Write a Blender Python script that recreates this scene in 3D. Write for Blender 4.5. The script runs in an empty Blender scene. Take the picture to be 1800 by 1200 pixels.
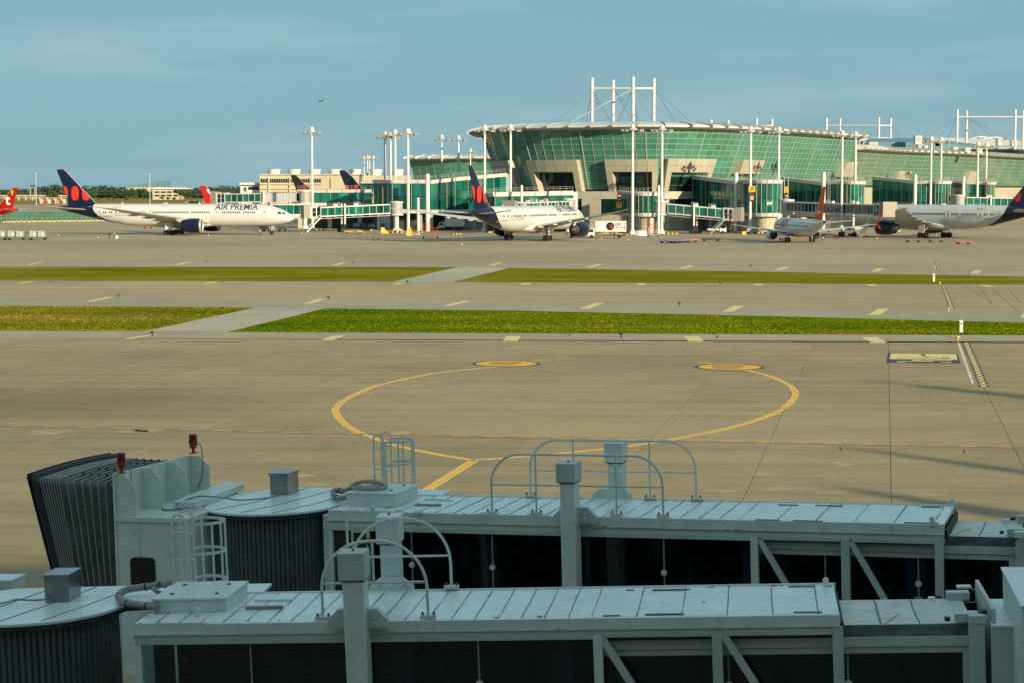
import bpy, bmesh, math, random
from mathutils import Vector, Matrix, Euler, noise
random.seed(7)
C = bpy.context.scene.collection
sc = bpy.context.scene
PI = math.pi
# ---------------------------------------------------------------- camera, sky, sun, exposure
CAM_H = 12.0; FPX = 3500.0; PITCH = math.atan(268.0/FPX)
cd = bpy.data.cameras.new('camera'); cd.lens = 70.0; cd.sensor_width = 36.0
cd.clip_start = 0.5; cd.clip_end = 30000
cam = bpy.data.objects.new('camera', cd); C.objects.link(cam)
cam.location = (0, 0, CAM_H); cam.rotation_euler = (PI/2-PITCH, 0, 0)
sc.camera = cam
SUN_EL = math.radians(14.5); SUN_AZ = math.radians(37)          # sun stands behind the camera, to the right
sv = Vector((math.sin(SUN_AZ)*math.cos(SUN_EL), -math.cos(SUN_AZ)*math.cos(SUN_EL), math.sin(SUN_EL)))
sl = bpy.data.lights.new('sun', 'SUN'); sl.energy = 5.0; sl.angle = math.radians(0.55); sl.color = (1.0, 0.81, 0.52)
so = bpy.data.objects.new('sun', sl); C.objects.link(so)
so.rotation_euler = sv.to_track_quat('Z', 'Y').to_euler(); so.location = (60, -80, 60)
w = bpy.data.worlds.new('World'); sc.world = w; w.use_nodes = True
wn = w.node_tree.nodes; wl = w.node_tree.links
bg = wn['Background']; bg.inputs['Strength'].default_value = 0.055
sky = wn.new('ShaderNodeTexSky'); sky.sky_type = 'NISHITA'; sky.sun_disc = False
sky.sun_elevation = SUN_EL; sky.sun_rotation = math.atan2(sv.x, sv.y)
sky.air_density = 1.0; sky.dust_density = 0.6; sky.ozone_density = 1.5; sky.altitude = 10
tc = wn.new('ShaderNodeTexCoord')
mp = wn.new('ShaderNodeMapping'); mp.inputs['Scale'].default_value = (3.2, 3.2, 22); mp.inputs['Rotation'].default_value = (0, 0.06, 0.3)
nz = wn.new('ShaderNodeTexNoise'); nz.inputs['Scale'].default_value = 1.5; nz.inputs['Detail'].default_value = 6; nz.inputs['Roughness'].default_value = 0.55
rp = wn.new('ShaderNodeValToRGB'); rp.color_ramp.elements[0].position = 0.47; rp.color_ramp.elements[1].position = 0.72
rp.color_ramp.elements[0].color = (0, 0, 0, 1); rp.color_ramp.elements[1].color = (0.55, 0.55, 0.55, 1)
# blue-teal late afternoon sky: the Nishita sky mixed with an even haze colour, raised paler towards the zenith to fill the shaded airbridges, thin clouds on top
sx = wn.new('ShaderNodeSeparateXYZ'); gr = wn.new('ShaderNodeValToRGB'); ge = gr.color_ramp.elements
ge[0].position = 0.0; ge[0].color = (2.75, 5.35, 6.4, 1); ge[1].position = 0.5; ge[1].color = (4.0, 5.7, 6.3, 1); gk = ge.new(0.16); gk.color = (2.55, 5.2, 6.4, 1)
mx = wn.new('ShaderNodeMix'); mx.data_type = 'RGBA'; mx.inputs[0].default_value = 0.88
cl = wn.new('ShaderNodeMix'); cl.data_type = 'RGBA'; cl.inputs[7].default_value = (5.4, 7.4, 7.9, 1)
wl.new(tc.outputs['Generated'], mp.inputs['Vector']); wl.new(mp.outputs[0], nz.inputs['Vector']); wl.new(nz.outputs['Fac'], rp.inputs[0])
wl.new(tc.outputs['Generated'], sx.inputs[0]); wl.new(sx.outputs['Z'], gr.inputs[0])
wl.new(sky.outputs[0], mx.inputs[6]); wl.new(gr.outputs[0], mx.inputs[7]); wl.new(mx.outputs[2], cl.inputs[6]); wl.new(rp.outputs[0], cl.inputs[0]); wl.new(cl.outputs[2], bg.inputs['Color'])
sc.view_settings.view_transform = 'Standard'; sc.view_settings.look = 'None'
sc.view_settings.gamma = 1; sc.view_settings.exposure = 0.60; sc.view_settings.use_curve_mapping = False
sc.cycles.max_bounces = 6; sc.cycles.diffuse_bounces = 3; sc.cycles.glossy_bounces = 3

# ---------------------------------------------------------------- finding places: pixel of the 1800x1200 photograph -> point in the world
FW = Vector((0, math.cos(PITCH), -math.sin(PITCH))); UP = Vector((0, math.sin(PITCH), math.cos(PITCH))); CO = Vector((0, 0, CAM_H))
def ray(x, y): return Vector((x-900, 0, 0)) + UP*(600-y) + FW*FPX
def G(x, y, z=0.0):
    d = ray(x, y); return CO + d*((z-CAM_H)/d.z)
def at(x, y, Y):
    d = ray(x, y); return CO + d*(Y/d.y)
def proj(p):
    q = Vector(p)-CO; k = q.dot(FW); return (900+FPX*q.x/k, 600-FPX*q.dot(UP)/k)

# ---------------------------------------------------------------- mesh helpers
class MB:
    def __init__(s): s.v = []; s.f = []; s.m = []
    def add(s, vs, fs, m=0):
        b = len(s.v); s.v += [tuple(p) for p in vs]
        for f in fs: s.f.append(tuple(i+b for i in f)); s.m.append(m)
    def quad(s, a, b, c, d, m=0): s.add([a, b, c, d], [(0, 1, 2, 3)], m)
    def poly(s, pts, m=0): s.add(pts, [tuple(range(len(pts)))], m)
    def box(s, x0, x1, y0, y1, z0, z1, m=0):
        s.add([(x0,y0,z0),(x1,y0,z0),(x1,y1,z0),(x0,y1,z0),(x0,y0,z1),(x1,y0,z1),(x1,y1,z1),(x0,y1,z1)],
              [(3,2,1,0),(4,5,6,7),(0,1,5,4),(1,2,6,5),(2,3,7,6),(3,0,4,7)], m); return s
    def hexa(s, p, m=0):       # 8 corners: bottom ring then top ring
        s.add(p, [(3,2,1,0),(4,5,6,7),(0,1,5,4),(1,2,6,5),(2,3,7,6),(3,0,4,7)], m); return s
    def bar(s, p, q, w, h=None, m=0, up=(0, 0, 1)):
        p = Vector(p); q = Vector(q); h = w if h is None else h
        d = (q-p).normalized(); u = Vector(up)
        if abs(d.dot(u)) > .98: u = Vector((0, 1, 0))
        a = d.cross(u).normalized()*w/2; b = a.cross(d).normalized()*h/2
        s.hexa([p-a-b, p+a-b, q+a-b, q-a-b, p-a+b, p+a+b, q+a+b, q-a+b], m); return s
    def tube(s, pts, r, n=8, m=0, closed=False):
        pts = [Vector(p) for p in pts]; N = len(pts); rings = []
        up = Vector((0, 0, 1)); prev = None
        for i, p in enumerate(pts):
            if closed: d = pts[(i+1) % N]-pts[i-1]
            else: d = pts[min(i+1, N-1)]-pts[max(i-1, 0)]
            d.normalize()
            if prev is None:
                a = d.cross(up)
                if a.length < .05: a = d.cross(Vector((0, 1, 0)))
            else: a = prev - d*prev.dot(d)
            a.normalize(); prev = a; b = d.cross(a)
            rr = r[i] if isinstance(r, (list, tuple)) else r
            rings.append([p+(a*math.cos(2*PI*k/n)+b*math.sin(2*PI*k/n))*rr for k in range(n)])
        s.loft(rings, m, closed); return s
    def loft(s, rings, m=0, closed=False, cap=True, ring_closed=True):
        n = len(rings[0]); vs = [p for r in rings for p in r]; fs = []
        R = len(rings); 
        for i in range(R if closed else R-1):
            j = (i+1) % R
            for k in range(n if ring_closed else n-1):
                l = (k+1) % n; fs.append((i*n+k, i*n+l, j*n+l, j*n+k))
        if cap and not closed and ring_closed: fs.append(tuple(range(n-1, -1, -1))); fs.append(tuple((R-1)*n+k for k in range(n)))
        s.add(vs, fs, m); return s
    def lathe(s, prof, n=16, o=(0, 0, 0), ax='z', m=0, cap=True):
        o = Vector(o); rings = []
        for r, h in prof:
            ring = []
            for k in range(n):
                c, t = math.cos(2*PI*k/n)*r, math.sin(2*PI*k/n)*r
                ring.append(o+(Vector((c, t, h)) if ax == 'z' else Vector((h, c, t)) if ax == 'x' else Vector((t, h, c))))
            rings.append(ring)
        s.loft(rings, m, cap=cap); return s
    def prism(s, pts, z0, z1, m=0):    # polygon in xy
        n = len(pts); vs = [(p[0], p[1], z0) for p in pts]+[(p[0], p[1], z1) for p in pts]
        fs = [tuple(range(n-1, -1, -1)), tuple(range(n, 2*n))]+[(i, (i+1) % n, n+(i+1) % n, n+i) for i in range(n)]
        s.add(vs, fs, m); return s
    def prism_y(s, pts, y0, y1, m=0):  # polygon in xz
        n = len(pts); vs = [(p[0], y0, p[1]) for p in pts]+[(p[0], y1, p[1]) for p in pts]
        fs = [tuple(range(n)), tuple(range(2*n-1, n-1, -1))]+[((i+1) % n, i, n+i, n+(i+1) % n) for i in range(n)]
        s.add(vs, fs, m); return s
    def mesh(s, name, mats, smooth=False):
        me = bpy.data.meshes.new(name); me.from_pydata(s.v, [], s.f)
        for x in (mats if isinstance(mats, (list, tuple)) else [mats]): me.materials.append(x)
        me.polygons.foreach_set('material_index', s.m)
        if smooth:
            me.polygons.foreach_set('use_smooth', [True]*len(s.f)); me.set_sharp_from_angle(angle=math.radians(38))
        me.update(); return me
    def build(s, name, mats, parent=None, smooth=False, bevel=0):
        me = s.mesh(name, mats, smooth)
        o = bpy.data.objects.new(name, me); C.objects.link(o)
        if parent: o.parent = parent
        if bevel:
            b = o.modifiers.new('bevel', 'BEVEL'); b.width = bevel; b.segments = 2; b.limit_method = 'ANGLE'
        return o
def link(name, me, parent=None, loc=(0, 0, 0), rot=(0, 0, 0), scale=None):
    o = bpy.data.objects.new(name, me); C.objects.link(o); o.location = loc; o.rotation_euler = rot
    if parent: o.parent = parent
    if scale: o.scale = scale
    return o
def tag(o, label=None, cat=None, group=None, kind=None):
    if label: o['label'] = label
    if cat: o['category'] = cat
    if group: o['group'] = group
    if kind: o['kind'] = kind
    return o
def thing(name, label, cat, loc=(0, 0, 0), rot=(0, 0, 0), group=None):
    o = bpy.data.objects.new(name, None); C.objects.link(o); o.location = loc
    o.rotation_euler = rot if isinstance(rot, (tuple, Euler)) else (0, 0, rot)
    o.empty_display_size = .2
    return tag(o, label, cat, group)
def copy_tree(o, parent=None, loc=None, rot=None, label=None):
    c = o.copy(); C.objects.link(c)
    if parent: c.parent = parent
    if loc is not None: c.location = loc
    if rot is not None: c.rotation_euler = (0, 0, rot)
    if label: c['label'] = label
    for ch in o.children: copy_tree(ch, c)
    return c
def struct(o, label=None): o['kind'] = 'structure'; o['label'] = label or o.name.replace('_', ' '); return o

# ---------------------------------------------------------------- materials
def nodes(m): return m.node_tree.nodes, m.node_tree.links
def mat(name, col, rough=.5, metal=0., var=0., scale=1., rnd=0., bump=0., bscale=20., spec=.5, dirt=0., dcol=(.06, .05, .04), stretch=None, emit=0, world=False):
    m = bpy.data.materials.new(name); m.use_nodes = True; n, l = nodes(m); p = n['Principled BSDF']
    p.inputs['Roughness'].default_value = rough; p.inputs['Metallic'].default_value = metal
    p.inputs['Specular IOR Level'].default_value = spec; p.inputs['Base Color'].default_value = (*col, 1)
    if emit: p.inputs['Emission Color'].default_value = (*col, 1); p.inputs['Emission Strength'].default_value = emit
    src = None
    if var or bump or dirt or rnd:
        if world: g = n.new('ShaderNodeNewGeometry'); v = g.outputs['Position']
        else: t = n.new('ShaderNodeTexCoord'); v = t.outputs['Object']
        if stretch:
            mp = n.new('ShaderNodeMapping'); mp.inputs['Scale'].default_value = stretch; l.new(v, mp.inputs[0]); v = mp.outputs[0]
        cur = None
        def mixin(fac, colour, blend='MIX', f=1.):
            nonlocal cur
            x = n.new('ShaderNodeMix'); x.data_type = 'RGBA'; x.blend_type = blend
            if cur is None: x.inputs[6].default_value = (*col, 1)
            else: l.new(cur, x.inputs[6])
            if fac is None: x.inputs[0].default_value = f
            else: l.new(fac, x.inputs[0])
            if isinstance(colour, tuple): x.inputs[7].default_value = (*colour, 1)
            else: l.new(colour, x.inputs[7])
            cur = x.outputs[2]
        if var:
            t = n.new('ShaderNodeTexNoise'); t.inputs['Scale'].default_value = scale; t.inputs['Detail'].default_value = 5; t.inputs['Roughness'].default_value = .6; l.new(v, t.inputs['Vector'])
            r = n.new('ShaderNodeMapRange'); r.inputs[1].default_value = .3; r.inputs[2].default_value = .7; r.inputs[3].default_value = 1-var; r.inputs[4].default_value = 1+var; l.new(t.outputs['Fac'], r.inputs[0])
            mixin(None, r.outputs[0], 'MULTIPLY')
        if rnd:
            oi = n.new('ShaderNodeObjectInfo'); r = n.new('ShaderNodeMapRange'); r.inputs[3].default_value = 1-rnd; r.inputs[4].default_value = 1+rnd; l.new(oi.outputs['Random'], r.inputs[0])
            mixin(None, r.outputs[0], 'MULTIPLY')
        if dirt:
            t = n.new('ShaderNodeTexNoise'); t.inputs['Scale'].default_value = scale*2.7+1; t.inputs['Detail'].default_value = 8; t.inputs['Roughness'].default_value = .7; l.new(v, t.inputs['Vector'])
            r = n.new('ShaderNodeMapRange'); r.inputs[1].default_value = .52; r.inputs[2].default_value = .78; r.inputs[4].default_value = dirt; l.new(t.outputs['Fac'], r.inputs[0])
            mixin(r.outputs[0], dcol)
        if cur: l.new(cur, p.inputs['Base Color'])
        if bump:
            t = n.new('ShaderNodeTexNoise'); t.inputs['Scale'].default_value = bscale; t.inputs['Detail'].default_value = 4; l.new(v, t.inputs['Vector'])
            b = n.new('ShaderNodeBump'); b.inputs['Strength'].default_value = bump; b.inputs['Distance'].default_value = .02; l.new(t.outputs['Fac'], b.inputs['Height']); l.new(b.outputs[0], p.inputs['Normal'])
    return m
M = {}
M['paint'] = mat('bridge_paint', (.62, .70, .64), .36, var=.10, scale=.9, dirt=.35, dcol=(.20, .20, .15), bump=.10, bscale=2.5)
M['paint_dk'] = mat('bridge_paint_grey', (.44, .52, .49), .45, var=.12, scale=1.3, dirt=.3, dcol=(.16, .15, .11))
M['roofpaint'] = mat('bridge_roof_paint', (.70, .80, .78), .28, var=.10, scale=1.1, dirt=.5, dcol=(.26, .27, .22), bump=.25, bscale=1.6, rnd=.035)
M['rust'] = mat('rust', (.16, .07, .03), .8, var=.4, scale=14)
M['rail'] = mat('rail_paint', (.58, .64, .60), .4, var=.1, scale=6)
M['dglass'] = mat('dark_glass', (.004, .009, .010), .06, var=.5, scale=.5, spec=.55)
M['rubber'] = mat('black_rubber', (.018, .020, .021), .6, var=.3, scale=6)
M['fabric'] = mat('bellows_fabric', (.13, .14, .132), .55, var=.35, scale=3, bump=.6, bscale=7)
M['fabhoop'] = mat('bellows_hoop', (.27, .28, .26), .5)
M['shutter'] = mat('shutter_grey', (.085, .115, .115), .42, metal=.2, var=.2, scale=2.5, rnd=.08, dirt=.4, dcol=(.03, .035, .035))
M['steel'] = mat('brushed_steel', (.30, .31, .31), .28, metal=.85, var=.25, scale=3)
M['duct'] = mat('duct_grey', (.27, .25, .23), .6, var=.2, scale=6)
M['beacon'] = mat('beacon_red', (.22, .008, .010), .2, var=.2, scale=8)
M['beacon2'] = mat('beacon_housing', (.32, .04, .015), .4, var=.3, scale=12)
M['white'] = mat('white_paint', (.55, .56, .56), .4, var=.05, scale=.6)
M['mast'] = mat('mast_white', (.56, .57, .57), .4, var=.06, scale=.8)
M['grey'] = mat('grey_paint', (.30, .31, .31), .5, var=.15, scale=1)
M['dark'] = mat('dark_metal', (.04, .042, .045), .5, var=.2, scale=2)
M['black'] = mat('black_paint', (.012, .012, .014), .5)
M['tyre'] = mat('tyre', (.014, .014, .015), .75, var=.3, scale=4)
M['hub'] = mat('wheel_hub', (.25, .25, .25), .4, metal=.5)
M['yellow'] = mat('yellow_paint', (.72, .42, .02), .45, var=.12, scale=1.2)
M['orange'] = mat('orange_paint', (.58, .08, .012), .45, var=.1, scale=1)
M['red'] = mat('red_paint', (.36, .02, .02), .45, var=.1, scale=1)
M['blue'] = mat('blue_paint', (.03, .06, .16), .45, var=.2, scale=1)
M['navy'] = mat('navy_gloss', (.006, .007, .030), .22, var=.1, scale=.4)
M['beige'] = mat('beige_stone', (.39, .37, .295), .6, var=.07, scale=.35, dirt=.12, dcol=(.2, .17, .12), rnd=.05)
M['cream'] = mat('cream_concrete', (.43, .39, .29), .65, var=.1, scale=.12, dirt=.25, dcol=(.22, .19, .14), stretch=(1, 1, .25))
M['gglass'] = mat('green_facade_glass', (.05, .21, .165), .10, var=.14, scale=.06, rnd=.16, spec=.75, world=True)
M['tglass'] = mat('teal_hall_glass', (.006, .100, .080), .06, var=.75, scale=.32, rnd=.5, spec=.7, stretch=(1, 1, .10), world=True)
M['wglass'] = mat('dark_window_glass', (.006, .020, .022), .07, var=.5, scale=.2, rnd=.4, spec=.6, world=True)
M['mullion'] = mat('mullion_beige', (.34, .35, .27), .5, var=.06, scale=.5)
M['gmull'] = mat('mullion_green', (.02, .12, .09), .4)
M['roofw'] = mat('roof_white', (.50, .53, .53), .35, var=.08, scale=.3, rnd=.05)
M['roofg'] = mat('roof_grey', (.30, .35, .38), .4, var=.1, scale=.1)
M['roofb'] = mat('roof_blue', (.10, .20, .26), .35, var=.12, scale=.06)
M['cable'] = mat('cable_steel', (.22, .23, .23), .4, metal=.3)
M['skin'] = mat('skin', (.42, .24, .16), .6)
M['hiviz'] = mat('hiviz_green', (.35, .75, .05), .6)
M['cloth'] = mat('dark_cloth', (.02, .022, .03), .8)
M['crate'] = mat('container_silver', (.50, .50, .48), .35, metal=.4, var=.2, scale=1.2)
M['netgreen'] = mat('fence_mesh_green', (.008, .10, .065), .6, var=.2, scale=.2, rnd=.1)
M['led'] = mat('orange_display', (1.0, .16, .04), .5, emit=.7)
M['trunk'] = mat('bark', (.06, .045, .03), .9)
M['lamp'] = mat('lamp_glass', (.30, .28, .25), .2)

def tunglass(nm, tint):
    m = bpy.data.materials.new(nm); m.use_nodes = True; n, l = nodes(m); n.remove(n['Principled BSDF']); o = n['Material Output']
    t = n.new('ShaderNodeBsdfTransparent'); t.inputs[0].default_value = (*tint, 1); g = n.new('ShaderNodeBsdfGlossy'); g.inputs['Roughness'].default_value = .03
    f = n.new('ShaderNodeFresnel'); f.inputs[0].default_value = 1.5; x = n.new('ShaderNodeMixShader'); l.new(f.outputs[0], x.inputs[0]); l.new(t.outputs[0], x.inputs[1]); l.new(g.outputs[0], x.inputs[2]); l.new(x.outputs[0], o.inputs[0]); return m
M['tunglass'] = tunglass('tinted_tunnel_glass', (.60, .74, .78)); M['reartint'] = tunglass('dark_rear_glass', (.045, .075, .085))
M['inblue'] = mat('inner_blue_panel', (.05, .17, .26), .5, var=.3, scale=1.5)
M['indark'] = mat('inner_dark_panel', (.03, .05, .06), .5, var=.5, scale=1.2)
M['seamlight'] = mat('roof_seam_light', (.26, .29, .26), .8, var=.5, scale=9)
# ---------------------------------------------------------------- ground materials (world position drives stains, streaks and joints)
def concrete(name, col, joints=0., tyre=.55, streak=.10, rnd=0.):
    m = bpy.data.materials.new(name); m.use_nodes = True; n, l = nodes(m); p = n['Principled BSDF']
    p.inputs['Roughness'].default_value = .78; p.inputs['Specular IOR Level'].default_value = .3
    g = n.new('ShaderNodeNewGeometry')
    def mapped(sx, sy, rot):
        a = n.new('ShaderNodeMapping'); a.inputs['Rotation'].default_value = (0, 0, rot); a.inputs['Scale'].default_value = (sx, sy, 1); l.new(g.outputs['Position'], a.inputs[0]); return a.outputs[0]
    def nz(v, sc_, det, a, b, c, d, rough=.6):
        t = n.new('ShaderNodeTexNoise'); t.inputs['Scale'].default_value = sc_; t.inputs['Detail'].default_value = det; t.inputs['Roughness'].default_value = rough; l.new(v, t.inputs['Vector'])
        r = n.new('ShaderNodeMapRange'); r.inputs[1].default_value = a; r.inputs[2].default_value = b; r.inputs[3].default_value = c; r.inputs[4].default_value = d; l.new(t.outputs['Fac'], r.inputs[0]); return r.outputs[0]
    cur = None
    def mul(f, blend='MULTIPLY', colour=None):
        nonlocal cur
        x = n.new('ShaderNodeMix'); x.data_type = 'RGBA'; x.blend_type = blend
        if cur is None: x.inputs[6].default_value = (*col, 1)
        else: l.new(cur, x.inputs[6])
        if colour: x.inputs[7].default_value = (*colour, 1); l.new(f, x.inputs[0])
        else: x.inputs[0].default_value = 1; l.new(f, x.inputs[7])
        cur = x.outputs[2]
    flat = mapped(1, 1, 0)
    mul(nz(flat, .016, 5, .32, .68, .80, 1.13)); mul(nz(flat, .22, 6, .3, .7, .89, 1.09)); mul(nz(flat, 1.3, 6, .55, .75, 1.0, .86)); mul(nz(flat, 6, 3, .3, .7, .93, 1.07))
    mul(nz(mapped(.012, .55, .19), 1.0, 4, .35, .65, 1-streak, 1+streak))            # long streaks along the taxi lane
    mul(nz(mapped(.05, 2.2, .17), 1.0, 3, .60, .75, 0, tyre), 'MIX', (col[0]*.52, col[1]*.52, col[2]*.56))   # tyre rubber
    mul(nz(mapped(.10, 1.6, .55), 1.0, 3, .64, .76, 0, tyre*.8), 'MIX', (col[0]*.5, col[1]*.5, col[2]*.55))
    mul(nz(flat, .09, 7, .66, .80, 0, .35), 'MIX', (col[0]*1.25, col[1]*1.25, col[2]*1.3))                    # pale patches
    for (sx_, sy_, rx_, ry_, k_) in ((-26, 113, 21, 13, .30), (-8, 101, 9, 4, .14), (9, 140, 14, 6, .12), (-55, 430, 60, 25, .15), (40, 480, 50, 14, .18), (28, 92, 8, 4, .10)):   # old rubber and fuel stains; the first, large ellipse paints in a soft shadow
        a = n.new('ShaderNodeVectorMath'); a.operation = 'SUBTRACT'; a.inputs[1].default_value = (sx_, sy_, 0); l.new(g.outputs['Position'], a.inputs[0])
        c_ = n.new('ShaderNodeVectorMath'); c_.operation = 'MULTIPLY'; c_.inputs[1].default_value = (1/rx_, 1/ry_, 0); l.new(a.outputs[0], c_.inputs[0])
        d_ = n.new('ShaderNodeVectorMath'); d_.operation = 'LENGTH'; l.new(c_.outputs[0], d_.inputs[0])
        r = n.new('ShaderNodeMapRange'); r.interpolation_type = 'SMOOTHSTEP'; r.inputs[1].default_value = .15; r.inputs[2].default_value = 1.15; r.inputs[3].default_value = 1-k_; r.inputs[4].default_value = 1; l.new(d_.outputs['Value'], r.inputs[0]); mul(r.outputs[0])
    if rnd:
        oi = n.new('ShaderNodeObjectInfo'); r = n.new('ShaderNodeMapRange'); r.inputs[3].default_value = 1-rnd; r.inputs[4].default_value = 1+rnd; l.new(oi.outputs['Random'], r.inputs[0]); mul(r.outputs[0])
    if joints:
        b = n.new('ShaderNodeTexBrick'); b.offset = 0; b.squash = 1
        b.inputs['Scale'].default_value = 1; b.inputs['Mortar Size'].default_value = .035; b.inputs['Mortar Smooth'].default_value = .3
        b.inputs['Brick Width'].default_value = 5.7; b.inputs['Row Height'].default_value = 5.7
        b.inputs['Color1'].default_value = (0, 0, 0, 1); b.inputs['Color2'].default_value = (.10, .10, .10, 1); b.inputs['Mortar'].default_value = (1, 1, 1, 1)
        l.new(mapped(1, 1, .10), b.inputs['Vector'])
        r = n.new('ShaderNodeMath'); r.operation = 'MULTIPLY'; r.inputs[1].default_value = joints; l.new(b.outputs['Color'], r.inputs[0])
        mul(r.outputs[0], 'MIX', (col[0]*.3, col[1]*.3, col[2]*.3))
    l.new(cur, p.inputs['Base Color'])
    t = n.new('ShaderNodeTexNoise'); t.inputs['Scale'].default_value = 12; l.new(flat, t.inputs['Vector'])
    bb = n.new('ShaderNodeBump'); bb.inputs['Strength'].default_value = .15; bb.inputs['Distance'].default_value = .01; l.new(t.outputs['Fac'], bb.inputs['Height']); l.new(bb.outputs[0], p.inputs['Normal'])
    return m
def grassmat(name, c1, c2, c3):
    m = bpy.data.materials.new(name); m.use_nodes = True; n, l = nodes(m); p = n['Principled BSDF']; p.inputs['Roughness'].default_value = 1; p.inputs['Specular IOR Level'].default_value = 0
    g = n.new('ShaderNodeNewGeometry'); a = n.new('ShaderNodeMapping'); a.inputs['Scale'].default_value = (.30, 1.0, 1); l.new(g.outputs['Position'], a.inputs[0])
    t = n.new('ShaderNodeTexNoise'); t.inputs['Scale'].default_value = .10; t.inputs['Detail'].default_value = 9; t.inputs['Roughness'].default_value = .72; l.new(a.outputs[0], t.inputs['Vector'])
    r = n.new('ShaderNodeValToRGB'); e = r.color_ramp.elements; e[0].position = .34; e[1].position = .68; e[0].color = (*c1, 1); e[1].color = (*c3, 1); k = e.new(.5); k.color = (*c2, 1)
    l.new(t.outputs['Fac'], r.inputs[0])
    t2 = n.new('ShaderNodeTexNoise'); t2.inputs['Scale'].default_value = 2.2; t2.inputs['Detail'].default_value = 5; l.new(g.outputs['Position'], t2.inputs['Vector'])
    q = n.new('ShaderNodeMapRange'); q.inputs[1].default_value = .3; q.inputs[2].default_value = .7; q.inputs[3].default_value = .82; q.inputs[4].default_value = 1.16; l.new(t2.outputs['Fac'], q.inputs[0])
    x = n.new('ShaderNodeMix'); x.data_type = 'RGBA'; x.blend_type = 'MULTIPLY'; x.inputs[0].default_value = 1; l.new(r.outputs[0], x.inputs[6]); l.new(q.outputs[0], x.inputs[7]); l.new(x.outputs[2], p.inputs['Base Color'])
    return m
CC = (.405, .312, .172)
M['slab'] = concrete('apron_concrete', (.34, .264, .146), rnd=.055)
M['conc'] = concrete('taxi_lane_concrete', CC, joints=.25, streak=.13)
M['farconc'] = concrete('stand_concrete', (.38, .31, .20), joints=.12, streak=.16, tyre=.5)
M['should'] = concrete('shoulder_asphalt', (.37, .325, .225), tyre=.1, streak=.05)
M['path'] = concrete('cross_path_concrete', (.44, .40, .30), tyre=.15, streak=.05)
M['seal'] = mat('joint_sealant', (.03, .028, .022), .8, world=True)
M['grass'] = grassmat('grass', (.085, .11, .004), (.145, .15, .010), (.27, .20, .045))
M['grass2'] = grassmat('dry_grass', (.11, .14, .005), (.18, .175, .012), (.33, .25, .06))
M['lgrass'] = grassmat('lush_grass', (.055, .11, .003), (.11, .15, .004), (.21, .175, .018))
M['field'] = grassmat('dry_field', (.16, .16, .04), (.26, .21, .08), (.33, .26, .11))
M['py'] = mat('pale_yellow_paint', (.74, .58, .22), .6, var=.16, scale=.8, dirt=.3, dcol=(.3, .25, .14), world=True)
M['ly'] = mat('line_yellow_paint', (.78, .42, .008), .6, var=.16, scale=.9, dirt=.45, dcol=(.33, .25, .1), world=True)
M['lyo'] = mat('line_ochre_paint', (.36, .24, .06), .7, var=.2, scale=.3, dirt=.5, dcol=(.26, .2, .12), world=True)
M['lw'] = mat('line_white_paint', (.62, .60, .50), .6, var=.2, scale=.7, dirt=.4, dcol=(.3, .27, .2), world=True)
M['lr'] = mat('line_red_paint', (.30, .03, .02), .65, var=.25, scale=.7, dirt=.2, dcol=(.28, .2, .14), world=True)
M['lk'] = mat('line_black_paint', (.025, .025, .03), .6, var=.2, scale=.9, dirt=.3, dcol=(.12, .11, .08), world=True)

# ---------------------------------------------------------------- ground sheets
def sheet(name, pts, m, z, label=None):
    b = MB(); b.poly([(p.x, p.y, z) for p in pts], 0)
    return struct(b.build(name, m), label)
b = MB(); S = 22000
b.poly([(-S, -400, -.5), (S, -400, -.5), (S, S, -.5), (-S, S, -.5)])
struct(b.build('ground', M['field']), 'dry grass ground out to the horizon')
AZ = -.03
b = MB(); b.poly([(-600, -60, AZ), (700, -60, AZ), (1100, 1500, AZ), (-1200, 1500, AZ)])
apron = struct(b.build('apron', M['farconc']), 'tan concrete apron and parking stands')
def band(name, top, bot, m, z, label=None, x0=-700, x1=2500):
    """strip of ground between two edges of the photograph, each a list of pixels left to right, carried on past the frame"""
    def ext(L):
        (ax, ay), (bx, by) = L[0], L[1]; (cx, cy), (dx, dy) = L[-2], L[-1]
        return [(x0, ay-(by-ay)*(ax-x0)/(bx-ax))]+L+[(x1, dy+(dy-cy)*(x1-dx)/(dx-cx))]
    T = [G(x, y, z) for x, y in ext(top)]; B = [G(x, y, z) for x, y in ext(bot)]
    return sheet(name, B+T[::-1], m, z, label)
E1t = [(0, 469), (805, 470), (900, 471.5), (1350, 478), (1800, 486.5)]
E1b = [(0, 493.5), (690, 495.5), (900, 496.5), (1800, 501)]
E2t = [(0, 537.5), (452, 540.5), (572, 542.5), (900, 546.5), (1350, 556), (1800, 567.5)]
E2b = [(0, 581.5), (387, 584), (900, 586), (1800, 589.5)]
LANE2t = [(0, 497.5), (900, 500), (1800, 505.5)]; LANE2b = [(0, 520.5), (450, 523), (900, 530), (1350, 538), (1800, 547)]
LANE1t = [(0, 594.5), (900, 599), (1800, 603)]
FARb = [(0, 461), (900, 462), (1350, 467.5), (1800, 476)]
band('taxiway_shoulder', FARb, E1t, M['should'], AZ+.004, 'grey shoulder beyond the far grass strip')
band('taxiway_shoulder', E1b, LANE2t, M['should'], AZ+.004, 'grey shoulder in front of the far grass strip')
band('taxiway_lane', LANE2t, LANE2b, M['conc'], AZ+.004, 'far taxiway lane between the two grass strips')
band('taxiway_shoulder', LANE2b, E2t, M['should'], AZ+.004, 'grey shoulder beyond the near grass strip')
band('taxiway_shoulder', E2b, LANE1t, M['should'], AZ+.004, 'grey shoulder in front of the near grass strip')
band('taxiway_lane', LANE1t, [(0, 622), (900, 626), (1800, 630)], M['conc'], AZ+.004, 'near taxiway lane')
def gpoly(name, px, m, z, label=None, kind=None):
    o = sheet(name, [G(x, y, z) for x, y in px], m, z, label)
    if kind: o['kind'] = kind
    return o
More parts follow.
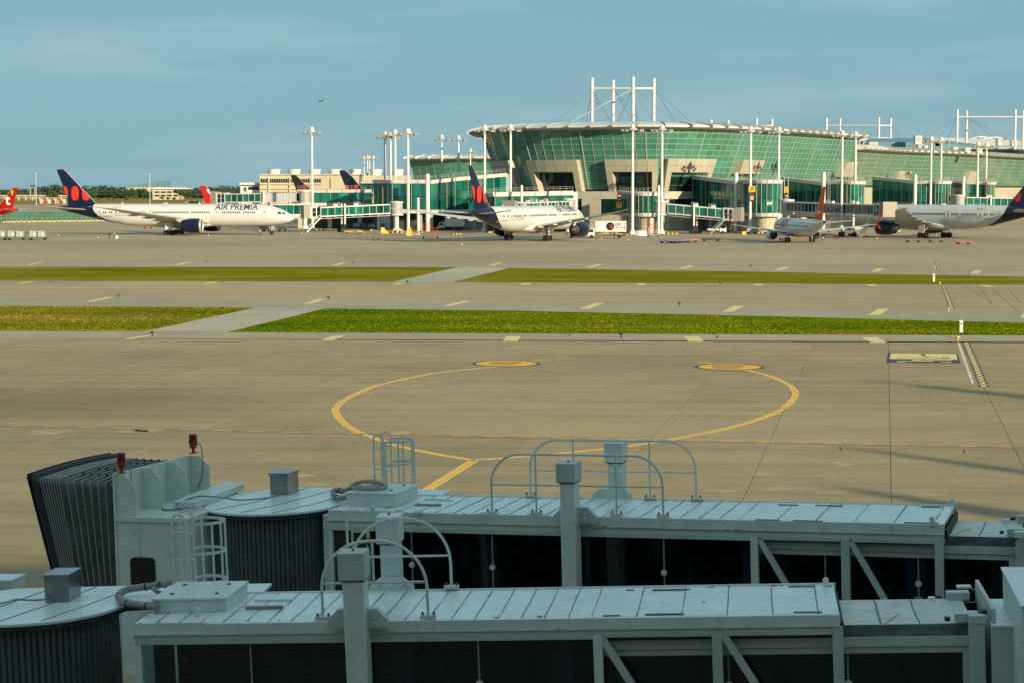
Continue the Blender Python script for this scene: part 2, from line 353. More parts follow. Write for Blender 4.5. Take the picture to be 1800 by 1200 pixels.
GZ = AZ+.012
gpoly('grass_strip', [(-700, 493), (0, 493.5), (690, 495.5), (800, 471.2), (805, 470), (0, 469), (-700, 468.5)], M['grass2'], GZ, 'far left dry grass strip', 'stuff')
gpoly('grass_strip', [(795, 496.2), (1200, 498), (1800, 501), (2500, 504.5), (2500, 499.5), (1800, 486.5), (1350, 478), (895, 471.5)], M['grass2'], GZ, 'far right yellow green grass strip', 'stuff')
gpoly('grass_strip', [(-700, 577), (0, 581.5), (255, 582.3), (452, 540.5), (0, 537.5), (-700, 533)], M['grass'], GZ, 'near left grass strip with brown patches', 'stuff')
gpoly('grass_strip', [(400, 584), (900, 586), (1800, 589.5), (2500, 592), (2500, 586), (1800, 567.5), (1350, 556), (900, 546.5), (572, 542.5)], M['lgrass'], GZ, 'near right lush green grass strip', 'stuff')
gpoly('cross_path', [(255, 582.3), (400, 584), (572, 542.5), (452, 540.5)], M['path'], GZ+.004, 'pale concrete path crossing the near grass')
gpoly('cross_path', [(690, 495.5), (795, 496.2), (895, 471.5), (805, 470)], M['path'], GZ+.004, 'pale concrete path crossing the far grass')
# rough grass: small blade clumps standing on the near strips
def clumps(name, corners, n, h, m, seed, label):
    R = random.Random(seed); b = MB(); (a, bb, c, d) = corners
    for _ in range(n):
        s, t = R.random(), R.random()
        if R.random() < .35: t = R.choice([R.random()*.03, 1-R.random()*.03])
        lo = (a[0]+(bb[0]-a[0])*s, a[1]+(bb[1]-a[1])*s); hi = (d[0]+(c[0]-d[0])*s, d[1]+(c[1]-d[1])*s)
        P0 = G(*lo, GZ); P1 = G(*hi, GZ); p = P0.lerp(P1, t); k = noise.noise(Vector((p.x*.12, p.y*.12, seed)))
        hh = h*(.5+R.random()*.8)*(1+1.0*k); an = R.random()*PI; dx, dy = math.cos(an)*.10, math.sin(an)*.10
        q = (R.random()-.5)*.08
        b.add([(p.x-dx, p.y-dy, GZ), (p.x+dx, p.y+dy, GZ), (p.x+dx*.6+q, p.y+dy*.6, GZ+hh), (p.x-dx*.7+q, p.y-dy*.7, GZ+hh*.8)], [(0, 1, 2, 3)])
    tag(b.build(name, m), label, kind='stuff')
clumps('grass_blades', [(402, 583.6), (1850, 589.2), (1850, 569), (574, 542.8)], 16000, .05, M['lgrass'], 3, 'lush grass blades on the near right strip')
clumps('grass_blades', [(0, 581.2), (257, 582), (450, 540.8), (0, 537.8)], 6000, .045, M['grass'], 4, 'thin grass blades on the near left strip')

# near apron: separate slabs with recessed joints, as far as they can be told apart
sheet('joint_sealant', [G(-300, 1230, AZ+.008), G(2100, 1230, AZ+.008), G(2100, 601.5, AZ+.008), G(-300, 593, AZ+.008)], M['seal'], AZ+.008, 'dark joint sealant under the near slabs')
TH = math.radians(10.6); e1 = Vector((math.cos(TH), -math.sin(TH), 0)); e2 = Vector((math.sin(TH), math.cos(TH), 0)); SL = 5.66
org = G(1565, 780); bs = MB(); bs.box(-SL/2+.013, SL/2-.013, -SL/2+.013, SL/2-.013, AZ+.009, 0); slab_me = bs.mesh('slab', M['slab']); M['slab_shade'] = concrete('shade_toned_concrete', (.295, .237, .135), rnd=.055); slab_me2 = bs.mesh('slab', M['slab_shade'])  # second slab tone: near fall-off in light put into the concrete colour
edge = sorted([(p.x, p.y) for p in [G(x, y) for x, y in [(-700, 591)]+LANE1t+[(2500, 606)]]])
def edge_y(x):
    for (ax, ay), (bx, by) in zip(edge, edge[1:]):
        if ax <= x <= bx: return ay+(by-ay)*(x-ax)/(bx-ax)
    return edge[0][1] if x < edge[0][0] else edge[-1][1]
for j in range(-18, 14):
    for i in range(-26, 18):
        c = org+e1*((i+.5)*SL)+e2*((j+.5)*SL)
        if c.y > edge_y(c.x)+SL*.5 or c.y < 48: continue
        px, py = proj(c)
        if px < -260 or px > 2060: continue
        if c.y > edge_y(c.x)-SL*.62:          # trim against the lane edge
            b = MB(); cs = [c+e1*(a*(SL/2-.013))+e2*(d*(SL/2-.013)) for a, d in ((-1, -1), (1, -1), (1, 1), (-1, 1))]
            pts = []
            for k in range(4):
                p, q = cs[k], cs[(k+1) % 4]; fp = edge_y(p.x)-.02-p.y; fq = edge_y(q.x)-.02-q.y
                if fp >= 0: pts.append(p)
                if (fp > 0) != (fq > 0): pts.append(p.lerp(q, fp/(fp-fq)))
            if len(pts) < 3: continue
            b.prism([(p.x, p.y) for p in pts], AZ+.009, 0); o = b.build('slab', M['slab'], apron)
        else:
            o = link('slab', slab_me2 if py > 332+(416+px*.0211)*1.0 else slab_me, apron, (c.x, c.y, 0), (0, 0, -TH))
# ---------------------------------------------------------------- painted markings
PZ = .004; QZ = AZ+.010
def ribbon(name, pts, wd, m, z, parent=apron, label=None, n=1):
    b = MB(); P = [Vector((p.x, p.y, z)) for p in pts]
    L = []; Rr = []
    for i, p in enumerate(P):
        d = P[min(i+1, len(P)-1)]-P[max(i-1, 0)]; d.z = 0; d.normalize(); s = Vector((-d.y, d.x, 0))*wd/2; L.append(p+s); Rr.append(p-s)
    for i in range(len(P)-1): b.quad(Rr[i], Rr[i+1], L[i+1], L[i])
    o = b.build(name, m, parent)
    if label: o['label'] = label
    return o
def cat(pts, n=8):                      # Catmull-Rom through points
    out = []
    for i in range(len(pts)-1):
        p0 = pts[max(i-1, 0)]; p1 = pts[i]; p2 = pts[i+1]; p3 = pts[min(i+2, len(pts)-1)]
        for k in range(n):
            t = k/n; out.append(0.5*((2*p1)+(-p0+p2)*t+(2*p0-5*p1+4*p2-p3)*t*t+(-p0+3*p1-3*p2+p3)*t**3))
    return out+[pts[-1]]
def pxr(name, px, wd, m, z, smooth=0, label=None):
    P = [G(x, y, z) for x, y in px]
    if smooth: P = cat(P, smooth)
    return ribbon(name, P, wd, m, z, label=label)
def sub(L, x0, x1, dy=0, n=12):
    """points along an edge list between two columns"""
    out = []
    for k in range(n+1):
        x = x0+(x1-x0)*k/n
        for (ax, ay), (bx, by) in zip(L, L[1:]):
            if ax <= x <= bx or (x < L[0][0] and ax == L[0][0]) or (x > L[-1][0] and bx == L[-1][0]):
                out.append((x, ay+(by-ay)*(x-ax)/(bx-ax)+dy)); break
    return out
pxr('edge_line', sub(LANE1t, -200, 2000, .6), .28, M['ly'], PZ, label='yellow edge line of the near lane')
pxr('edge_line', sub(LANE2b, -200, 2000, 0), .30, M['ly'], QZ, label='yellow edge line of the far lane, near side')
pxr('edge_line', sub(LANE2t, -200, 2000, 0), .22, M['lyo'], QZ, label='yellow edge line of the far lane, far side')
pxr('edge_line', sub(FARb, -200, 2000, 0), .4, M['lyo'], QZ, label='ochre edge line of the parking stands')
pxr('centre_line', [(-100, 507), (900, 512), (1500, 519), (1900, 525)], .25, M['lyo'], QZ, label='faint centre line of the far lane')
pxr('centre_line', [(-150, 613), (0, 615), (560, 625), (900, 630), (1440, 636.5), (1552, 638.5)], .26, M['lyo'], PZ, 6)
pxr('centre_line', [(1740, 640.5), (1900, 643)], .26, M['lyo'], PZ)
pxr('joint_streak', [(-100, 604), (900, 618), (1900, 628)], .15, M['lw'], PZ-.001).data.materials[0] = M['path']
# red stand line with yellow dashes
RL = [(-120, 745.4), (0, 748), (550, 761), (900, 768.5), (1150, 774), (1800, 786.5), (1950, 789)]
pxr('stand_line', sub(RL, -120, 1950, 0, 30), .18, M['lr'], PZ, label='thin dark red line along the stands')
for k in range(33):
    x = -100+k*59.5
    pxr('line_dash', sub(RL, x, x+31, -1.3, 3), .20, M['ly'], PZ+.002)
# shoulder stripes, each row with its own slant
def stripe(cx, cy, dx, dy, wd, z):
    P = [G(cx-dx-wd/2, cy+dy, z), G(cx-dx+wd/2, cy+dy, z), G(cx+dx+wd/2, cy-dy, z), G(cx+dx-wd/2, cy-dy, z)]
    b = MB(); b.poly([(p.x, p.y, z) for p in P]); b.build('shoulder_stripe', M['py'], apron)
for cx, cy, dx, wd in [(-75, 591.5, 38, 18), (245, 592.5, 27, 15), (585, 594.3, 12, 22), (900, 595.2, 3, 26), (1219, 595.8, -5, 26), (1536, 597.4, -9, 28), (1850, 598, -20, 27)]: stripe(cx, cy, dx, 4.2, wd, QZ)
for cx, cy, dx, wd in [(-130, 524, 24, 15), (178, 526, 22, 14), (555, 529.5, 16, 15), (803, 533.8, 19, 15), (1041, 538, 15, 17), (1289, 543, 10, 19), (1545, 548.5, 8, 20), (1808, 553.5, 4, 22)]: stripe(cx, cy, dx, 5.2 if cx > 900 else 4.6, wd, QZ)
for cx, cy, dx, wd in [(-230, 463, 15, 8), (62, 463.2, 13, 8), (322, 463.3, 11, 9), (597, 464, 10, 10), (872, 464.5, 9, 9), (1045, 467.6, 10, 11), (1207, 470, 9, 12), (1374, 472.6, 8, 13), (1543, 475, 6, 13), (1716, 478.5, 4, 14), (1885, 481, 2, 14)]: stripe(cx, cy, dx, 2.9, wd, QZ)
for cx, cy, dx, wd in [(45, 496.7, 13, 14), (370, 497.2, 9, 12), (700, 499.3, 6, 14), (924, 499.4, 1, 16), (1128, 499.8, 0, 15), (1333, 500.8, -1, 16), (1533, 502, -5, 16), (1735, 503, -9, 17)]: stripe(cx, cy, dx, 1.5, wd, QZ)
# turning loop: curved line broken at its inset lights
LOOP = [(873, 643.5), (800, 651), (755, 656.5), (700, 668), (662, 677), (625, 692), (600, 706), (590, 718), (592, 728), (606, 744), (625, 756), (655, 768), (700, 783), (760, 796), (829, 807.5)]
LOOP2 = [(835, 807.5), (900, 803), (1000, 794.5), (1090, 785), (1160, 775), (1215, 765), (1270, 754), (1325, 739), (1368, 722), (1392, 703), (1398, 689), (1387, 676), (1360, 663), (1335, 655), (1306, 647.8)]
b_l = MB(); b_l.lathe([(0, .03), (.12, .03), (.16, .0)], 12, m=0, cap=False); light_me = b_l.mesh('inset_light', M['grey'])
lp = [0]
def broken(px, per, wd):
    P = cat([G(x, y, PZ) for x, y in px], 12); seg = [P[0]]; run = 0
    def put(S):
        ribbon('loop_line', S, wd+.10, M['py'], PZ); ribbon('loop_line', S, wd, M['ly'], PZ+.002)
    for a, q in zip(P, P[1:]):
        run += (q-a).length; seg.append(q)
        if run > per:
            put(seg[:-1]); seg = [q]; run = 0
            lp[0] += 1; o = link('inset_light', light_me, None, (a.x, a.y, 0)); tag(o, 'small grey light set flush in the yellow turning line, %s from the left disc anticlockwise' % ['first', 'second', 'third', 'fourth', 'fifth', 'sixth', 'seventh', 'eighth', 'ninth', 'tenth', 'eleventh', 'twelfth'][lp[0]-1], 'ground light', 'lights set in the turning line')
    if len(seg) > 2: put(seg)
broken(LOOP, 13.5, .30); broken(LOOP2, 13.5, .30)
pxr('lead_line', [(832, 809), (800, 829), (744, 864), (690, 898)], .34, M['ly'], PZ+.002); pxr('lead_line', [(832, 809), (800, 829), (744, 864), (690, 898)], .46, M['py'], PZ)
pxr('lead_line', [(935, 633.8), (985, 630.2)], .3, M['ly'], PZ); pxr('lead_line', [(1220, 633.9), (1252, 638.4)], .3, M['ly'], PZ)
for cx, cy, n in ((890, 638.3, 3), (1282.5, 644.2, 3)):
    c = G(cx, cy, PZ+.004); b = MB(); r1 = 2.38
    b.poly([(c.x+math.cos(a*PI/24)*r1, c.y+math.sin(a*PI/24)*r1, PZ+.004) for a in range(48)]); b.build('disc_border', M['lk'], apron)
    b = MB(); r1 = 2.12
    b.poly([(c.x+math.cos(a*PI/24)*r1, c.y+math.sin(a*PI/24)*r1, PZ+.008) for a in range(48)]); b.build('stand_disc', M['ly'], apron)
    b = MB()
    for k, (xa, xb) in enumerate([(-1.0, 1.0), (-1.2, 1.1), (-1.2, .8), (-1.0, .5)]): b.box(c.x+xa, c.x+xb, c.y+1.05-k*.75, c.y+1.35-k*.75, PZ+.009, PZ+.012)
    b.build('disc_lettering', M['lk'], apron)
# direction marking and runway-style ladder marks
gpoly('direction_marking', [(1558, 637), (1689, 638), (1683, 620.5), (1561, 619)], M['lk'], PZ+.002).parent = apron
gpoly('direction_marking', [(1563.5, 630.2), (1683.5, 631.5), (1680.5, 621.3), (1566, 620)], M['py'], PZ+.006).parent = apron
for x0, x1, y in [(1577, 1596, 628.4), (1623, 1634, 626.4), (1656, 1670, 626.6), (1657, 1670, 629.2), (1600, 1660, 628.2)]:
    gpoly('marking_lettering', [(x0, y+.35), (x1, y+.4), (x1, y-.35), (x0, y-.4)], M['lk'], PZ+.010).parent = apron
for x0, x1, y in [(1604, 1672, 632.8), (1604, 1618, 631.9), (1576, 1592, 635.6), (1653, 1672, 636), (1577, 1640, 634.1)]:
    gpoly('marking_lettering', [(x0, y+.4), (x1, y+.5), (x1, y-.4), (x0, y-.4)], M['py'], PZ+.010).parent = apron
gpoly('marking_lettering', [(1615, 622.9), (1619, 623.2), (1621.5, 624.6), (1625, 624.6), (1627, 623.2), (1631, 622.9), (1626, 622.2), (1624, 621.4), (1622, 621.4), (1620, 622.2)], M['lk'], PZ+.010).parent = apron
def ladder_mark(xa, ya, xb, yb, wa, wb, n, z, bar):
    for k in range(n):
        t = k/(n-1); D0 = 1/(ya-332); D1 = 1/(yb-332); y = 332+1/(D0+(D1-D0)*t)
        s = (y-ya)/(yb-ya); x = xa+(xb-xa)*s; wd = wa+(wb-wa)*s; h = bar*(y-332)**2/42000/2
        gpoly('ladder_bar', [(x-wd/2, y+h), (x+wd/2, y+h), (x+wd/2-h*.4, y-h), (x-wd/2-h*.4, y-h)], M['lk'], z).parent = apron
        gpoly('ladder_bar', [(x-wd*.24, y+h*.9), (x+wd*.24, y+h*.9), (x+wd*.24-h*.4, y-h*.9), (x-wd*.24-h*.4, y-h*.9)], M['py'], z+.004).parent = apron
ladder_mark(1698.5, 603, 1729.5, 677, 15, 19, 20, PZ+.002, 1.0)
ladder_mark(1658.5, 504.5, 1674, 544, 7, 11, 16, QZ+.004, 1.6); ladder_mark(1644, 455, 1650, 473, 5, 7, 9, QZ+.004, 2.2)
gpoly('marking_strip', [(1708, 674), (1713, 674), (1687, 602), (1682.5, 602)], M['lw'], PZ+.002).parent = apron
pxr('sealed_crack', [(1650, 588.8), (1664, 592), (1682, 596.5)], .10, M['seal'], QZ)
for px in [[(1640, 470), (1700, 505), (1745, 535)], [(1703, 478), (1703, 502)], [(1718, 502), (1744, 533)], [(1770, 505), (1794, 533)], [(1740, 505), (1790, 548)]]: pxr('sealed_joint', px, .045, M['seal'], QZ, 6)
for px in [[(985, 586.8), (1003, 589), (995, 592)], [(1252, 588), (1262, 591), (1258, 595)], [(1060, 533), (1120, 533.5)], [(205, 586), (350, 588)]]: pxr('sealed_crack', px, .12, M['seal'], QZ, 4)
for px in [[(460, 448), (480, 445.5), (600, 446.5)], [(1436, 447), (1500, 444), (1600, 447), (1716, 452)], [(1250, 431), (1420, 437)], [(0, 424), (500, 432), (900, 440)]]: pxr('stand_line', px, .35, M['lyo'], QZ, 6)
for px in [[(260, 432), (420, 428), (560, 425)], [(430, 433), (520, 431)], [(120, 426), (300, 426)]]: pxr('stand_line', px, .5, M['path'], QZ, 4)
for px in [[(735, 412.5), (700, 414), (640, 413), (560, 413)], [(1190, 416), (1250, 420)], [(1465, 420), (1500, 414), (1540, 411)]]: pxr('stand_line', px, 1.1, M['lr'], QZ, 6)
gpoly('patch', [(1475, 784.5), (1477, 784.5), (1480.5, 791.5), (1478.5, 791.5)][::-1], M['seal'], PZ).parent = apron
gpoly('patch', [(1693, 789), (1695, 789), (1696.5, 796), (1694.5, 796)][::-1], M['seal'], PZ).parent = apron

M['pale'] = mat('pale_repair', (.335, .275, .162), .8, var=.3, scale=1.2, dirt=.8, dcol=(.30, .245, .14), world=True)
R_ = random.Random(41)
for (x, y) in [(80, 761), (95, 757), (230, 757), (262, 756), (700, 760), (1480, 815), (1350, 832), (1460, 865), (1380, 858), (1600, 868), (560, 850), (520, 835), (1700, 762), (1260, 862), (1180, 700), (640, 690)]:
    c = G(x, y, .0035); b = MB(); a0, b0 = R_.uniform(.5, 1.6), R_.uniform(.25, .9); b.poly([(c.x+math.cos(2*PI*k/12)*a0*R_.uniform(.7, 1.1), c.y+math.sin(2*PI*k/12)*b0*R_.uniform(.7, 1.1), .0035) for k in range(12)]); b.build('patch', M['pale'], apron)
# ---------------------------------------------------------------- aircraft: nose at the origin, heading +x, ground at z = 0
def text_me(s, size, bold=.0, shear=0., space=1.0):
    cu = bpy.data.curves.new('lettering', 'FONT'); cu.body = s; cu.size = size; cu.offset = bold; cu.shear = shear; cu.space_character = space
    cu.align_x = 'LEFT'; cu.resolution_u = 3
    o = bpy.data.objects.new('lettering', cu); C.objects.link(o)
    me = bpy.data.meshes.new_from_object(o.evaluated_get(bpy.context.evaluated_depsgraph_get())); bpy.data.objects.remove(o)
    me.materials.clear(); return me
def put_text(name, s, size, fn, m, parent=None, bold=.0, width=None, shear=0., space=1., height=None, label=None, cuts=0):
    me = text_me(s, size, bold, shear, space); xs = [v.co.x for v in me.vertices]; ys = [v.co.y for v in me.vertices]
    if not xs: return None
    k = width/(max(xs)-min(xs)) if width else 1; ky = height/(max(ys)-min(ys)) if height else k; x0 = min(xs); y0 = min(ys)
    if cuts:
        bm = bmesh.new(); bm.from_mesh(me); ya, yb = min(ys), max(ys)
        for c in range(1, cuts):
            bmesh.ops.bisect_plane(bm, geom=bm.verts[:]+bm.edges[:]+bm.faces[:], plane_co=(0, ya+(yb-ya)*c/cuts, 0), plane_no=(0, 1, 0))
        bm.to_mesh(me); bm.free()
    for v in me.vertices: v.co = Vector(fn((v.co.x-x0)*k, (v.co.y-y0)*ky))
    me.materials.append(m); o = bpy.data.objects.new(name, me); C.objects.link(o)
    if parent: o.parent = parent
    if label: o['label'] = label
    return o
def livery(name, base, second, zone, belly=None):
    """paint scheme: second colour aft of the curve zone(z) in body coordinates"""
    m = bpy.data.materials.new(name); m.use_nodes = True; n, l = nodes(m); p = n['Principled BSDF']; p.inputs['Roughness'].default_value = .26
    t = n.new('ShaderNodeTexCoord'); s = n.new('ShaderNodeSeparateXYZ'); l.new(t.outputs['Object'], s.inputs[0])
    def mth(op, a, b=None, c=None):
        q = n.new('ShaderNodeMath'); q.operation = op
        for i, v in enumerate((a, b)):
            if v is None: continue
            if isinstance(v, (int, float)): q.inputs[i].default_value = v
            else: l.new(v, q.inputs[i])
        return q.outputs[0]
    x0, z1, dz, dx = zone
    k = mth('DIVIDE', mth('SUBTRACT', z1, s.outputs['Z']), dz); k = mth('MAXIMUM', k, 0.0); k = mth('POWER', k, 2.2)
    bx = mth('ADD', mth('MULTIPLY', k, dx), -x0); f = mth('LESS_THAN', s.outputs['X'], bx)
    nn = n.new('ShaderNodeTexNoise'); nn.inputs['Scale'].default_value = .8; nn.inputs['Detail'].default_value = 4; l.new(t.outputs['Object'], nn.inputs['Vector'])
    r = n.new('ShaderNodeMapRange'); r.inputs[3].default_value = .90; r.inputs[4].default_value = 1.06; l.new(nn.outputs['Fac'], r.inputs[0])
    x = n.new('ShaderNodeMix'); x.data_type = 'RGBA'; x.inputs[6].default_value = (*base, 1); x.inputs[7].default_value = (*second, 1); l.new(f, x.inputs[0]); cur = x.outputs[2]
    if belly:
        f2 = mth('LESS_THAN', s.outputs['Z'], belly[0]); x = n.new('ShaderNodeMix'); x.data_type = 'RGBA'; l.new(cur, x.inputs[6]); x.inputs[7].default_value = (*belly[1], 1); l.new(f2, x.inputs[0]); cur = x.outputs[2]
    x = n.new('ShaderNodeMix'); x.data_type = 'RGBA'; x.blend_type = 'MULTIPLY'; x.inputs[0].default_value = 1; l.new(cur, x.inputs[6]); l.new(r.outputs[0], x.inputs[7]); l.new(x.outputs[2], p.inputs['Base Color'])
    return m
WH = (.52, .545, .56)
M['fus787'] = livery('white_and_navy_fuselage', WH, (.006, .007, .030), (52.8, 7.4, 5.4, 9.3))
M['fus_dark'] = livery('white_and_black_fuselage', WH, (.02, .02, .022), (50, 7.4, 5.4, 9.3))
M['fus_red'] = livery('white_and_red_fuselage', WH, (.42, .02, .012), (31.5, 5.0, 3.0, -3.5))
M['fus_or'] = livery('white_and_orange_fuselage', WH, WH, (60, 5.0, 3.0, 3), belly=(1.75, (.42, .055, .015)))
M['finred'] = mat('tail_red', (.34, .010, .006), .7, var=.08, scale=.5, spec=.08)
M['finor'] = mat('tail_orange', (.62, .085, .012), .6, var=.12, scale=.5, spec=.15)
M['finbk'] = mat('tail_black', (.012, .013, .016), .7, spec=.08)
M['dotred'] = mat('tail_vermilion', (.62, .028, .008), .35)
M['wingw'] = mat('wing_white', (.50, .51, .51), .35, var=.10, scale=.7, dirt=.15, dcol=(.3, .3, .28))
M['wingg'] = mat('wing_grey', (.42, .44, .44), .35, var=.12, scale=.6)
M['tlet'] = mat('lettering_slate', (.03, .035, .07), .4)
M['olet'] = mat('lettering_orange', (.62, .13, .05), .4)
M['wlet'] = mat('lettering_white', (.78, .78, .76), .4)
M['glet'] = mat('lettering_green', (.25, .55, .04), .4)
M['line'] = mat('panel_line_grey', (.33, .34, .35), .5)
M['cwin'] = mat('cabin_window', (.02, .025, .03), .12)

W787 = dict(len=62.8, prof=[(0,4.3,.04,.04),(.25,4.32,.5,.48),(.8,4.4,.95,.92),(1.7,4.55,1.42,1.38),(2.9,4.72,1.85,1.85),(4.5,4.9,2.28,2.3),(6.5,5.05,2.6,2.62),(9,5.13,2.8,2.83),(12,5.15,2.86,2.9),(20,5.15,2.88,2.92),(30,5.15,2.88,2.92),(40,5.15,2.88,2.92),(44,5.27,2.78,2.8),(48,5.62,2.42,2.45),(52,6.05,1.95,1.97),(56,6.45,1.4,1.42),(59,6.72,.92,.95),(61,6.9,.6,.62),(62,6.97,.42,.44)],
    wing=[(0,20.8,14,3.1,1.7),(2.8,21.9,12.6,3.3,1.5),(6,24.4,9.6,3.8,1.1),(10,27.2,7.4,4.5,.82),(15,30.8,6.0,5.2,.6),(20,34.4,4.7,5.95,.45),(25,38.0,3.4,6.75,.32),(27.5,40.3,2.5,7.15,.22),(29,42.6,1.6,7.4,.14),(30,45.0,.5,7.6,.05)],
    stab=[(0,53.6,6.2,6.4,.55),(1,54.2,5.7,6.5,.5),(5,57.2,3.9,6.85,.32),(9,60.2,2.1,7.2,.18),(9.8,61.4,1.1,7.3,.06)],
    fin=[(6.6,51.2,9.2,.65),(7.9,52.2,7.6,.62),(9.5,53.7,6.4,.55),(13,57.0,4.3,.36),(16.4,60.2,2.45,.2),(17.0,61.0,1.7,.1)],
    eng=(9.7,21.8,6.0,1.78,2.55), gear=(4.9,31.7,.66,4), nose=(5.9,.52), wz=5.85, doors=[7.2,19.8,37.2,51.0], winrows=[(9.6,18.4),(21,36.2),(38.4,49.8)], nfan=18)
W737 = dict(len=39.5, prof=[(0,2.9,.04,.04),(.2,2.92,.38,.4),(.8,3.0,.85,.85),(1.8,3.15,1.28,1.3),(3.2,3.28,1.62,1.7),(5,3.35,1.82,1.95),(7,3.35,1.88,2.0),(14,3.35,1.88,2.0),(24,3.35,1.88,2.0),(28,3.5,1.8,1.86),(32,3.95,1.42,1.42),(35.5,4.4,.9,.95),(38,4.72,.45,.5),(38.6,4.8,.3,.32)],
    wing=[(0,12.0,8.4,2.0,1.1),(1.9,13.2,7.4,2.15,.95),(5,15.2,5.4,2.5,.65),(9,17.6,3.7,3.0,.4),(13,20.0,2.6,3.55,.26),(16.6,22.2,1.6,4.1,.14)],
    stab=[(0,33.2,4.2,4.5,.4),(.6,33.6,3.9,4.55,.38),(4,35.8,2.5,4.9,.22),(7,37.8,1.35,5.2,.1)],
    fin=[(4.6,29.2,8.2,.45),(5.6,31.2,6.0,.42),(7.0,32.6,4.9,.38),(10,35.2,3.3,.24),(12.4,37.3,2.0,.12)],
    eng=(4.85,11.8,4.2,1.08,1.55), gear=(2.85,19.6,.56,2), nose=(4.0,.36), wz=3.75, doors=[5.2,31.0], winrows=[(6.4,30)], nfan=16)
def fus_at(P, d):
    pr = P['prof']
    for a, b in zip(pr, pr[1:]):
        if a[0] <= d <= b[0]:
            t = (d-a[0])/(b[0]-a[0]); return tuple(a[i]+(b[i]-a[i])*t for i in (1, 2, 3))
    return pr[-1][1:]
def skin(P, d, z, side, off=.03):         # point on the fuselage side at distance d from the nose, height z
    zc, ry, rz = fus_at(P, d); k = max(-1, min(1, (z-zc)/rz)); return Vector((-d, side*(ry*math.sqrt(max(0, 1-k*k))+off), z))
def foil(le, ch, z, t, y=None, vertical=False):
    ring = []
    for u, h in [(0, 0), (.04, .5), (.18, .95), (.4, 1), (.7, .6), (1, .06), (1, -.06), (.7, -.35), (.4, -.65), (.18, -.7), (.04, -.4)]:
        if vertical: ring.append(Vector((-(le+ch*u), t*h/2 if h > 0 else t*h/2, z)))
        else: ring.append(Vector((-(le+ch*u), y, z+t*h/2)))
    return ring
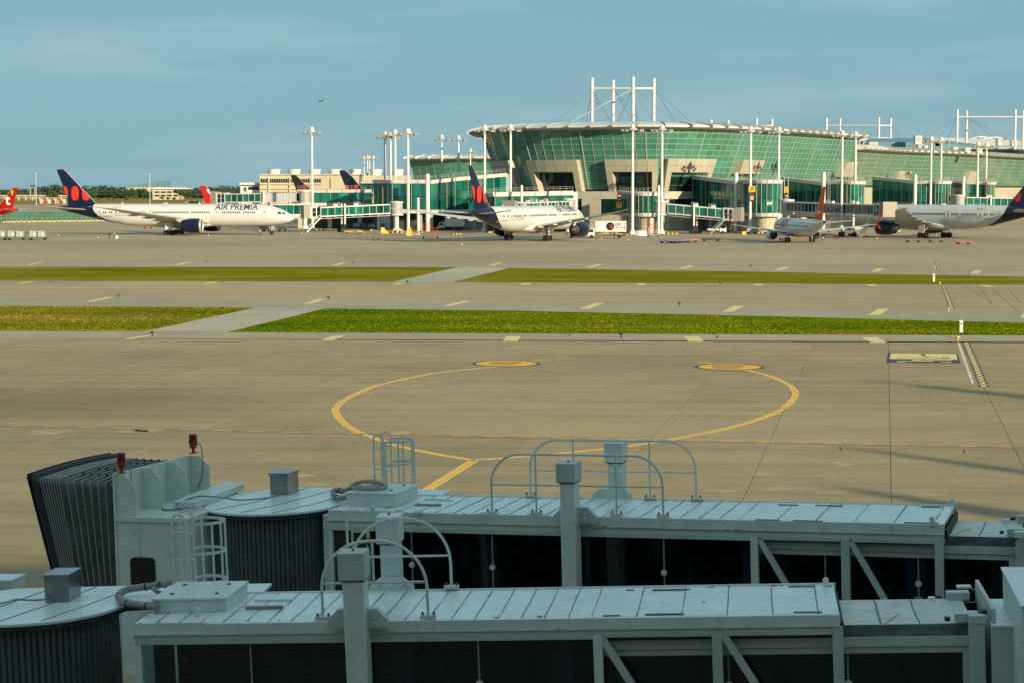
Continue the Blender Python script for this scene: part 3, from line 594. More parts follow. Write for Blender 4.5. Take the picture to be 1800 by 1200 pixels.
def airliner(kind, name, label, cat_, loc, heading, fus, finm, engm, group=None, texts=None, winglet=None, gear=True, tailonly=False):
    P = W787 if kind == 787 else W737; t = thing(name, label, cat_, loc, heading, group)
    b = MB(); NR = 36; rings = []
    pr = P['prof']; S = []
    for a, c in zip(pr, pr[1:]):
        k = max(1, int((c[0]-a[0])/2.5))
        for i in range(k): u = i/k; S.append(tuple(a[j]+(c[j]-a[j])*u for j in range(4)))
    S.append(pr[-1])
    for d, zc, ry, rz in S: rings.append([Vector((-d, math.cos(2*PI*k/NR)*ry, zc+math.sin(2*PI*k/NR)*rz)) for k in range(NR)])
    b.loft(rings); fu = b.build('fuselage', fus, t, True)
    # wing to body fairing
    g0, gx = P['gear'][0], P['gear'][1]; sc_ = P['len']/62.8; b = MB(); rings = []
    for u, r in [(0, .05), (.08, .5), (.25, .9), (.5, 1), (.75, .9), (.93, .5), (1, .05)]:
        d = P['wing'][0][1]-1.5*sc_+u*(20*sc_); zc = 3.0 if kind == 787 else 1.95
        rings.append([Vector((-d, math.cos(2*PI*k/20)*3.05*r*(1 if kind == 787 else .66), zc+math.sin(2*PI*k/20)*1.25*r*(1 if kind == 787 else .66))) for k in range(20)])
    b.loft(rings); b.build('wing_fairing', fus if kind != 787 else M['white'], t, True)
    for s in (-1, 1):
        b = MB(); R = [foil(le, ch, z, th, y*s) for y, le, ch, z, th in P['wing']]
        if s < 0: R = [r[::-1] for r in R]
        b.loft(R); wg = b.build('wing', [M['wingw']], t, True)
        for fy in ([4.2, 8, 12.5, 17.5] if kind == 787 else [3.2, 6.5, 10]):
            for a, c in zip(P['wing'], P['wing'][1:]):
                if a[0] <= fy <= c[0]:
                    u = (fy-a[0])/(c[0]-a[0]); le = a[1]+(c[1]-a[1])*u; ch = a[2]+(c[2]-a[2])*u; z = a[3]+(c[3]-a[3])*u
                    b = MB(); b.lathe([(.02, -(le+ch*.55)), (.2*sc_+.06, -(le+ch*.75)), (.24*sc_+.06, -(le+ch*.95)), (.1, -(le+ch+1.0*sc_)), (.02, -(le+ch+1.5*sc_))], 8, (0, fy*s, z-.28), 'x'); b.build('flap_fairing', M['wingg'], t, True); break
        b = MB(); R = [foil(le, ch, z, th, y*s) for y, le, ch, z, th in P['stab']]
        if s < 0: R = [r[::-1] for r in R]
        b.loft(R); b.build('tailplane', M['wingw'], t, True)
        ey, ex, el, er, ez = P['eng']
        b = MB(); n = 32
        b.lathe([(er*.80, -ex-.35), (er*.86, -ex-.05), (er*.93, -ex), (er, -ex-.5)], n, (0, ey*s, ez), 'x', 1, cap=False)
        b.lathe([(er, -ex-.5), (er*1.06, -ex-el*.3), (er*1.03, -ex-el*.55), (er*.86, -ex-el*.8)], n, (0, ey*s, ez), 'x', 0, cap=False)
        for k in range(18):                 # serrated outlet
            a0, a1, am = 2*PI*k/18, 2*PI*(k+1)/18, 2*PI*(k+.5)/18; f = lambda a, r, x: (-x, ey*s+math.cos(a)*r, ez+math.sin(a)*r)
            b.add([f(a0, er*.86, ex+el*.8), f(a1, er*.86, ex+el*.8), f(am, er*.82, ex+el*.87)], [(0, 1, 2), (2, 1, 0)], 0)
        b.lathe([(er*.80, -ex-.35), (er*.78, -ex-1.0)], n, (0, ey*s, ez), 'x', 2, cap=False)
        b.lathe([(.01, -ex-.55), (er*.16, -ex-.75), (er*.3, -ex-1.1), (er*.79, -ex-1.12)], n, (0, ey*s, ez), 'x', 2, cap=False)
        nc = b.build('engine', [engm, M['crate'], M['dark']], t, True)
        b = MB(); b.lathe([(er*.82, -ex-el*.74), (er*.60, -ex-el*.85), (er*.48, -ex-el*.98), (er*.40, -ex-el*.98), (er*.32, -ex-el*1.0), (er*.05, -ex-el*1.2)], 20, (0, ey*s, ez), 'x'); b.build('exhaust_cone', M['dark'], nc, True)
        b = MB()
        for k in range(P['nfan']):
            a = 2*PI*k/P['nfan']; f = lambda aa, r, x: (-x, ey*s+math.cos(aa)*r, ez+math.sin(aa)*r)
            b.add([f(a, er*.28, ex+.95), f(a+.22, er*.28, ex+1.08), f(a+.30, er*.78, ex+1.08), f(a, er*.78, ex+.9)], [(0, 1, 2, 3), (3, 2, 1, 0)])
        b.build('fan', M['grey'], nc)
        wz = P['wing'][3][3] if kind == 787 else 2.5
        b = MB(); b.hexa([(-(ex+el*.95), ey*s-.2, ez+er*.4), (-(ex+1.1), ey*s-.2, ez+er*.85), (-(ex+1.1), ey*s+.2, ez+er*.85), (-(ex+el*.95), ey*s+.2, ez+er*.4), (-(ex+el+1.6*sc_), ey*s-.15, wz), (-(ex+el*.55), ey*s-.15, wz+.15), (-(ex+el*.55), ey*s+.15, wz+.15), (-(ex+el+1.6*sc_), ey*s+.15, wz)]); b.build('pylon', M['wingg'], t)
        if winglet:
            y, le, ch, z, th = P['wing'][-1]; b = MB()
            b.loft([[Vector((-(le+u*ch), (y+.05)*s, z)) for u in (0, .3, 1, .3)], [Vector((-(le+1.2+u*ch*.45), (y+.9)*s, z+2.4)) for u in (0, .3, 1, .3)]] if False else [[Vector((-(le), y*s, z-.06)), Vector((-(le+ch), y*s, z-.06)), Vector((-(le+ch), y*s, z+.1)), Vector((-(le), y*s, z+.1))], [Vector((-(le+1.5), (y+.85)*s, z+2.3)), Vector((-(le+2.3), (y+.85)*s, z+2.3)), Vector((-(le+2.3), (y+.95)*s, z+2.35)), Vector((-(le+1.5), (y+.95)*s, z+2.35))]])
            b.loft([[Vector((-(le+.2), y*s, z-.06)), Vector((-(le+ch), y*s, z-.06)), Vector((-(le+ch), y*s, z+.1)), Vector((-(le+.2), y*s, z+.1))], [Vector((-(le+1.7), (y+.5)*s, z-1.2)), Vector((-(le+2.2), (y+.5)*s, z-1.2)), Vector((-(le+2.2), (y+.58)*s, z-1.18)), Vector((-(le+1.7), (y+.58)*s, z-1.18))]])
            b.build('winglet', winglet, t)
        # main gear
        gy, gx, wr, nw = P['gear']; b = MB(); topz = 3.3 if kind == 787 else 2.0
        b.tube([(-gx+.2, gy*s*.95, topz), (-gx, gy*s, wr+.1)], .17*sc_+.05, 8); b.bar((-gx-1.2*sc_, gy*s*.7, topz), (-gx, gy*s, wr+.7), .12)
        if nw == 4: b.bar((-gx-.9, gy*s, wr), (-gx+.9, gy*s, wr), .22)
        lg = b.build('main_gear_leg', M['grey'], t)
        if kind == 787:
            b = MB(); b.box(-gx-.9, -gx+.9, (gy+.62)*s-.04, (gy+.62)*s+.04, 1.4, 3.3); b.build('gear_door', M['white'], lg)
        for dx in ((-.75, .75) if nw == 4 else (0,)):
            for dy in (-.42, .42):
                b = MB(); b.lathe([(wr*.5, -.2), (wr*.92, -.2), (wr, -.1), (wr, .1), (wr*.92, .2), (wr*.5, .2)], 20, (-gx+dx, (gy*s+dy*(1 if nw == 4 else .9)), wr), 'y', 0)
                b.lathe([(.02, -.17), (wr*.5, -.17), (wr*.5, .17), (.02, .17)], 14, (-gx+dx, gy*s+dy*(1 if nw == 4 else .9), wr), 'y', 1)
                b.build('wheel', [M['tyre'], M['hub']], lg, True)
    nx, nr = P['nose']; b = MB(); b.tube([(-nx, 0, 2.6 if kind == 787 else 1.5), (-nx, 0, nr)], .1, 8); b.bar((-nx-1.1, 0, 2.4 if kind == 787 else 1.4), (-nx, 0, nr+.5), .08)
    b.box(-nx-.7, -nx+.7, .38, .42, 1.3, 2.6) if kind == 787 else None
    lg = b.build('nose_gear_leg', M['grey'], t)
    for dy in (-.28, .28):
        b = MB(); b.lathe([(.02, -.13), (nr*.9, -.13), (nr, 0), (nr*.9, .13), (.02, .13)], 18, (-nx, dy, nr), 'y'); b.build('wheel', M['tyre'], lg, True)
    # fin
    b = MB(); R = [foil(le, ch, z, th, vertical=True) for z, le, ch, th in P['fin']]; b.loft(R)
    z0, le0 = P['fin'][0][0], P['fin'][0][1]
    fin = b.build('tail_fin', finm, t, True)
    b = MB()
    for a, c in zip(P['fin'][1:], P['fin'][2:]): b.tube([(-a[1]+.03, 0, a[0]), (-c[1]+.03, 0, c[0])], .07, 6)
    b.build('fin_leading_edge', M['crate'], fin)
    b = MB(); b.lathe([(P['prof'][-1][2]*1.02, -P['prof'][-1][0]+.02), (P['prof'][-1][2]*.75, -P['prof'][-1][0]-.55), (P['prof'][-1][2]*.5, -P['prof'][-1][0]-.5), (.05, -P['prof'][-1][0]-.2)], 16, (0, 0, P['prof'][-1][1]), 'x'); b.build('exhaust_outlet', M['dark'], t, True)
    # windows, doors, cockpit
    for s in (-1, 1):
        b = MB(); wz = P['wz']; ww, wh, st = (.30, .46, .56) if kind == 787 else (.25, .36, .51)
        R = random.Random(5)
        for x0, x1 in P['winrows']:
            d = x0
            while d < x1:
                q = [skin(P, d, wz-wh/2, s), skin(P, d+ww, wz-wh/2, s), skin(P, d+ww, wz+wh/2, s), skin(P, d, wz+wh/2, s)]
                if s > 0: q = q[::-1]
                if R.random() > .06: b.quad(*q)
                d += st
        tag(b.build('cabin_windows', M['cwin'], t), kind='stuff')
        dw, dh = (1.07, 2.0) if kind == 787 else (.86, 1.8); z0 = wz-1.35 if kind == 787 else wz-1.15
        for d in P['doors']:
            b = MB(); N = 6
            for k in range(N):
                za, zb = z0+dh*k/N, z0+dh*(k+1)/N
                for dd in (d-dw/2, d+dw/2): b.bar(skin(P, dd, za, s, .02), skin(P, dd, zb, s, .02), .07, .04)
            for zz in (z0, z0+dh): b.bar(skin(P, d-dw/2, zz, s, .02), skin(P, d+dw/2, zz, s, .02), .07, .04)
            dr = b.build('door', M['line'], t)
            b = MB(); q = [skin(P, d-.12, wz-.1, s, .03), skin(P, d+.12, wz-.1, s, .03), skin(P, d+.12, wz+.25, s, .03), skin(P, d-.12, wz+.25, s, .03)]; b.quad(*(q if s < 0 else q[::-1])); b.build('door_window', M['cwin'], dr)
        b = MB(); c0 = [(1.95, 5.35, 2.75, 5.95), (2.85, 5.45, 3.9, 6.1)] if kind == 787 else [(1.5, 3.75, 2.0, 4.15), (2.08, 3.8, 2.75, 4.22)]
        for xa, za, xb, zb in c0:
            q = [skin(P, xa, za, s, .03), skin(P, xb, za, s, .03), skin(P, xb, zb, s, .03), skin(P, xa+.35*(xb-xa), zb-.08, s, .03)]; b.quad(*(q if s < 0 else q[::-1]))
        b.build('cockpit_window', M['cwin'], t)
    b = MB()
    for d, h in ((14, .35), (24.5, .45), (45, .35)) if kind == 787 else ((9, .3), (17, .35)):
        zc, ry, rz = fus_at(P, d); b.prism_y([(-d, zc+rz-.03), (-d-.5, zc+rz-.03), (-d-.55, zc+rz+h), (-d-.3, zc+rz+h)], -.03, .03)
    b.build('antenna', M['white'], t)
    zc, ry, rz = fus_at(P, 34.0 if kind == 787 else 22); b = MB(); b.lathe([(.02, .32), (.6, .25), (.95, 0)], 16, (-(34.0 if kind == 787 else 22), 0, zc+rz-.02), 'z'); o = b.build('radome_bump', M['white'], t, True); o.scale = (1.0, 1, 1)
    if texts: texts(t, P)
    return t
def side_text(P, s, d_start, zb, h, width, side, m, t, bold=.0, shear=0.):
    """lettering wrapped on the fuselage; d_start = distance from nose of the first letter"""
    sg = 1 if side < 0 else -1
    return put_text('lettering', s, h, lambda x, y: skin(P, d_start-sg*x, zb+y, side, .045), m, t, bold, width, shear, cuts=7)
def dots(t, P):
    fin = [c for c in t.children if c.name.startswith('tail_fin')][0]
    for s in (-1, 1):
        for k, xc in enumerate((55.0, 57.9, 60.85)):
            b = MB(); pts = []
            for i in range(40):
                a = 2*PI*i/40; cx = abs(math.cos(a))**.8*math.copysign(1, math.cos(a)); sz = abs(math.sin(a))**.8*math.copysign(1, math.sin(a))
                x = xc+1.0*cx; z = 10.75+1.85*sz
                # clip to the fin outline
                F = P['fin']
                for a1, c1 in zip(F, F[1:]):
                    if a1[0] <= z <= c1[0]:
                        u = (z-a1[0])/(c1[0]-a1[0]); le = a1[1]+(c1[1]-a1[1])*u; te = le+a1[2]+(c1[2]-a1[2])*u; x = max(le+.16, min(te-.05, x)); break
                pts.append((-x, s*(.34 if True else 0), z))
            # lie just proud of the fin skin
            def y_at(x, z):
                F = P['fin']
                for a1, c1 in zip(F, F[1:]):
                    if a1[0] <= z <= c1[0]:
                        u = (z-a1[0])/(c1[0]-a1[0]); le = a1[1]+(c1[1]-a1[1])*u; ch = a1[2]+(c1[2]-a1[2])*u; th = a1[3]+(c1[3]-a1[3])*u; c = (x-le)/ch
                        K = [(0, 0), (.04, .5), (.18, .95), (.4, 1), (.7, .6), (1, .06)]
                        for p, q in zip(K, K[1:]):
                            if p[0] <= c <= q[0]: return th/2*(p[1]+(q[1]-p[1])*(c-p[0])/(q[0]-p[0]))
                return .1
            cx = sum(-p[0] for p in pts)/40; cz = 10.75
            rings = []
            vs = []; N = 5
            for r in range(N+1):
                for p in pts:
                    x = cx+(-p[0]-cx)*r/N; z = cz+(p[2]-cz)*r/N; vs.append((-x, s*(y_at(x, z)+.035), z))
            fs = [(r*40+i, r*40+(i+1) % 40, (r+1)*40+(i+1) % 40, (r+1)*40+i) for r in range(N) for i in range(40)]
            if s < 0: fs = [f[::-1] for f in fs]
            b.add(vs, fs); b.build('tail_emblem', M['dotred'], fin)
def tx787(t, P):
    dots(t, P)
    for s in (-1, 1):
        a, b_ = (20.2, 9.0) if s < 0 else (9.0, 20.2)
        side_text(P, 'AIR PREMIA', a, 6.5, 1.3, 11.2, s, M['tlet'], t, .012)
        side_text(P, 'DREAM)LINER', 47.0 if s < 0 else 39.8, 4.55, .5, 7.2, s, M['line'], t)
        side_text(P, 'HL8517', 47.5 if s < 0 else 45.2, 6.85, .4, 2.3, s, M['line'], t)
        side_text(P, 'BOEING 787-9', 49.8 if s < 0 else 47.4, 4.7, .22, 2.4, s, M['tlet'], t)
def place(main_px, main_Y, heading, P):          # where the nose goes if the main gear centre stands at this column and distance
    X = (main_px-900)/FPX*math.sqrt(1)*(main_Y*math.cos(PITCH)+CAM_H*math.sin(PITCH)); d = P['gear'][1]
    return (X+math.cos(heading)*d, main_Y+math.sin(heading)*d, 0)
hA = math.radians(-5); pA = (-88.1+.4*math.sin(hA), 520, 0); gx = W787['gear'][1]
airliner(787, 'airliner', 'white airliner with navy tail and red ovals, side on, its whole length in view', 'airplane', (pA[0]+math.cos(hA)*gx, pA[1]+math.sin(hA)*gx, 0), hA, M['fus787'], M['navy'], M['navy'], 'navy tailed airliners', tx787)
hB = math.radians(90-25); airliner(787, 'airliner', 'white airliner with navy tail and red ovals, seen from behind by the catering truck', 'airplane', place(928, 461, hB, W787), hB, M['fus787'], M['navy'], M['navy'], 'navy tailed airliners', tx787)
hC = math.radians(180-47); airliner(787, 'airliner', 'white airliner with navy tail cut by the frame edge, behind the small orange jet', 'airplane', place(1643, 489, hC, W787), hC, M['fus787'], M['navy'], M['navy'], 'navy tailed airliners', tx787)
hD = math.radians(0); airliner(787, 'airliner', 'navy tail fin with red ovals rising behind the low glass corridor', 'airplane', (-50.5+61, 604, .5), hD, M['fus787'], M['navy'], M['navy'], 'navy tailed airliners', tx787)
def txleaf(t, P):
    fin = [c for c in t.children if c.name.startswith('tail_fin')][0]
    b = MB(); pts = []; leaf = [(0,1.5),(.3,.95),(.65,1.1),(.55,.35),(.95,.75),(1.05,.45),(1.45,.5),(1.3,.1),(1.55,-.1),(.75,-.7),(.85,-.95),(.1,-.85),(.08,-1.5),(-.08,-1.5),(-.1,-.85),(-.85,-.95),(-.75,-.7),(-1.55,-.1),(-1.3,.1),(-1.45,.5),(-1.05,.45),(-.95,.75),(-.55,.35),(-.65,1.1),(-.3,.95)]
    b.poly([(-57.6+x*1.0, -.36, 11+z*1.0) for x, z in leaf]); 
    for k in range(32):
        a, c = 2*PI*k/32, 2*PI*(k+1)/32; b.quad((-57.6+math.cos(a)*1.75, -.35, 11+math.sin(a)*1.95), (-57.6+math.cos(c)*1.75, -.35, 11+math.sin(c)*1.95), (-57.6+math.cos(c)*2.05, -.35, 11+math.sin(c)*2.25), (-57.6+math.cos(a)*2.05, -.35, 11+math.sin(a)*2.25))
    b.build('tail_emblem', M['finred'], fin)
hE = math.radians(12); q = at(513, 308, 745)
airliner(787, 'airliner', 'black tail fin with a red leaf roundel in front of the cream utility building', 'airplane', (q.x+math.cos(hE)*62.3, 745+math.sin(hE)*62.3, q.z-17), hE, M['fus_dark'], M['finbk'], M['finbk'], None, txleaf)
# small jets
def txjeju(t, P):
    fin = [c for c in t.children if c.name.startswith('tail_fin')][0]
    for s in (-1, 1):
        side_text(P, 'JEJU air', 15.5 if s < 0 else 9.5, 3.85, 1.2, 6.0, s, M['olet'], t, .02, .2)
        side_text(P, 'JEJU AIR', 15.0 if s < 0 else 9.8, 3.0, .5, 5.0, s, M['olet'], t, .02)
        side_text(P, 'HL8', 27.5 if s < 0 else 26, 4.3, .4, 1.5, s, M['olet'], t)
        put_text('lettering', 'JEJUair', .9, (lambda x, y: (-36.8+x, -.24, 6.3+y)) if s < 0 else (lambda x, y: (-33.6-x, .24, 6.3+y)), M['wlet'], fin, .01, 3.2)
hJ = math.radians(90+7.5)
jj = airliner(737, 'small_jet', 'small white jet with orange tail and orange belly, seen from behind between two gates', 'airplane', place(1406, 447, hJ, W737), hJ, M['fus_or'], M['finor'], M['white'], None, txjeju, M['finor'])
def txt(t, P):
    fin = [c for c in t.children if c.name.startswith('tail_fin')][0]
    put_text('lettering', 't', 5.2, lambda x, y: (-36.0+x, .26, 6.6+y) if False else (-34.4-x, .26, 6.4+y), M['wlet'], fin, .12, None)
    b = MB(); b.poly([(-37.2+a, .26, 9.6+c) for a, c in [(0, 0), (.3, .5), (.55, 1.4), (.5, 1.9), (-.1, 2.0), (-.45, 1.5), (-.3, .9)]][::-1]); b.build('tail_apostrophe', M['glet'], fin)
hT = math.radians(180-14)
q = at(30, 330.5, 690)
airliner(737, 'small_jet', 'small jet with red tail and white letter t, cut by the frame edge', 'airplane', (q.x+math.cos(hT)*38.9, 690+math.sin(hT)*38.9, q.z-12.4), hT, M['fus_red'], M['finred'], M['white'], None, txt, M['finred'])
def txe(t, P):
    fin = [c for c in t.children if c.name.startswith('tail_fin')][0]
    put_text('lettering', 'EASTAR', 1.3, lambda x, y: (-(37.2-x*.78-y*.5), -.28, 11.0-x*.95+y*.35), M['wlet'], fin, .04, 5.2)
hS = math.radians(28); q = at(353, 327, 640)
airliner(737, 'small_jet', 'bright red tail fin with white lettering showing above the side-on airliner', 'airplane', (q.x+math.cos(hS)*38.9, 640+math.sin(hS)*38.9, q.z-12.4), hS, M['fus_red'], M['finred'], M['white'], None, txe, M['finred'])
q = at(564, 177, 4600); hF = math.radians(110)
fl = airliner(737, 'small_jet', 'small white jet with pink red tail flying in the sky above the light masts', 'airplane', (q.x-4, 4600, q.z-3), hF, M['fus_or'], M['finred'], M['white'], None, None, M['finred'])
fl.rotation_euler = (math.radians(-3), math.radians(-5), hF)
# ---------------------------------------------------------------- concourse: leaning green glass walls on a curved plan
class Facade:
    def __init__(s, pts, zt, k):
        P = cat([Vector((x, y, 0)) for x, y in pts], 16); s.P = [P[0]]; s.S = [0.]; s.zt = zt; s.k = k
        for p in P[1:]: s.S.append(s.S[-1]+(p-s.P[-1]).length); s.P.append(p)
        s.L = s.S[-1]
    def pos(s, u):
        u = max(0, min(s.L-1e-4, u)); lo = 0
        for i in range(len(s.S)-1):
            if s.S[i] <= u <= s.S[i+1]: lo = i; break
        a, b = s.P[lo], s.P[lo+1]; t = (u-s.S[lo])/(s.S[lo+1]-s.S[lo]); return a.lerp(b, t)
    def nrm(s, u):
        d = s.pos(u+2.0)-s.pos(u-2.0); d.normalize(); return Vector((d.y, -d.x, 0))
    def pt(s, u, z, off=0.): 
        p = s.pos(u)+s.nrm(u)*(off-s.k*(s.zt-z)); return Vector((p.x, p.y, z))
    def find(s, px, z, off=0.):
        best = min((abs(proj(s.pt(s.L*i/600, z, off))[0]-px), s.L*i/600) for i in range(601)); return best[1]
def concourse(name, label, pts, zt, k, zb, bay, rowh, single, portals, group='leaning glass concourse halls', first=.8, canopy=True):
    F = Facade(pts, zt, k); t = thing(name, label, 'terminal building', (0, 0, 0), 0, group)
    nb = int(F.L/bay); rows = [zt-first]
    while rows[-1]-rowh > zb: rows.append(rows[-1]-rowh)
    rows = [zt]+rows; rest = MB(); cnt = 0
    R = random.Random(3)
    for i in range(nb):
        a, c = i*bay+.09, (i+1)*bay-.09
        vis = proj(F.pt((a+c)/2, zt))[0]; d = F.pos((a+c)/2); wpx = abs(proj(F.pt(c, zt))[0]-proj(F.pt(a, zt))[0])
        for j in range(len(rows)-1):
            z1, z0 = rows[j]-.06, rows[j+1]+.06
            q = [F.pt(a, z0), F.pt(c, z0), F.pt(c, z1), F.pt(a, z1)]; n = F.nrm((a+c)/2)*-.08
            tw = [p+F.nrm((a+c)/2)*R.uniform(-.02, .02) for p in q]; v = tw+[p+n for p in tw]
            fs = [(0, 1, 2, 3), (7, 6, 5, 4), (0, 4, 5, 1), (1, 5, 6, 2), (2, 6, 7, 3), (3, 7, 4, 0)]
            if single and wpx > 8.3 and cnt < 296:
                b = MB(); b.add(v, fs); b.build('pane', M['gglass'], t); cnt += 1
            else: rest.add(v, fs)
    tag(rest.build('pane_field', M['gglass'], t), kind='stuff')
    for i in range(nb+1):
        b = MB(); big = i % 6 == 0
        b.bar(F.pt(i*bay, zt, .05), F.pt(i*bay, rows[-1], .05), .30 if big else .12, .3 if big else .12); b.build('mullion', M['mullion'], t)
    for z in rows:
        b = MB(); N = nb*2
        for i in range(N): b.bar(F.pt(nb*bay*i/N, z, .05), F.pt(nb*bay*(i+1)/N, z, .05), .10, .10)
        b.build('transom', M['mullion'], t)
    # dark interior closing the building behind the glass
    b = MB(); N = 40
    top = [F.pt(F.L*i/N, zt, -.7) for i in range(N+1)]; bot = [F.pt(F.L*i/N, zb, -.7) for i in range(N+1)]
    for i in range(N): b.quad(bot[i], bot[i+1], top[i+1], top[i])
    b.build('inner_wall', M['gmull'], t)
    b = MB(); back = [Vector((p.x+8, p.y+55, zt)) for p in top]
    for i in range(N):
        b.quad(top[i]+Vector((0, 0, .3)), top[i+1]+Vector((0, 0, .3)), back[i+1]+Vector((0, 0, .3)), back[i]+Vector((0, 0, .3)))
        b.quad(Vector((back[i].x, back[i].y, 0)), Vector((back[i+1].x, back[i+1].y, 0)), back[i+1], back[i])
    for e in (0, N): b.quad(bot[e], top[e], back[e], Vector((back[e].x, back[e].y, zb)))
    b.build('roof_deck', M['roofg'], t)
    if canopy:
        cw = 6.6; prof = [(-.9, .2), (2.6, .35), (3.7, .75), (3.6, 1.15), (2.2, 1.7), (-1.5, 2.15), (-6, 2.6), (-6, .2)]
        b = MB(); n = int(F.L/cw)
        for i in range(n):
            rings = [[F.pt(u, zt, o)+Vector((0, 0, h)) for o, h in prof] for u in [i*cw+.22+(cw-.44)*q/3 for q in range(4)]]
            b = MB(); b.loft(rings); b.build('roof_panel', M['roofw'], t)
        for i in range(n+1):
            u = i*cw; b = MB()
            pp = [F.pt(u, zt, o)+Vector((0, 0, h)) for o, h in [(-.8, .1), (2.8, .3), (4.9, .9), (4.9, 1.4), (2.4, 1.95), (-2, 2.4)]]
            d = (F.pos(u+1)-F.pos(u-1)).normalized()*.16; b.loft([[p-d for p in pp], [p+d for p in pp]]); b.build('roof_rib', M['mast'] if i < 5 else M['grey'], t)
        b = MB()
        for i in range(N):
            for o, h in ((-.3, .05),): b.bar(F.pt(F.L*i/N, zt, o+.35)+Vector((0, 0, h)), F.pt(F.L*(i+1)/N, zt, o+.35)+Vector((0, 0, h)), .5, .3)
        b.build('eaves_band', M['mullion'], t)
    for pa, pb, ztop, zmid, zlow, off in portals:
        u0, u1 = sorted((F.find(pa, ztop, off), F.find(pb, ztop, off))); lw = 1.9
        pt = []
        def slab(ua, ub, za, zb_, o0, o1, nm='portal_beam'):
            b = MB(); b.hexa([F.pt(ua, za, o1), F.pt(ub, za, o1), F.pt(ub, za, o0), F.pt(ua, za, o0), F.pt(ua, zb_, o1), F.pt(ub, zb_, o1), F.pt(ub, zb_, o0), F.pt(ua, zb_, o0)]); return b.build(nm, M['beige'], t)
        n = max(1, int((u1-u0)/3.2))
        for r in range(2):                    # stone panels of the beam
            for i in range(n):
                ua = u0+(u1-u0)*i/n+.03; ub = u0+(u1-u0)*(i+1)/n-.03; zz = zmid+(ztop-zmid)*r/2; slab(ua, ub, zz+.03, zz+(ztop-zmid)/2-.03, -.4, off, 'stone_panel')
        slab(u0+.05, u1-.05, zmid+.05, ztop-.08, -.5, off-.12, 'portal_beam')
        if zlow is not None:
            for ua in (u0, u1-lw):
                slab(ua, ua+lw, zlow, zmid-.02, -.4, off, 'portal_leg')
            # windows inside the portal
            wn_ = max(2, int((u1-u0-2*lw)/2.6))
            for i in range(wn_):
                ua = u0+lw+(u1-u0-2*lw)*i/wn_; ub = ua+(u1-u0-2*lw)/wn_
                for za, zc, mm in ((zlow+.2, zlow+2.7, 'wglass'), (zlow+2.9, zlow+5.2, 'wglass'), (zlow+5.4, zmid, 'gglass')):
                    if zc > za+.3:
                        b = MB(); b.hexa([F.pt(ua+.08, za, .25), F.pt(ub-.08, za, .25), F.pt(ub-.08, za, .1), F.pt(ua+.08, za, .1), F.pt(ua+.08, zc, .25), F.pt(ub-.08, zc, .25), F.pt(ub-.08, zc, .1), F.pt(ua+.08, zc, .1)]); b.build('portal_window', M[mm], t)
    return t, F
tA, FA = concourse('concourse_hall', 'great curved green glass hall with beige stone portals and white roof rim', [(-9, 668), (-9.5, 636), (-6, 606), (4.7, 589), (22, 578), (43, 571.5), (60, 583), (79, 610), (96.4, 641), (113, 670), (119, 681)], 28.8, .40, 11.0, 3.35, 1.62, True,
    [(858, 893, 20.4, 16.8, 11.0, 2.6), (925, 1012, 20.4, 16.8, 11.2, 2.6), (1061, 1158, 20.4, 16.8, 11.2, 2.6), (1176, 1260, 20.6, 16.6, 10.2, 2.6), (1308, 1345, 20.6, 16.4, None, 2.6), (1490, 1513, 20.9, 15.9, None, 2.2)])
tB, FB = concourse('concourse_hall', 'lower green glass wing stepping down and away to the right of the great hall', [(117, 684), (130, 712), (146, 745), (182, 800), (228, 888), (300, 1010)], 25.0, .40, 12.4, 3.0, 1.55, False,
    [(1583, 1604, 18.6, 14.6, None, 2.0), (1706, 1722, 19.0, 14.6, None, 2.0)])
tC, FC = concourse('concourse_hall', 'distant dark glass hall seen between the light masts left of the great hall', [(-46, 900), (-30, 890), (-10, 885), (12, 880)], 24.6, .35, 10.0, 4.2, 2.2, False, [])
tD, FD = concourse('concourse_hall', 'farthest hall with a pale ribbed roof rim behind the stepped wing', [(188, 925), (215, 905), (250, 890), (290, 880)], 29.0, .30, 14.0, 4.2, 2.2, False, [])
# stone base and lower storeys of the great hall
b = MB(); N = 24; u0, u1 = FA.find(862, 11), FA.find(1300, 11)
for i in range(N):
    a, c = u0+(u1-u0)*i/N, u0+(u1-u0)*(i+1)/N
    for r in range(5):
        b = MB(); z0, z1 = r*2.24+.02, (r+1)*2.24-.02
        if r in (2, 3) and i % 4 != 0: b.hexa([FA.pt(a+.1, z0, 6.6), FA.pt(c-.1, z0, 6.6), FA.pt(c-.1, z0, 6.2), FA.pt(a+.1, z0, 6.2), FA.pt(a+.1, z1, 6.6), FA.pt(c-.1, z1, 6.6), FA.pt(c-.1, z1, 6.2), FA.pt(a+.1, z1, 6.2)]); o = b.build('window', M['wglass'], tA); continue
        k_ = lambda u, z, o: (lambda p: Vector((p.x, p.y, z)))(FA.pt(u, 11.0, o))
        b.hexa([k_(a+.02, z0, 2.6), k_(c-.02, z0, 2.6), k_(c-.02, z0, .5), k_(a+.02, z0, .5), k_(a+.02, z1, 2.6), k_(c-.02, z1, 2.6), k_(c-.02, z1, .5), k_(a+.02, z1, .5)]); b.build('stone_panel', M['beige'], tA)
for o in [c for c in tA.children if c.name.startswith('window')]:
    bpy.data.objects.remove(o)
for i in range(N):
    if i % 4 == 0: continue
    a, c = u0+(u1-u0)*i/N, u0+(u1-u0)*(i+1)/N
    for r in (2, 3):
        b = MB(); z0, z1 = r*2.24+.08, (r+1)*2.24-.08; b.hexa([k_(a+.1, z0, 2.3), k_(c-.1, z0, 2.3), k_(c-.1, z0, 1.9), k_(a+.1, z0, 1.9), k_(a+.1, z1, 2.3), k_(c-.1, z1, 2.3), k_(c-.1, z1, 1.9), k_(a+.1, z1, 1.9)]); b.build('window', M['wglass'], tA)
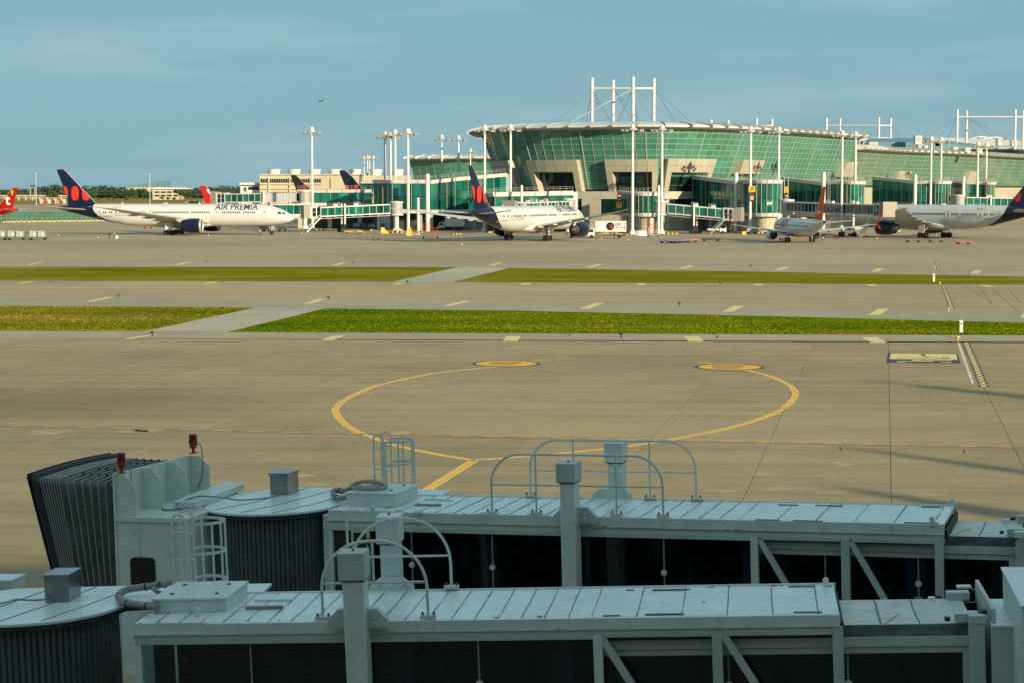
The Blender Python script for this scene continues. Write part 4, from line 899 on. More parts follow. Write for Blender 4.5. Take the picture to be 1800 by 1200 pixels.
for t, F, zz in ((tB, FB, 12.4),):
    b = MB()
    for i in range(20):
        a, c = F.L*i/20, F.L*(i+1)/20; p = [F.pt(a, zz, 0), F.pt(c, zz, 0)]; b.quad((p[0].x, p[0].y, 0), (p[1].x, p[1].y, 0), p[1], p[0])
    b.build('wall', M['beige'], t)
# cable-stayed roof masts
def roof_masts(label, cols, ytops, Ys, ybeam, ybase, links, stays, group='white masts carrying the hall roofs'):
    P = [at(x, y, Y) for x, y, Y in zip(cols, ytops, Ys)]; t = thing('roof_mast_frame', label, 'roof masts', (P[0].x, P[0].y, 0), 0, group); o = Vector((P[0].x, P[0].y, 0)); H = []
    for p, x, Y in zip(P, cols, Ys):
        zb = at(x, ybase, Y).z-2; q = Vector((p.x, p.y, 0))-o; b = MB(); b.tube([q+Vector((0, 0, zb)), q+Vector((0, 0, p.z))], .52, 12); b.build('mast', M['mast'], t, True); H.append(q+Vector((0, 0, at(x, ybeam, Y).z)))
    for i, j in links: b = MB(); b.tube([H[i], H[j]], .34, 8); b.build('cross_beam', M['mast'], t, True)
    for i, x, y, Y in stays:
        q = at(x, y, Y); b = MB(); b.tube([H[i], q-o], .075, 5); b.build('stay_cable', M['cable'], t)
    return t
roof_masts('tall white roof masts with cables above the middle of the great hall', [1041, 1113, 1149.5, 1078], [137, 135.5, 138.5, 141], [610, 605, 617, 623], 156, 216, [(0, 1), (1, 2), (2, 3), (3, 0)],
    [(0, 975, 217, 612), (0, 1060, 217, 606), (0, 1075, 217, 640), (0, 1068, 217, 612), (1, 1000, 217, 600), (1, 1085, 217, 615), (1, 1190, 217, 620), (1, 1120, 217, 640), (2, 1217, 218, 640), (2, 1190, 218, 650), (2, 1105, 217, 600), (3, 1016, 217, 612), (3, 1115, 217, 640), (3, 1130, 217, 620), (1, 1150, 217, 600), (0, 1030, 217, 640)])
roof_masts('white roof masts with a cross beam behind the right end of the great hall', [1453, 1545, 1566, 1477], [208, 206.5, 208, 209], [960, 950, 965, 975], 221, 252, [(0, 1), (1, 2), (2, 3), (3, 0)],
    [(0, 1430, 236, 960), (1, 1510, 244, 950), (2, 1600, 250, 960), (2, 1585, 250, 960), (1, 1530, 250, 950), (3, 1500, 240, 970)])
roof_masts('white roof masts with a cross beam at the right edge above the farthest hall', [1683, 1785, 1799, 1699.5], [193, 193, 195, 195], [856, 850, 862, 868], 206, 255, [(0, 1), (1, 2), (2, 3), (3, 0)],
    [(0, 1620, 246, 860), (0, 1645, 247, 860), (1, 1740, 247, 850), (1, 1760, 247, 850), (3, 1720, 247, 860), (3, 1775, 247, 860), (2, 1840, 247, 860), (0, 1665, 247, 860), (3, 1745, 240, 850)])
roof_masts('two short white masts joined by a beam above the roof rim of the great hall', [1330, 1357], [209, 210], [760, 765], 222, 235, [(0, 1)], [(0, 1318, 226, 760)])
for x in (1250, 1280): roof_masts('single short white post above the great roof rim, '+('left' if x == 1250 else 'right')+' of a pair', [x], [211 if x == 1250 else 212], [690], 216, 225, [], [])
# roofs and plant beyond the stepped wing
def blockpx(name, label, cat_, xa, xb, yt, yb, Y, depth, m, group=None, bevel=0):
    a = at(xa, yb, Y); c = at(xb, yt, Y); t = tag(MB().box(a.x, c.x, Y, Y+depth, max(a.z, 0) if yb < 900 else 0, c.z).build(name, m), label, cat_, group); return t
b = MB(); prof = [at(1520, 262, 800), at(1530, 250, 800), at(1640, 250, 800), at(1740, 262, 800)]
b.loft([[Vector(p) for p in prof], [p+Vector((10, 60, 3)) for p in prof]]); tag(b.build('blue_roof', M['roofb']), 'blue green metal roof just beyond the stepped wing', 'roof')
b = MB(); pr = [at(1510+i*37, 243+((i-4)/4)**2*6, 980) for i in range(9)]; 
b.loft([[pr[0]-Vector((0, 0, 8))]+pr+[pr[-1]-Vector((0, 0, 8))], [p+Vector((0, 70, 0)) for p in [pr[0]-Vector((0, 0, 8))]+pr+[pr[-1]-Vector((0, 0, 8))]]]); tag(b.build('grey_roof', M['roofg']), 'long low grey vaulted roof beyond the blue green roof', 'roof')
for xa, xb, y0, h in ((1505, 1568, 253, 9), (1524, 1585, 252, 9), (1706, 1745, 248, 7), (1728, 1770, 248, 6)):
    pts = [at(xa+(xb-xa)*i/14, y0-h*math.sin(PI*(.12+.88*i/14*.9)), 870) for i in range(15)]; b = MB(); b.tube(pts, .35, 6); tag(b.build('roof_arch', M['mast'], None, True), 'thin white arch over the far roofs, %s' % ({1505: 'leftmost of all, nearest the great hall', 1524: 'second from the great hall', 1706: 'third, under the right edge masts', 1728: 'rightmost, by the right edge masts'}[xa]), 'roof arch', 'white arches over the far roofs')
for i, (xa, xb, ya, yb, Y) in enumerate([(1528, 1543, 250, 257, 790), (1609, 1621, 239, 250, 790), (1614, 1624, 254, 262, 790), (1625, 1631, 256, 262, 780), (1644, 1652, 247, 253, 800), (1676, 1684, 259, 265, 790), (1697, 1706, 260, 266, 790), (1720, 1727, 259, 266, 780), (1754, 1761, 242, 252, 880), (1779, 1788, 247, 254, 880)]):
    a = at(xa, yb, Y); c = at(xb, ya, Y); t = thing('roof_unit', 'pale roof ventilation box beyond the stepped wing, %s counting from the great hall' % ['first', 'second', 'third', 'fourth', 'fifth', 'sixth', 'seventh', 'eighth', 'ninth', 'tenth'][i], 'ventilation box', (a.x, Y, a.z), 0, 'ventilation boxes on the far roofs')
    b = MB(); b.box(0, c.x-a.x, 0, 4, -1, c.z-a.z); b.build('casing', M['roofw'], t); b = MB()
    for k in range(4): b.box(.3, c.x-a.x-.3, -.06, -.01, (c.z-a.z)*(.15+k*.2), (c.z-a.z)*(.25+k*.2))
    b.build('louvre', M['grey'], t)

# ---------------------------------------------------------------- gate halls: teal glass, white fascia, stone base
def hall(label, pts, ytop, ybot, fas=6.5, base='beige', step=2.5, rail=True, group='green glass gate halls', open_base=False):
    """pts: (column, distance) along the front; ytop: row of the fascia top at each point"""
    W = [at(x, 400, Y) for x, Y in pts]; Z = [at(x, y, Y).z for (x, Y), y in zip(pts, ytop)]; n = len(W)
    zb = at(pts[n//2][0], ybot, pts[n//2][1]).z; fh = fas/3500*pts[0][1]; o = Vector((W[0].x, W[0].y, 0)); t = thing('gate_hall', label, 'gate hall', o, 0, group)
    L = [Vector((p.x, p.y, 0))-o for p in W]
    for i in range(n-1):
        a, c = L[i], L[i+1]; ln = (c-a).length; d = (c-a).normalized(); nr = Vector((d.y, -d.x, 0)); k = max(1, round(ln/step))
        def P(u, off): return a+(c-a)*u+nr*off
        def Zt(u): return Z[i]+(Z[i+1]-Z[i])*u-fh
        rows = max(1, round(((Z[i]+Z[i+1])/2-fh-zb)/3.2))
        for q in range(k):
            u0, u1 = (q+.03)/k, (q+.97)/k
            for r in range(rows):
                g = lambda u, z01: zb+.05+(Zt(u)-zb-.1)*z01
                r0, r1 = r/rows+.012, (r+1)/rows-.012; b = MB()
                b.hexa([tuple(P(u0, 0))[:2]+(g(u0, r0),), tuple(P(u1, 0))[:2]+(g(u1, r0),), tuple(P(u1, -.08))[:2]+(g(u1, r0),), tuple(P(u0, -.08))[:2]+(g(u0, r0),),
                        tuple(P(u0, 0))[:2]+(g(u0, r1),), tuple(P(u1, 0))[:2]+(g(u1, r1),), tuple(P(u1, -.08))[:2]+(g(u1, r1),), tuple(P(u0, -.08))[:2]+(g(u0, r1),)]); b.build('pane', M['tglass'], t)
            b = MB(); p = P(q/k, .04); b.bar((p.x, p.y, zb), (p.x, p.y, Zt(q/k)), .12, .12); b.build('mullion', M['mullion'] if q % 2 == 0 else M['gmull'], t)
        m = max(1, round(ln/4.2))
        for q in range(m):                                   # fascia panels, slightly tilted outwards
            u0, u1 = (q+.02)/m, (q+.98)/m; z = lambda u: Z[i]+(Z[i+1]-Z[i])*u; b = MB()
            b.hexa([tuple(P(u0, .25))[:2]+(z(u0)-fh,), tuple(P(u1, .25))[:2]+(z(u1)-fh,), tuple(P(u1, -.3))[:2]+(z(u1)-fh,), tuple(P(u0, -.3))[:2]+(z(u0)-fh,),
                    tuple(P(u0, .6))[:2]+(z(u0)-.12,), tuple(P(u1, .6))[:2]+(z(u1)-.12,), tuple(P(u1, -.3))[:2]+(z(u1),), tuple(P(u0, -.3))[:2]+(z(u0),)]); b.build('fascia_panel', M['white'], t)
            b = MB(); b.hexa([tuple(P(u0, .2))[:2]+(zb-fh*.9,), tuple(P(u1, .2))[:2]+(zb-fh*.9,), tuple(P(u1, -.3))[:2]+(zb-fh*.9,), tuple(P(u0, -.3))[:2]+(zb-fh*.9,),
                    tuple(P(u0, .5))[:2]+(zb,), tuple(P(u1, .5))[:2]+(zb,), tuple(P(u1, -.3))[:2]+(zb,), tuple(P(u0, -.3))[:2]+(zb,)]); b.build('sill_panel', M['white'], t)
        if base:
            for q in range(m):
                u0, u1 = (q+.01)/m, (q+.99)/m
                if open_base and q % 2: continue
                if open_base: u1 = u0+.28/m
                b = MB(); b.hexa([tuple(P(u0, -1.2))[:2]+(0,), tuple(P(u1, -1.2))[:2]+(0,), tuple(P(u1, -1.6))[:2]+(0,), tuple(P(u0, -1.6))[:2]+(0,),
                    tuple(P(u0, -1.2))[:2]+(zb-fh*.9,), tuple(P(u1, -1.2))[:2]+(zb-fh*.9,), tuple(P(u1, -1.6))[:2]+(zb-fh*.9,), tuple(P(u0, -1.6))[:2]+(zb-fh*.9,)]); b.build('wall_panel', M[base], t)
        b = MB(); b.quad(*[tuple(P(u, off))[:2]+(z,) for u, off, z in ((0, -.5, zb), (1, -.5, zb), (1, -.5, Z[i+1]-.2), (0, -.5, Z[i]-.2))])
        b.build('inner_wall', M['gmull'], t)
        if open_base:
            b = MB(); b.quad(*[tuple(P(u, -6))[:2]+(z,) for u, z in ((0, 0), (1, 0), (1, zb), (0, zb))]); b.quad(*[tuple(P(u, v_))[:2]+(zb-fh*.8,) for u, v_ in ((0, -.3), (1, -.3), (1, -6), (0, -6))]); b.build('recess_shade', M['dark'], t)  # dark back and ceiling sheets paint in the shade below the hall
        if rail:
            b = MB(); k = max(1, round(ln/2))
            for q in range(k+1): p = P(q/k, -.4); b.bar((p.x, p.y, Z[i]+(Z[i+1]-Z[i])*q/k), (p.x, p.y, Z[i]+(Z[i+1]-Z[i])*q/k+1.1), .06)
            for h in (.6, 1.1): b.bar(tuple(P(0, -.4))[:2]+(Z[i]+h,), tuple(P(1, -.4))[:2]+(Z[i+1]+h,), .05)
            tag(b.build('roof_rail', M['grey'], t))
    b = MB(); back = [p+Vector((1.5, 9, 0)) for p in L]
    for i in range(n-1): b.quad((L[i].x, L[i].y, Z[i]-.15), (L[i+1].x, L[i+1].y, Z[i+1]-.15), (back[i+1].x, back[i+1].y, Z[i+1]-.15), (back[i].x, back[i].y, Z[i]-.15)); b.quad((back[i+1].x, back[i+1].y, 0), (back[i].x, back[i].y, 0), (back[i].x, back[i].y, Z[i]-.15), (back[i+1].x, back[i+1].y, Z[i+1]-.15))
    b.build('roof', M['roofg'], t)
    return t
def drum(c, w, Y, arm=None):
    R = w/3500*Y; out = []
    for i in range(9):
        a = PI+PI*i/8; x = c*1.0+w*math.cos(a); y = Y+R*(1+math.sin(a)); out.append((x+(x-900)*0, y))
    return (arm or [])+out
hall('low teal corridor with white fascia behind the airbridge beneath the black tail', [(523, 600), (654, 600)], [333.5, 333], 357, 6, open_base=True, step=2.4)
hall('small teal glass box behind the left end of the tall teal hall', [(632, 640), (657, 640)], [319, 319], 336, 4)
hall('tall teal glass hall with faceted white roof edge left of the sloping walkway', [(657, 580), (690, 573), (757, 572)], [316, 316, 316], 369, 7, open_base=True)
hall('long teal walkway hall rising to the right towards the great hall', [(757, 573), (800, 575), (890, 590)], [317, 312, 304], 369, 7, open_base=True)
hall('low teal gate hall with white roof band directly behind the middle airliner', [(850, 562), (870, 548), (1008, 556)], [339, 338, 335.5], 374, 8, open_base=True)
hall('teal link between the stone base and the gate drum numbered nineteen', [(1087, 562), (1117, 546)], [335, 338], 376, 5)
hall('round teal gate drum with white rings beside the gate nineteen sign', drum(1139, 23.5, 532), [338]*9, 375, 7)
hall('sloping teal walkway falling right from the stone portal to gate twenty', [(1188, 592), (1240, 575), (1296, 557)], [304.5, 311, 318.5], 371, 7, open_base=True)
hall('large round teal gate drum under the gate twenty sign', drum(1347.5, 25.5, 542, [(1295, 556)]), [316]*10, 375, 7)
hall('sloping teal walkway behind the gate twenty one sign and orange tail', [(1374, 614), (1447, 592)], [311.5, 320], 376, 6.5, open_base=True)
hall('round teal gate drum right of the orange tail', drum(1501, 18, 584, [(1447, 592)]), [318.5]*10, 366, 6)
hall('sloping teal walkway between the gate drums above the right airliner nose', [(1533, 668), (1604, 642)], [310, 317.5], 372, 6)
hall('round teal gate drum above the right airliner fuselage', drum(1654.5, 15.5, 640, [(1604, 645)]), [318]*10, 372, 6)
hall('small round teal gate drum beside the right navy tail', drum(1739, 9, 708, [(1672, 722), (1697, 712)]), [316, 319]+[320]*9, 372, 5)

# ---------------------------------------------------------------- light masts: one built, the rest copied
def make_mast():
    t = thing('light_mast', 'x', 'light mast', (0, 0, 0), 0, 'tall white light masts on the apron')
    b = MB(); b.tube([(0, 0, 0), (0, 0, 10), (0, 0, 27)], [.42, .38, .32], 14); b.build('pole', M['mast'], t, True)
    b = MB(); b.lathe([(.95, 0), (.95, .5), (.6, .9), (.58, 1.2)], 14); b.build('foot', M['mast'], t, True)
    b = MB(); b.lathe([(.45, 26.6), (1.1, 26.9), (1.2, 27.2), (.5, 27.4)], 16); b.build('head_ring', M['mast'], t, True)
    for k in range(8):
        a = PI*k/4; c, s = math.cos(a), math.sin(a); b = MB(); b.bar((c*.4, s*.4, 26.8), (c*2.9, s*2.9, 27.0), .10); b.bar((c*2.9, s*2.9, 26.4), (c*2.9, s*2.9, 27.3), .08); b.build('arm', M['grey'], t)
        b = MB(); b.hexa([(c*r-s*q, s*r+c*q, z) for z, e in ((26.45, 0), (26.95, .1)) for r, q in ((2.2+e, -.35), (2.9+e, -.35), (2.9+e, .35), (2.2+e, .35))]); b.build('floodlight', M['lamp'], t)
    b = MB(); b.lathe([(.62, 27.4), (.72, 27.7), (.60, 28.1), (.30, 28.4), (.02, 28.5)], 16); b.build('dome', M['white'], t, True)
    b = MB(); b.tube([(0, 0, 28.4), (0, 0, 32.2)], [.06, .03], 6); b.build('lightning_rod', M['cable'], t)
    return t
mast0 = make_mast()
masts = [(548, 223, 575, 'light mast standing alone just right of the side-on airliner nose'), (676.5, 231, 590, 'light mast leftmost of the tall four left of the teal hall'), (686.5, 233, 625, 'light mast second of the tall four, thinner and set back'),
 (694.5, 227.5, 585, 'light mast third of the tall four left of the teal hall'), (717, 225, 512, 'light mast nearest of the tall four, by the yellow block'), (640, 275, 1000, 'small distant light mast, first of the four over the beige building'), (646, 273.5, 1020, 'small distant light mast, second of the four over the beige building'),
 (649.5, 275, 1040, 'small distant light mast, third of the four over the beige building'), (656.5, 274, 990, 'small distant light mast, fourth of the four over the beige building'), (744, 271.5, 960, 'distant light mast left in front of the far dark hall'), (759.5, 271, 940, 'distant light mast second in front of the far dark hall'),
 (776.5, 236.5, 700, 'light mast left of the pair over the rising walkway'), (806, 237.5, 690, 'light mast right of the pair over the rising walkway'), (827, 261, 850, 'far light mast just left of the great hall tip'), (852, 219, 556, 'light mast at the left tip of the great hall roof'), (897.5, 218.5, 552, 'light mast over the tail end of the middle airliner'),
 (1112.5, 218, 524, 'light mast beside the gate nineteen drum'), (1164, 218.5, 532, 'light mast right of the gate nineteen drum'), (1320, 221.5, 536, 'light mast carrying the gate twenty sign'), (1369.5, 223, 548, 'light mast just behind the large gate twenty drum'), (1481, 229, 578, 'light mast just left of the drum beyond the orange tail'), (1504.5, 231, 596, 'light mast rising behind the drum beyond the orange tail'),
 (1637.5, 239.5, 636, 'light mast left over the right airliner fuselage'), (1655, 241, 655, 'light mast second over the right airliner fuselage'), (1719.5, 249, 705, 'light mast left of the pair beside the right navy tail'), (1734.5, 250.5, 722, 'light mast right of the pair beside the right navy tail'),
 (63, 304, 1500, 'grey light mast far off over the field at the left edge'), (263, 305.5, 1500, 'grey light mast far off between the navy tail and the red tail')]
for i, (x, y, Y, lab) in enumerate(masts):
    p = at(x, y, Y); o = mast0 if i == 0 else copy_tree(mast0)
    o.location = (p.x, Y, 0); k = p.z/28.5; o.scale = (1 if Y < 800 else .8 if Y < 1400 else .5, 1 if Y < 800 else .8 if Y < 1400 else .5, k); o['label'] = lab
# short white service posts
for i, (x, yt, yb, Y) in enumerate([(751.5, 306, 405, 560), (1294, 304, 412, 553), (1448, 303, 412, 588), (1609, 307, 402, 640), (1694, 311, 400, 705), (917, 326, 412, 545), (735, 348, 413, 515), (1158, 326, 412, 530)]):
    a = at(x, yt, Y); t = thing('service_post', 'thick white cylindrical post standing %s' % ['beside the tall teal hall', 'left of the gate twenty drum', 'just right of the orange tail tip', 'between the two drums over the right airliner', 'left of the smallest drum', 'behind the middle airliner roof', 'by the yellow blocks before the teal hall', 'at the right side of the gate nineteen drum'][i], 'post', (a.x, Y, 0), 0, 'white service posts')
    b = MB(); b.tube([(0, 0, 0), (0, 0, a.z)], .6 if i not in (6, 5, 7) else .35, 14); b.build('post', M['mast'], t, True)
    if i in (1, 2, 3, 4):
        b = MB()
        for s in (-.3, .3): b.tube([(1.6+s, -.3, a.z*.25), (1.6+s, -.3, a.z)], .05, 5)
        for k in range(24): b.bar((1.3, -.3, a.z*(.25+.75*k/24)), (1.9, -.3, a.z*(.25+.75*k/24)), .05)
        b.build('ladder', M['grey'], t)
def gate_sign(x0, x1, ya, yb, Y, num, bx, board=True, above=False, label=''):
    a = at(x0, yb, Y); c = at(x1, ya, Y); w_ = c.x-a.x; h = c.z-a.z; t = thing('gate_sign', label, 'gate sign', (a.x+w_/2, Y, a.z), 0, 'yellow gate number signs')
    b = MB(); b.box(-w_/2, w_/2, -.1, .1, 0, h); b.build('sign_plate', M['yellow'], t)
    put_text('number', num, h*.5, lambda x, y: (-w_*.34+x, -.13, h*.36+y), M['black'], t, .02, w_*.68)
    put_text('small_text', 'GATE', h*.2, lambda x, y: (-w_*.26+x, -.13, h*.14+y), M['orange'], t, .01, w_*.5)
    if board:
        y0, y1 = bx; q = at(x0, y1, Y); r = at(x0, y0, Y); b = MB(); b.box(-w_*.38, w_*.38, -.25, .25, q.z-a.z, r.z-a.z); bd = b.build('display_board', M['black'], t)
        b = MB(); z0 = q.z-a.z; hh = r.z-q.z; b.box(-w_*.28, w_*.28, -.30, -.26, z0+hh*(.30 if num == '20' else .55), z0+hh*(.62 if num == '20' else .72)); b.build('display', M['led'], bd)
        b = MB(); b.box(-w_*.30, w_*.30, -.29, -.26, z0+.1, z0+hh*.26); b.build('board_panel', M['grey'], bd)
    return t
gate_sign(1316, 1327.3, 327.5, 338, 535, '20', (340, 353), label='yellow gate sign reading 20 on the light mast')
s21 = gate_sign(1378.5, 1386, 329, 339, 530, '21', (341, 352), label='yellow gate sign reading 21 on a thin double frame')
b = MB(); zt_ = at(1382, 312, 530).z-s21.location.z
for s in (-.5, .5): b.tube([(s, .2, -4), (s, .2, zt_)], .07, 6)
b.build('frame', M['mast'], s21)
gate_sign(1083.5, 1093, 355.5, 366, 541, '19', (340, 353), label='yellow gate sign reading 19 on the link wall')
# ---------------------------------------------------------------- airbridges at the far stands
def jetbridge(label, pr, pb, zc_a, zc_b, col=.62, stairs=(1.0, 1), cabdir=1, blue=False, closed=.0, wheels=True, zr=None):
    """pr, pb: (column, distance) of rotunda and cab; zc: rows of the tunnel centre at both ends"""
    A = at(pr[0], zc_a, pr[1]); B = at(pb[0], zc_b, pb[1]); o = Vector((A.x, A.y, 0)); t = thing('airbridge', label, 'airbridge', o, 0, 'airbridges at the far stands')
    a = Vector((0, 0, A.z)); c = B-o; d = (c-a); L = d.length; d.normalize(); h = Vector((d.x, d.y, 0)).normalized(); n = Vector((h.y, -h.x, 0)); 
    if n.y > 0: n = -n
    H = 1.35; Wd = 1.35; u = Vector((0, 0, 1))
    def P(s, v, w): return a+d*s+n*v+u*w
    s0, s1 = 2.2, L-1.6
    for w0, nm, mm in ((H-.28, 'roof_beam', 'white'), (-H, 'floor_beam', 'white')):
        b = MB(); b.hexa([P(s0, Wd, w0), P(s1, Wd, w0), P(s1, -Wd, w0), P(s0, -Wd, w0), P(s0, Wd, w0+.28), P(s1, Wd, w0+.28), P(s1, -Wd, w0+.28), P(s0, -Wd, w0+.28)]); b.build(nm, M[mm], t)
    k = max(3, int((s1-s0)/1.9))
    for q in range(k):
        x0, x1 = s0+(s1-s0)*q/k+.06, s0+(s1-s0)*(q+1)/k-.06; m = M['white'] if q < closed*k else M['wglass'] if blue else M['tglass']
        b = MB(); b.hexa([P(x0, Wd-.05, -H+.3), P(x1, Wd-.05, -H+.3), P(x1, Wd-.12, -H+.3), P(x0, Wd-.12, -H+.3), P(x0, Wd-.05, H-.3), P(x1, Wd-.05, H-.3), P(x1, Wd-.12, H-.3), P(x0, Wd-.12, H-.3)]); b.build('window_pane', m, t)
        b = MB(); b.bar(P(s0+(s1-s0)*q/k, Wd, -H+.2), P(s0+(s1-s0)*q/k, Wd, H-.2), .12, .12); b.build('frame_post', M['white'], t)
    b = MB(); b.hexa([P(s0, 0, -H+.28), P(s1, 0, -H+.28), P(s1, -Wd, -H+.28), P(s0, -Wd, -H+.28), P(s0, 0, H-.28), P(s1, 0, H-.28), P(s1, -Wd, H-.28), P(s0, -Wd, H-.28)]); b.build('tunnel_core', M['dark'], t)
    b = MB()
    for i in range(8): x = s0+(s1-s0)*(i+.5)/8; b.bar(P(s0+(s1-s0)*i/8, Wd-.2, -H-.5), P(x, Wd-.2, -H-.05), .08)
    b.bar(P(s0, Wd-.2, -H-.5), P(s1, Wd-.2, -H-.5), .15); b.build('cable_tray', M['grey'], t)
    b = MB(); b.lathe([(1.75, -1.6), (1.75, 1.6)], 20, (0, 0, A.z)); b.build('rotunda', M['grey'], t, True); b = MB(); b.lathe([(1.95, 1.6), (1.95, 1.9), (.3, 2.1)], 20, (0, 0, A.z)); b.build('rotunda_ring', M['white'], t, True); b = MB(); b.lathe([(1.95, -1.9), (1.95, -1.6)], 20, (0, 0, A.z)); b.build('rotunda_ring', M['white'], t, True)
    b = MB(); b.lathe([(1.0, 0), (1.0, .5), (.62, 1.4), (.62, A.z-1.7)], 16); b.build('pillar', M['white'], t, True)
    ca = P(L-1.6, 0, 0); cb = thing('cab', None, None); cb.parent = t
    b = MB()
    q = lambda s, v, w: P(L-1.6+s, v, w)
    b.hexa([q(0, 1.75, -1.7), q(3.0, 1.75, -1.7), q(3.0, -1.75, -1.7), q(0, -1.75, -1.7), q(0, 1.75, -1.5), q(3.0, 1.75, -1.5), q(3.0, -1.75, -1.5), q(0, -1.75, -1.5)])
    b.hexa([q(0, 1.75, 1.4), q(3.0, 1.75, 1.4), q(3.0, -1.75, 1.4), q(0, -1.75, 1.4), q(0, 1.75, 1.6), q(3.0, 1.75, 1.6), q(3.0, -1.75, 1.6), q(0, -1.75, 1.6)])
    for s in (0, 1.25, 2.8): b.hexa([q(s, 1.75, -1.5), q(s+.2, 1.75, -1.5), q(s+.2, 1.6, -1.5), q(s, 1.6, -1.5), q(s, 1.75, 1.4), q(s+.2, 1.75, 1.4), q(s+.2, 1.6, 1.4), q(s, 1.6, 1.4)])
    b.build('cab_frame', M['white'], cb)
    b = MB(); b.hexa([q(.1, 1.6, -1.5), q(2.9, 1.6, -1.5), q(2.9, -1.6, -1.5), q(.1, -1.6, -1.5), q(.1, 1.6, 1.4), q(2.9, 1.6, 1.4), q(2.9, -1.6, 1.4), q(.1, -1.6, 1.4)]); b.build('cab_wall', M['grey'], cb)
    for s in (.35, 1.55):
        for w_ in (-1.1, .1): b = MB(); b.hexa([q(s, 1.68, w_), q(s+.8, 1.68, w_), q(s+.8, 1.61, w_), q(s, 1.61, w_), q(s, 1.68, w_+1.05), q(s+.8, 1.68, w_+1.05), q(s+.8, 1.61, w_+1.05), q(s, 1.61, w_+1.05)]); b.build('cab_window', M['wglass'], cb)
    b = MB()
    for i in range(6): s = 3.0+i*.32; e = .12 if i % 2 else .02; b.hexa([q(s, 1.8+e, -1.6), q(s+.3, 1.8+e, -1.6), q(s+.3, -1.8-e, -1.6), q(s, -1.8-e, -1.6), q(s, 1.8+e, 1.7+e+i*.05), q(s+.3, 1.8+e, 1.7+e+i*.05), q(s+.3, -1.8-e, 1.7+e+i*.05), q(s, -1.8-e, 1.7+e+i*.05)])
    tag(b.build('bellows', M['duct'], t), kind='stuff')
    cs = s0+(s1-s0)*col
    for v, s_ in ((Wd+.35, 1), (-Wd-.35, -1)):
        p = P(cs, v, 1.7); b = MB(); b.bar((p.x, p.y, 2.0), (p.x, p.y, p.z+.3), .42); b.build('lift_column', M['white'] , t)
        b = MB(); b.bar((p.x, p.y, .6), (p.x, p.y, 2.2), .5); b.build('column_base', M['black'], t)
    pa, pc = P(cs, Wd+.35, 0), P(cs, -Wd-.35, 0); b = MB(); b.bar((pa.x, pa.y, 1.15), (pc.x, pc.y, 1.15), .5, .7); b.build('wheel_axle', M['dark'], t)
    for p in (pa, pc):
        for s_ in (-.75, .75):
            b = MB(); c_ = Vector((p.x, p.y, .6))+h*s_; R_ = [[c_+n*w_+(h*math.cos(2*PI*k/16)+u*math.sin(2*PI*k/16))*r for k in range(16)] for r, w_ in ((.25, -.24), (.6, -.22), (.6, .22), (.25, .24))]; b.loft(R_); b.build('wheel', M['tyre'], t, True)
    if stairs:
        s_, sg = stairs; top = P(L-1.0 if s_ == 1 else s0+(s1-s0)*s_, Wd+.9, -1.6); bot = Vector((top.x, top.y, .15))-h*sg*(top.z*.95); b = MB()
        for v in (0, .8):
            b.bar(top+n*v, bot+n*v, .12, .25)
            b.bar(top+n*v+u*1.0, bot+n*v+u*1.0, .05)
            for i in range(7): p = top.lerp(bot, i/6)+n*v; b.bar(p, p+u*1.0, .05)
        st = b.build('stair_frame', M['crate'], t)
        for i in range(14): p = top.lerp(bot, (i+.5)/14); b = MB(); b.hexa([p+h*x+n*v+u*z for z in (0, .05) for x, v in ((-.13, 0), (.13, 0), (.13, .8), (-.13, .8))]); b.build('step', M['grey'], st)
    b = MB(); 
    for s in (L*.45, L*.7):
        for q_ in range(4): p = P(s+q_*.6, .6, H); b.bar(p, p+u*.9, .05)
        for w_ in (.45, .9): b.bar(P(s, .6, H+w_), P(s+1.8, .6, H+w_), .05)
        b.hexa([P(s+.3, -.4, H), P(s+1.4, -.4, H), P(s+1.4, -1.1, H), P(s+.3, -1.1, H), P(s+.3, -.4, H+.5), P(s+1.4, -.4, H+.5), P(s+1.4, -1.1, H+.5), P(s+.3, -1.1, H+.5)])
    tag(b.build('roof_fittings', M['white'], t), kind='stuff')
    return t
jetbridge('airbridge with dark teal panes just right of the side-on airliner nose, stairs at its cab', (697, 556), (552, 548), 367, 373.5, .28+.38, (1.0, -1))
jetbridge('airbridge sloping down between the gate nineteen drum and the gate twenty drum', (1162, 533), (1284, 527), 366, 377, .48, (1.0, 1))
jetbridge('airbridge with blue grey panes reaching the nose of the right airliner', (1384, 530), (1552, 484), 364, 370, .66, (1.0, 1), blue=True)
jetbridge('white airbridge partly hidden behind the side-on airliner forward fuselage', (536, 590), (392, 600), 347, 349, .45, None, closed=.45)
jetbridge('short airbridge seen above the tail end of the right airliner', (1686, 640), (1790, 640), 354, 356, .5, None)
jetbridge('airbridge hidden behind the middle airliner fuselage except its roof fittings', (1000, 556), (905, 530), 362, 366, .5, None)
b = MB(); t = thing('low_link', 'low teal glass link passing behind the airliner nose towards the first airbridge', 'walkway', (0, 0, 0)); a = at(480, 379, 572); c = at(540, 359, 572)
for z0, z1, nm, mm in ((c.z-.35, c.z, 'roof_beam', 'white'), (a.z, a.z+.35, 'floor_beam', 'white')): b = MB(); b.box(a.x, c.x, 572, 575, z0, z1); b.build(nm, M[mm], t)
for i in range(5): x0 = a.x+(c.x-a.x)*i/5; b = MB(); b.box(x0+.05, x0+(c.x-a.x)/5-.05, 572.1, 572.2, a.z+.35, c.z-.35); b.build('pane', M['tglass'], t)

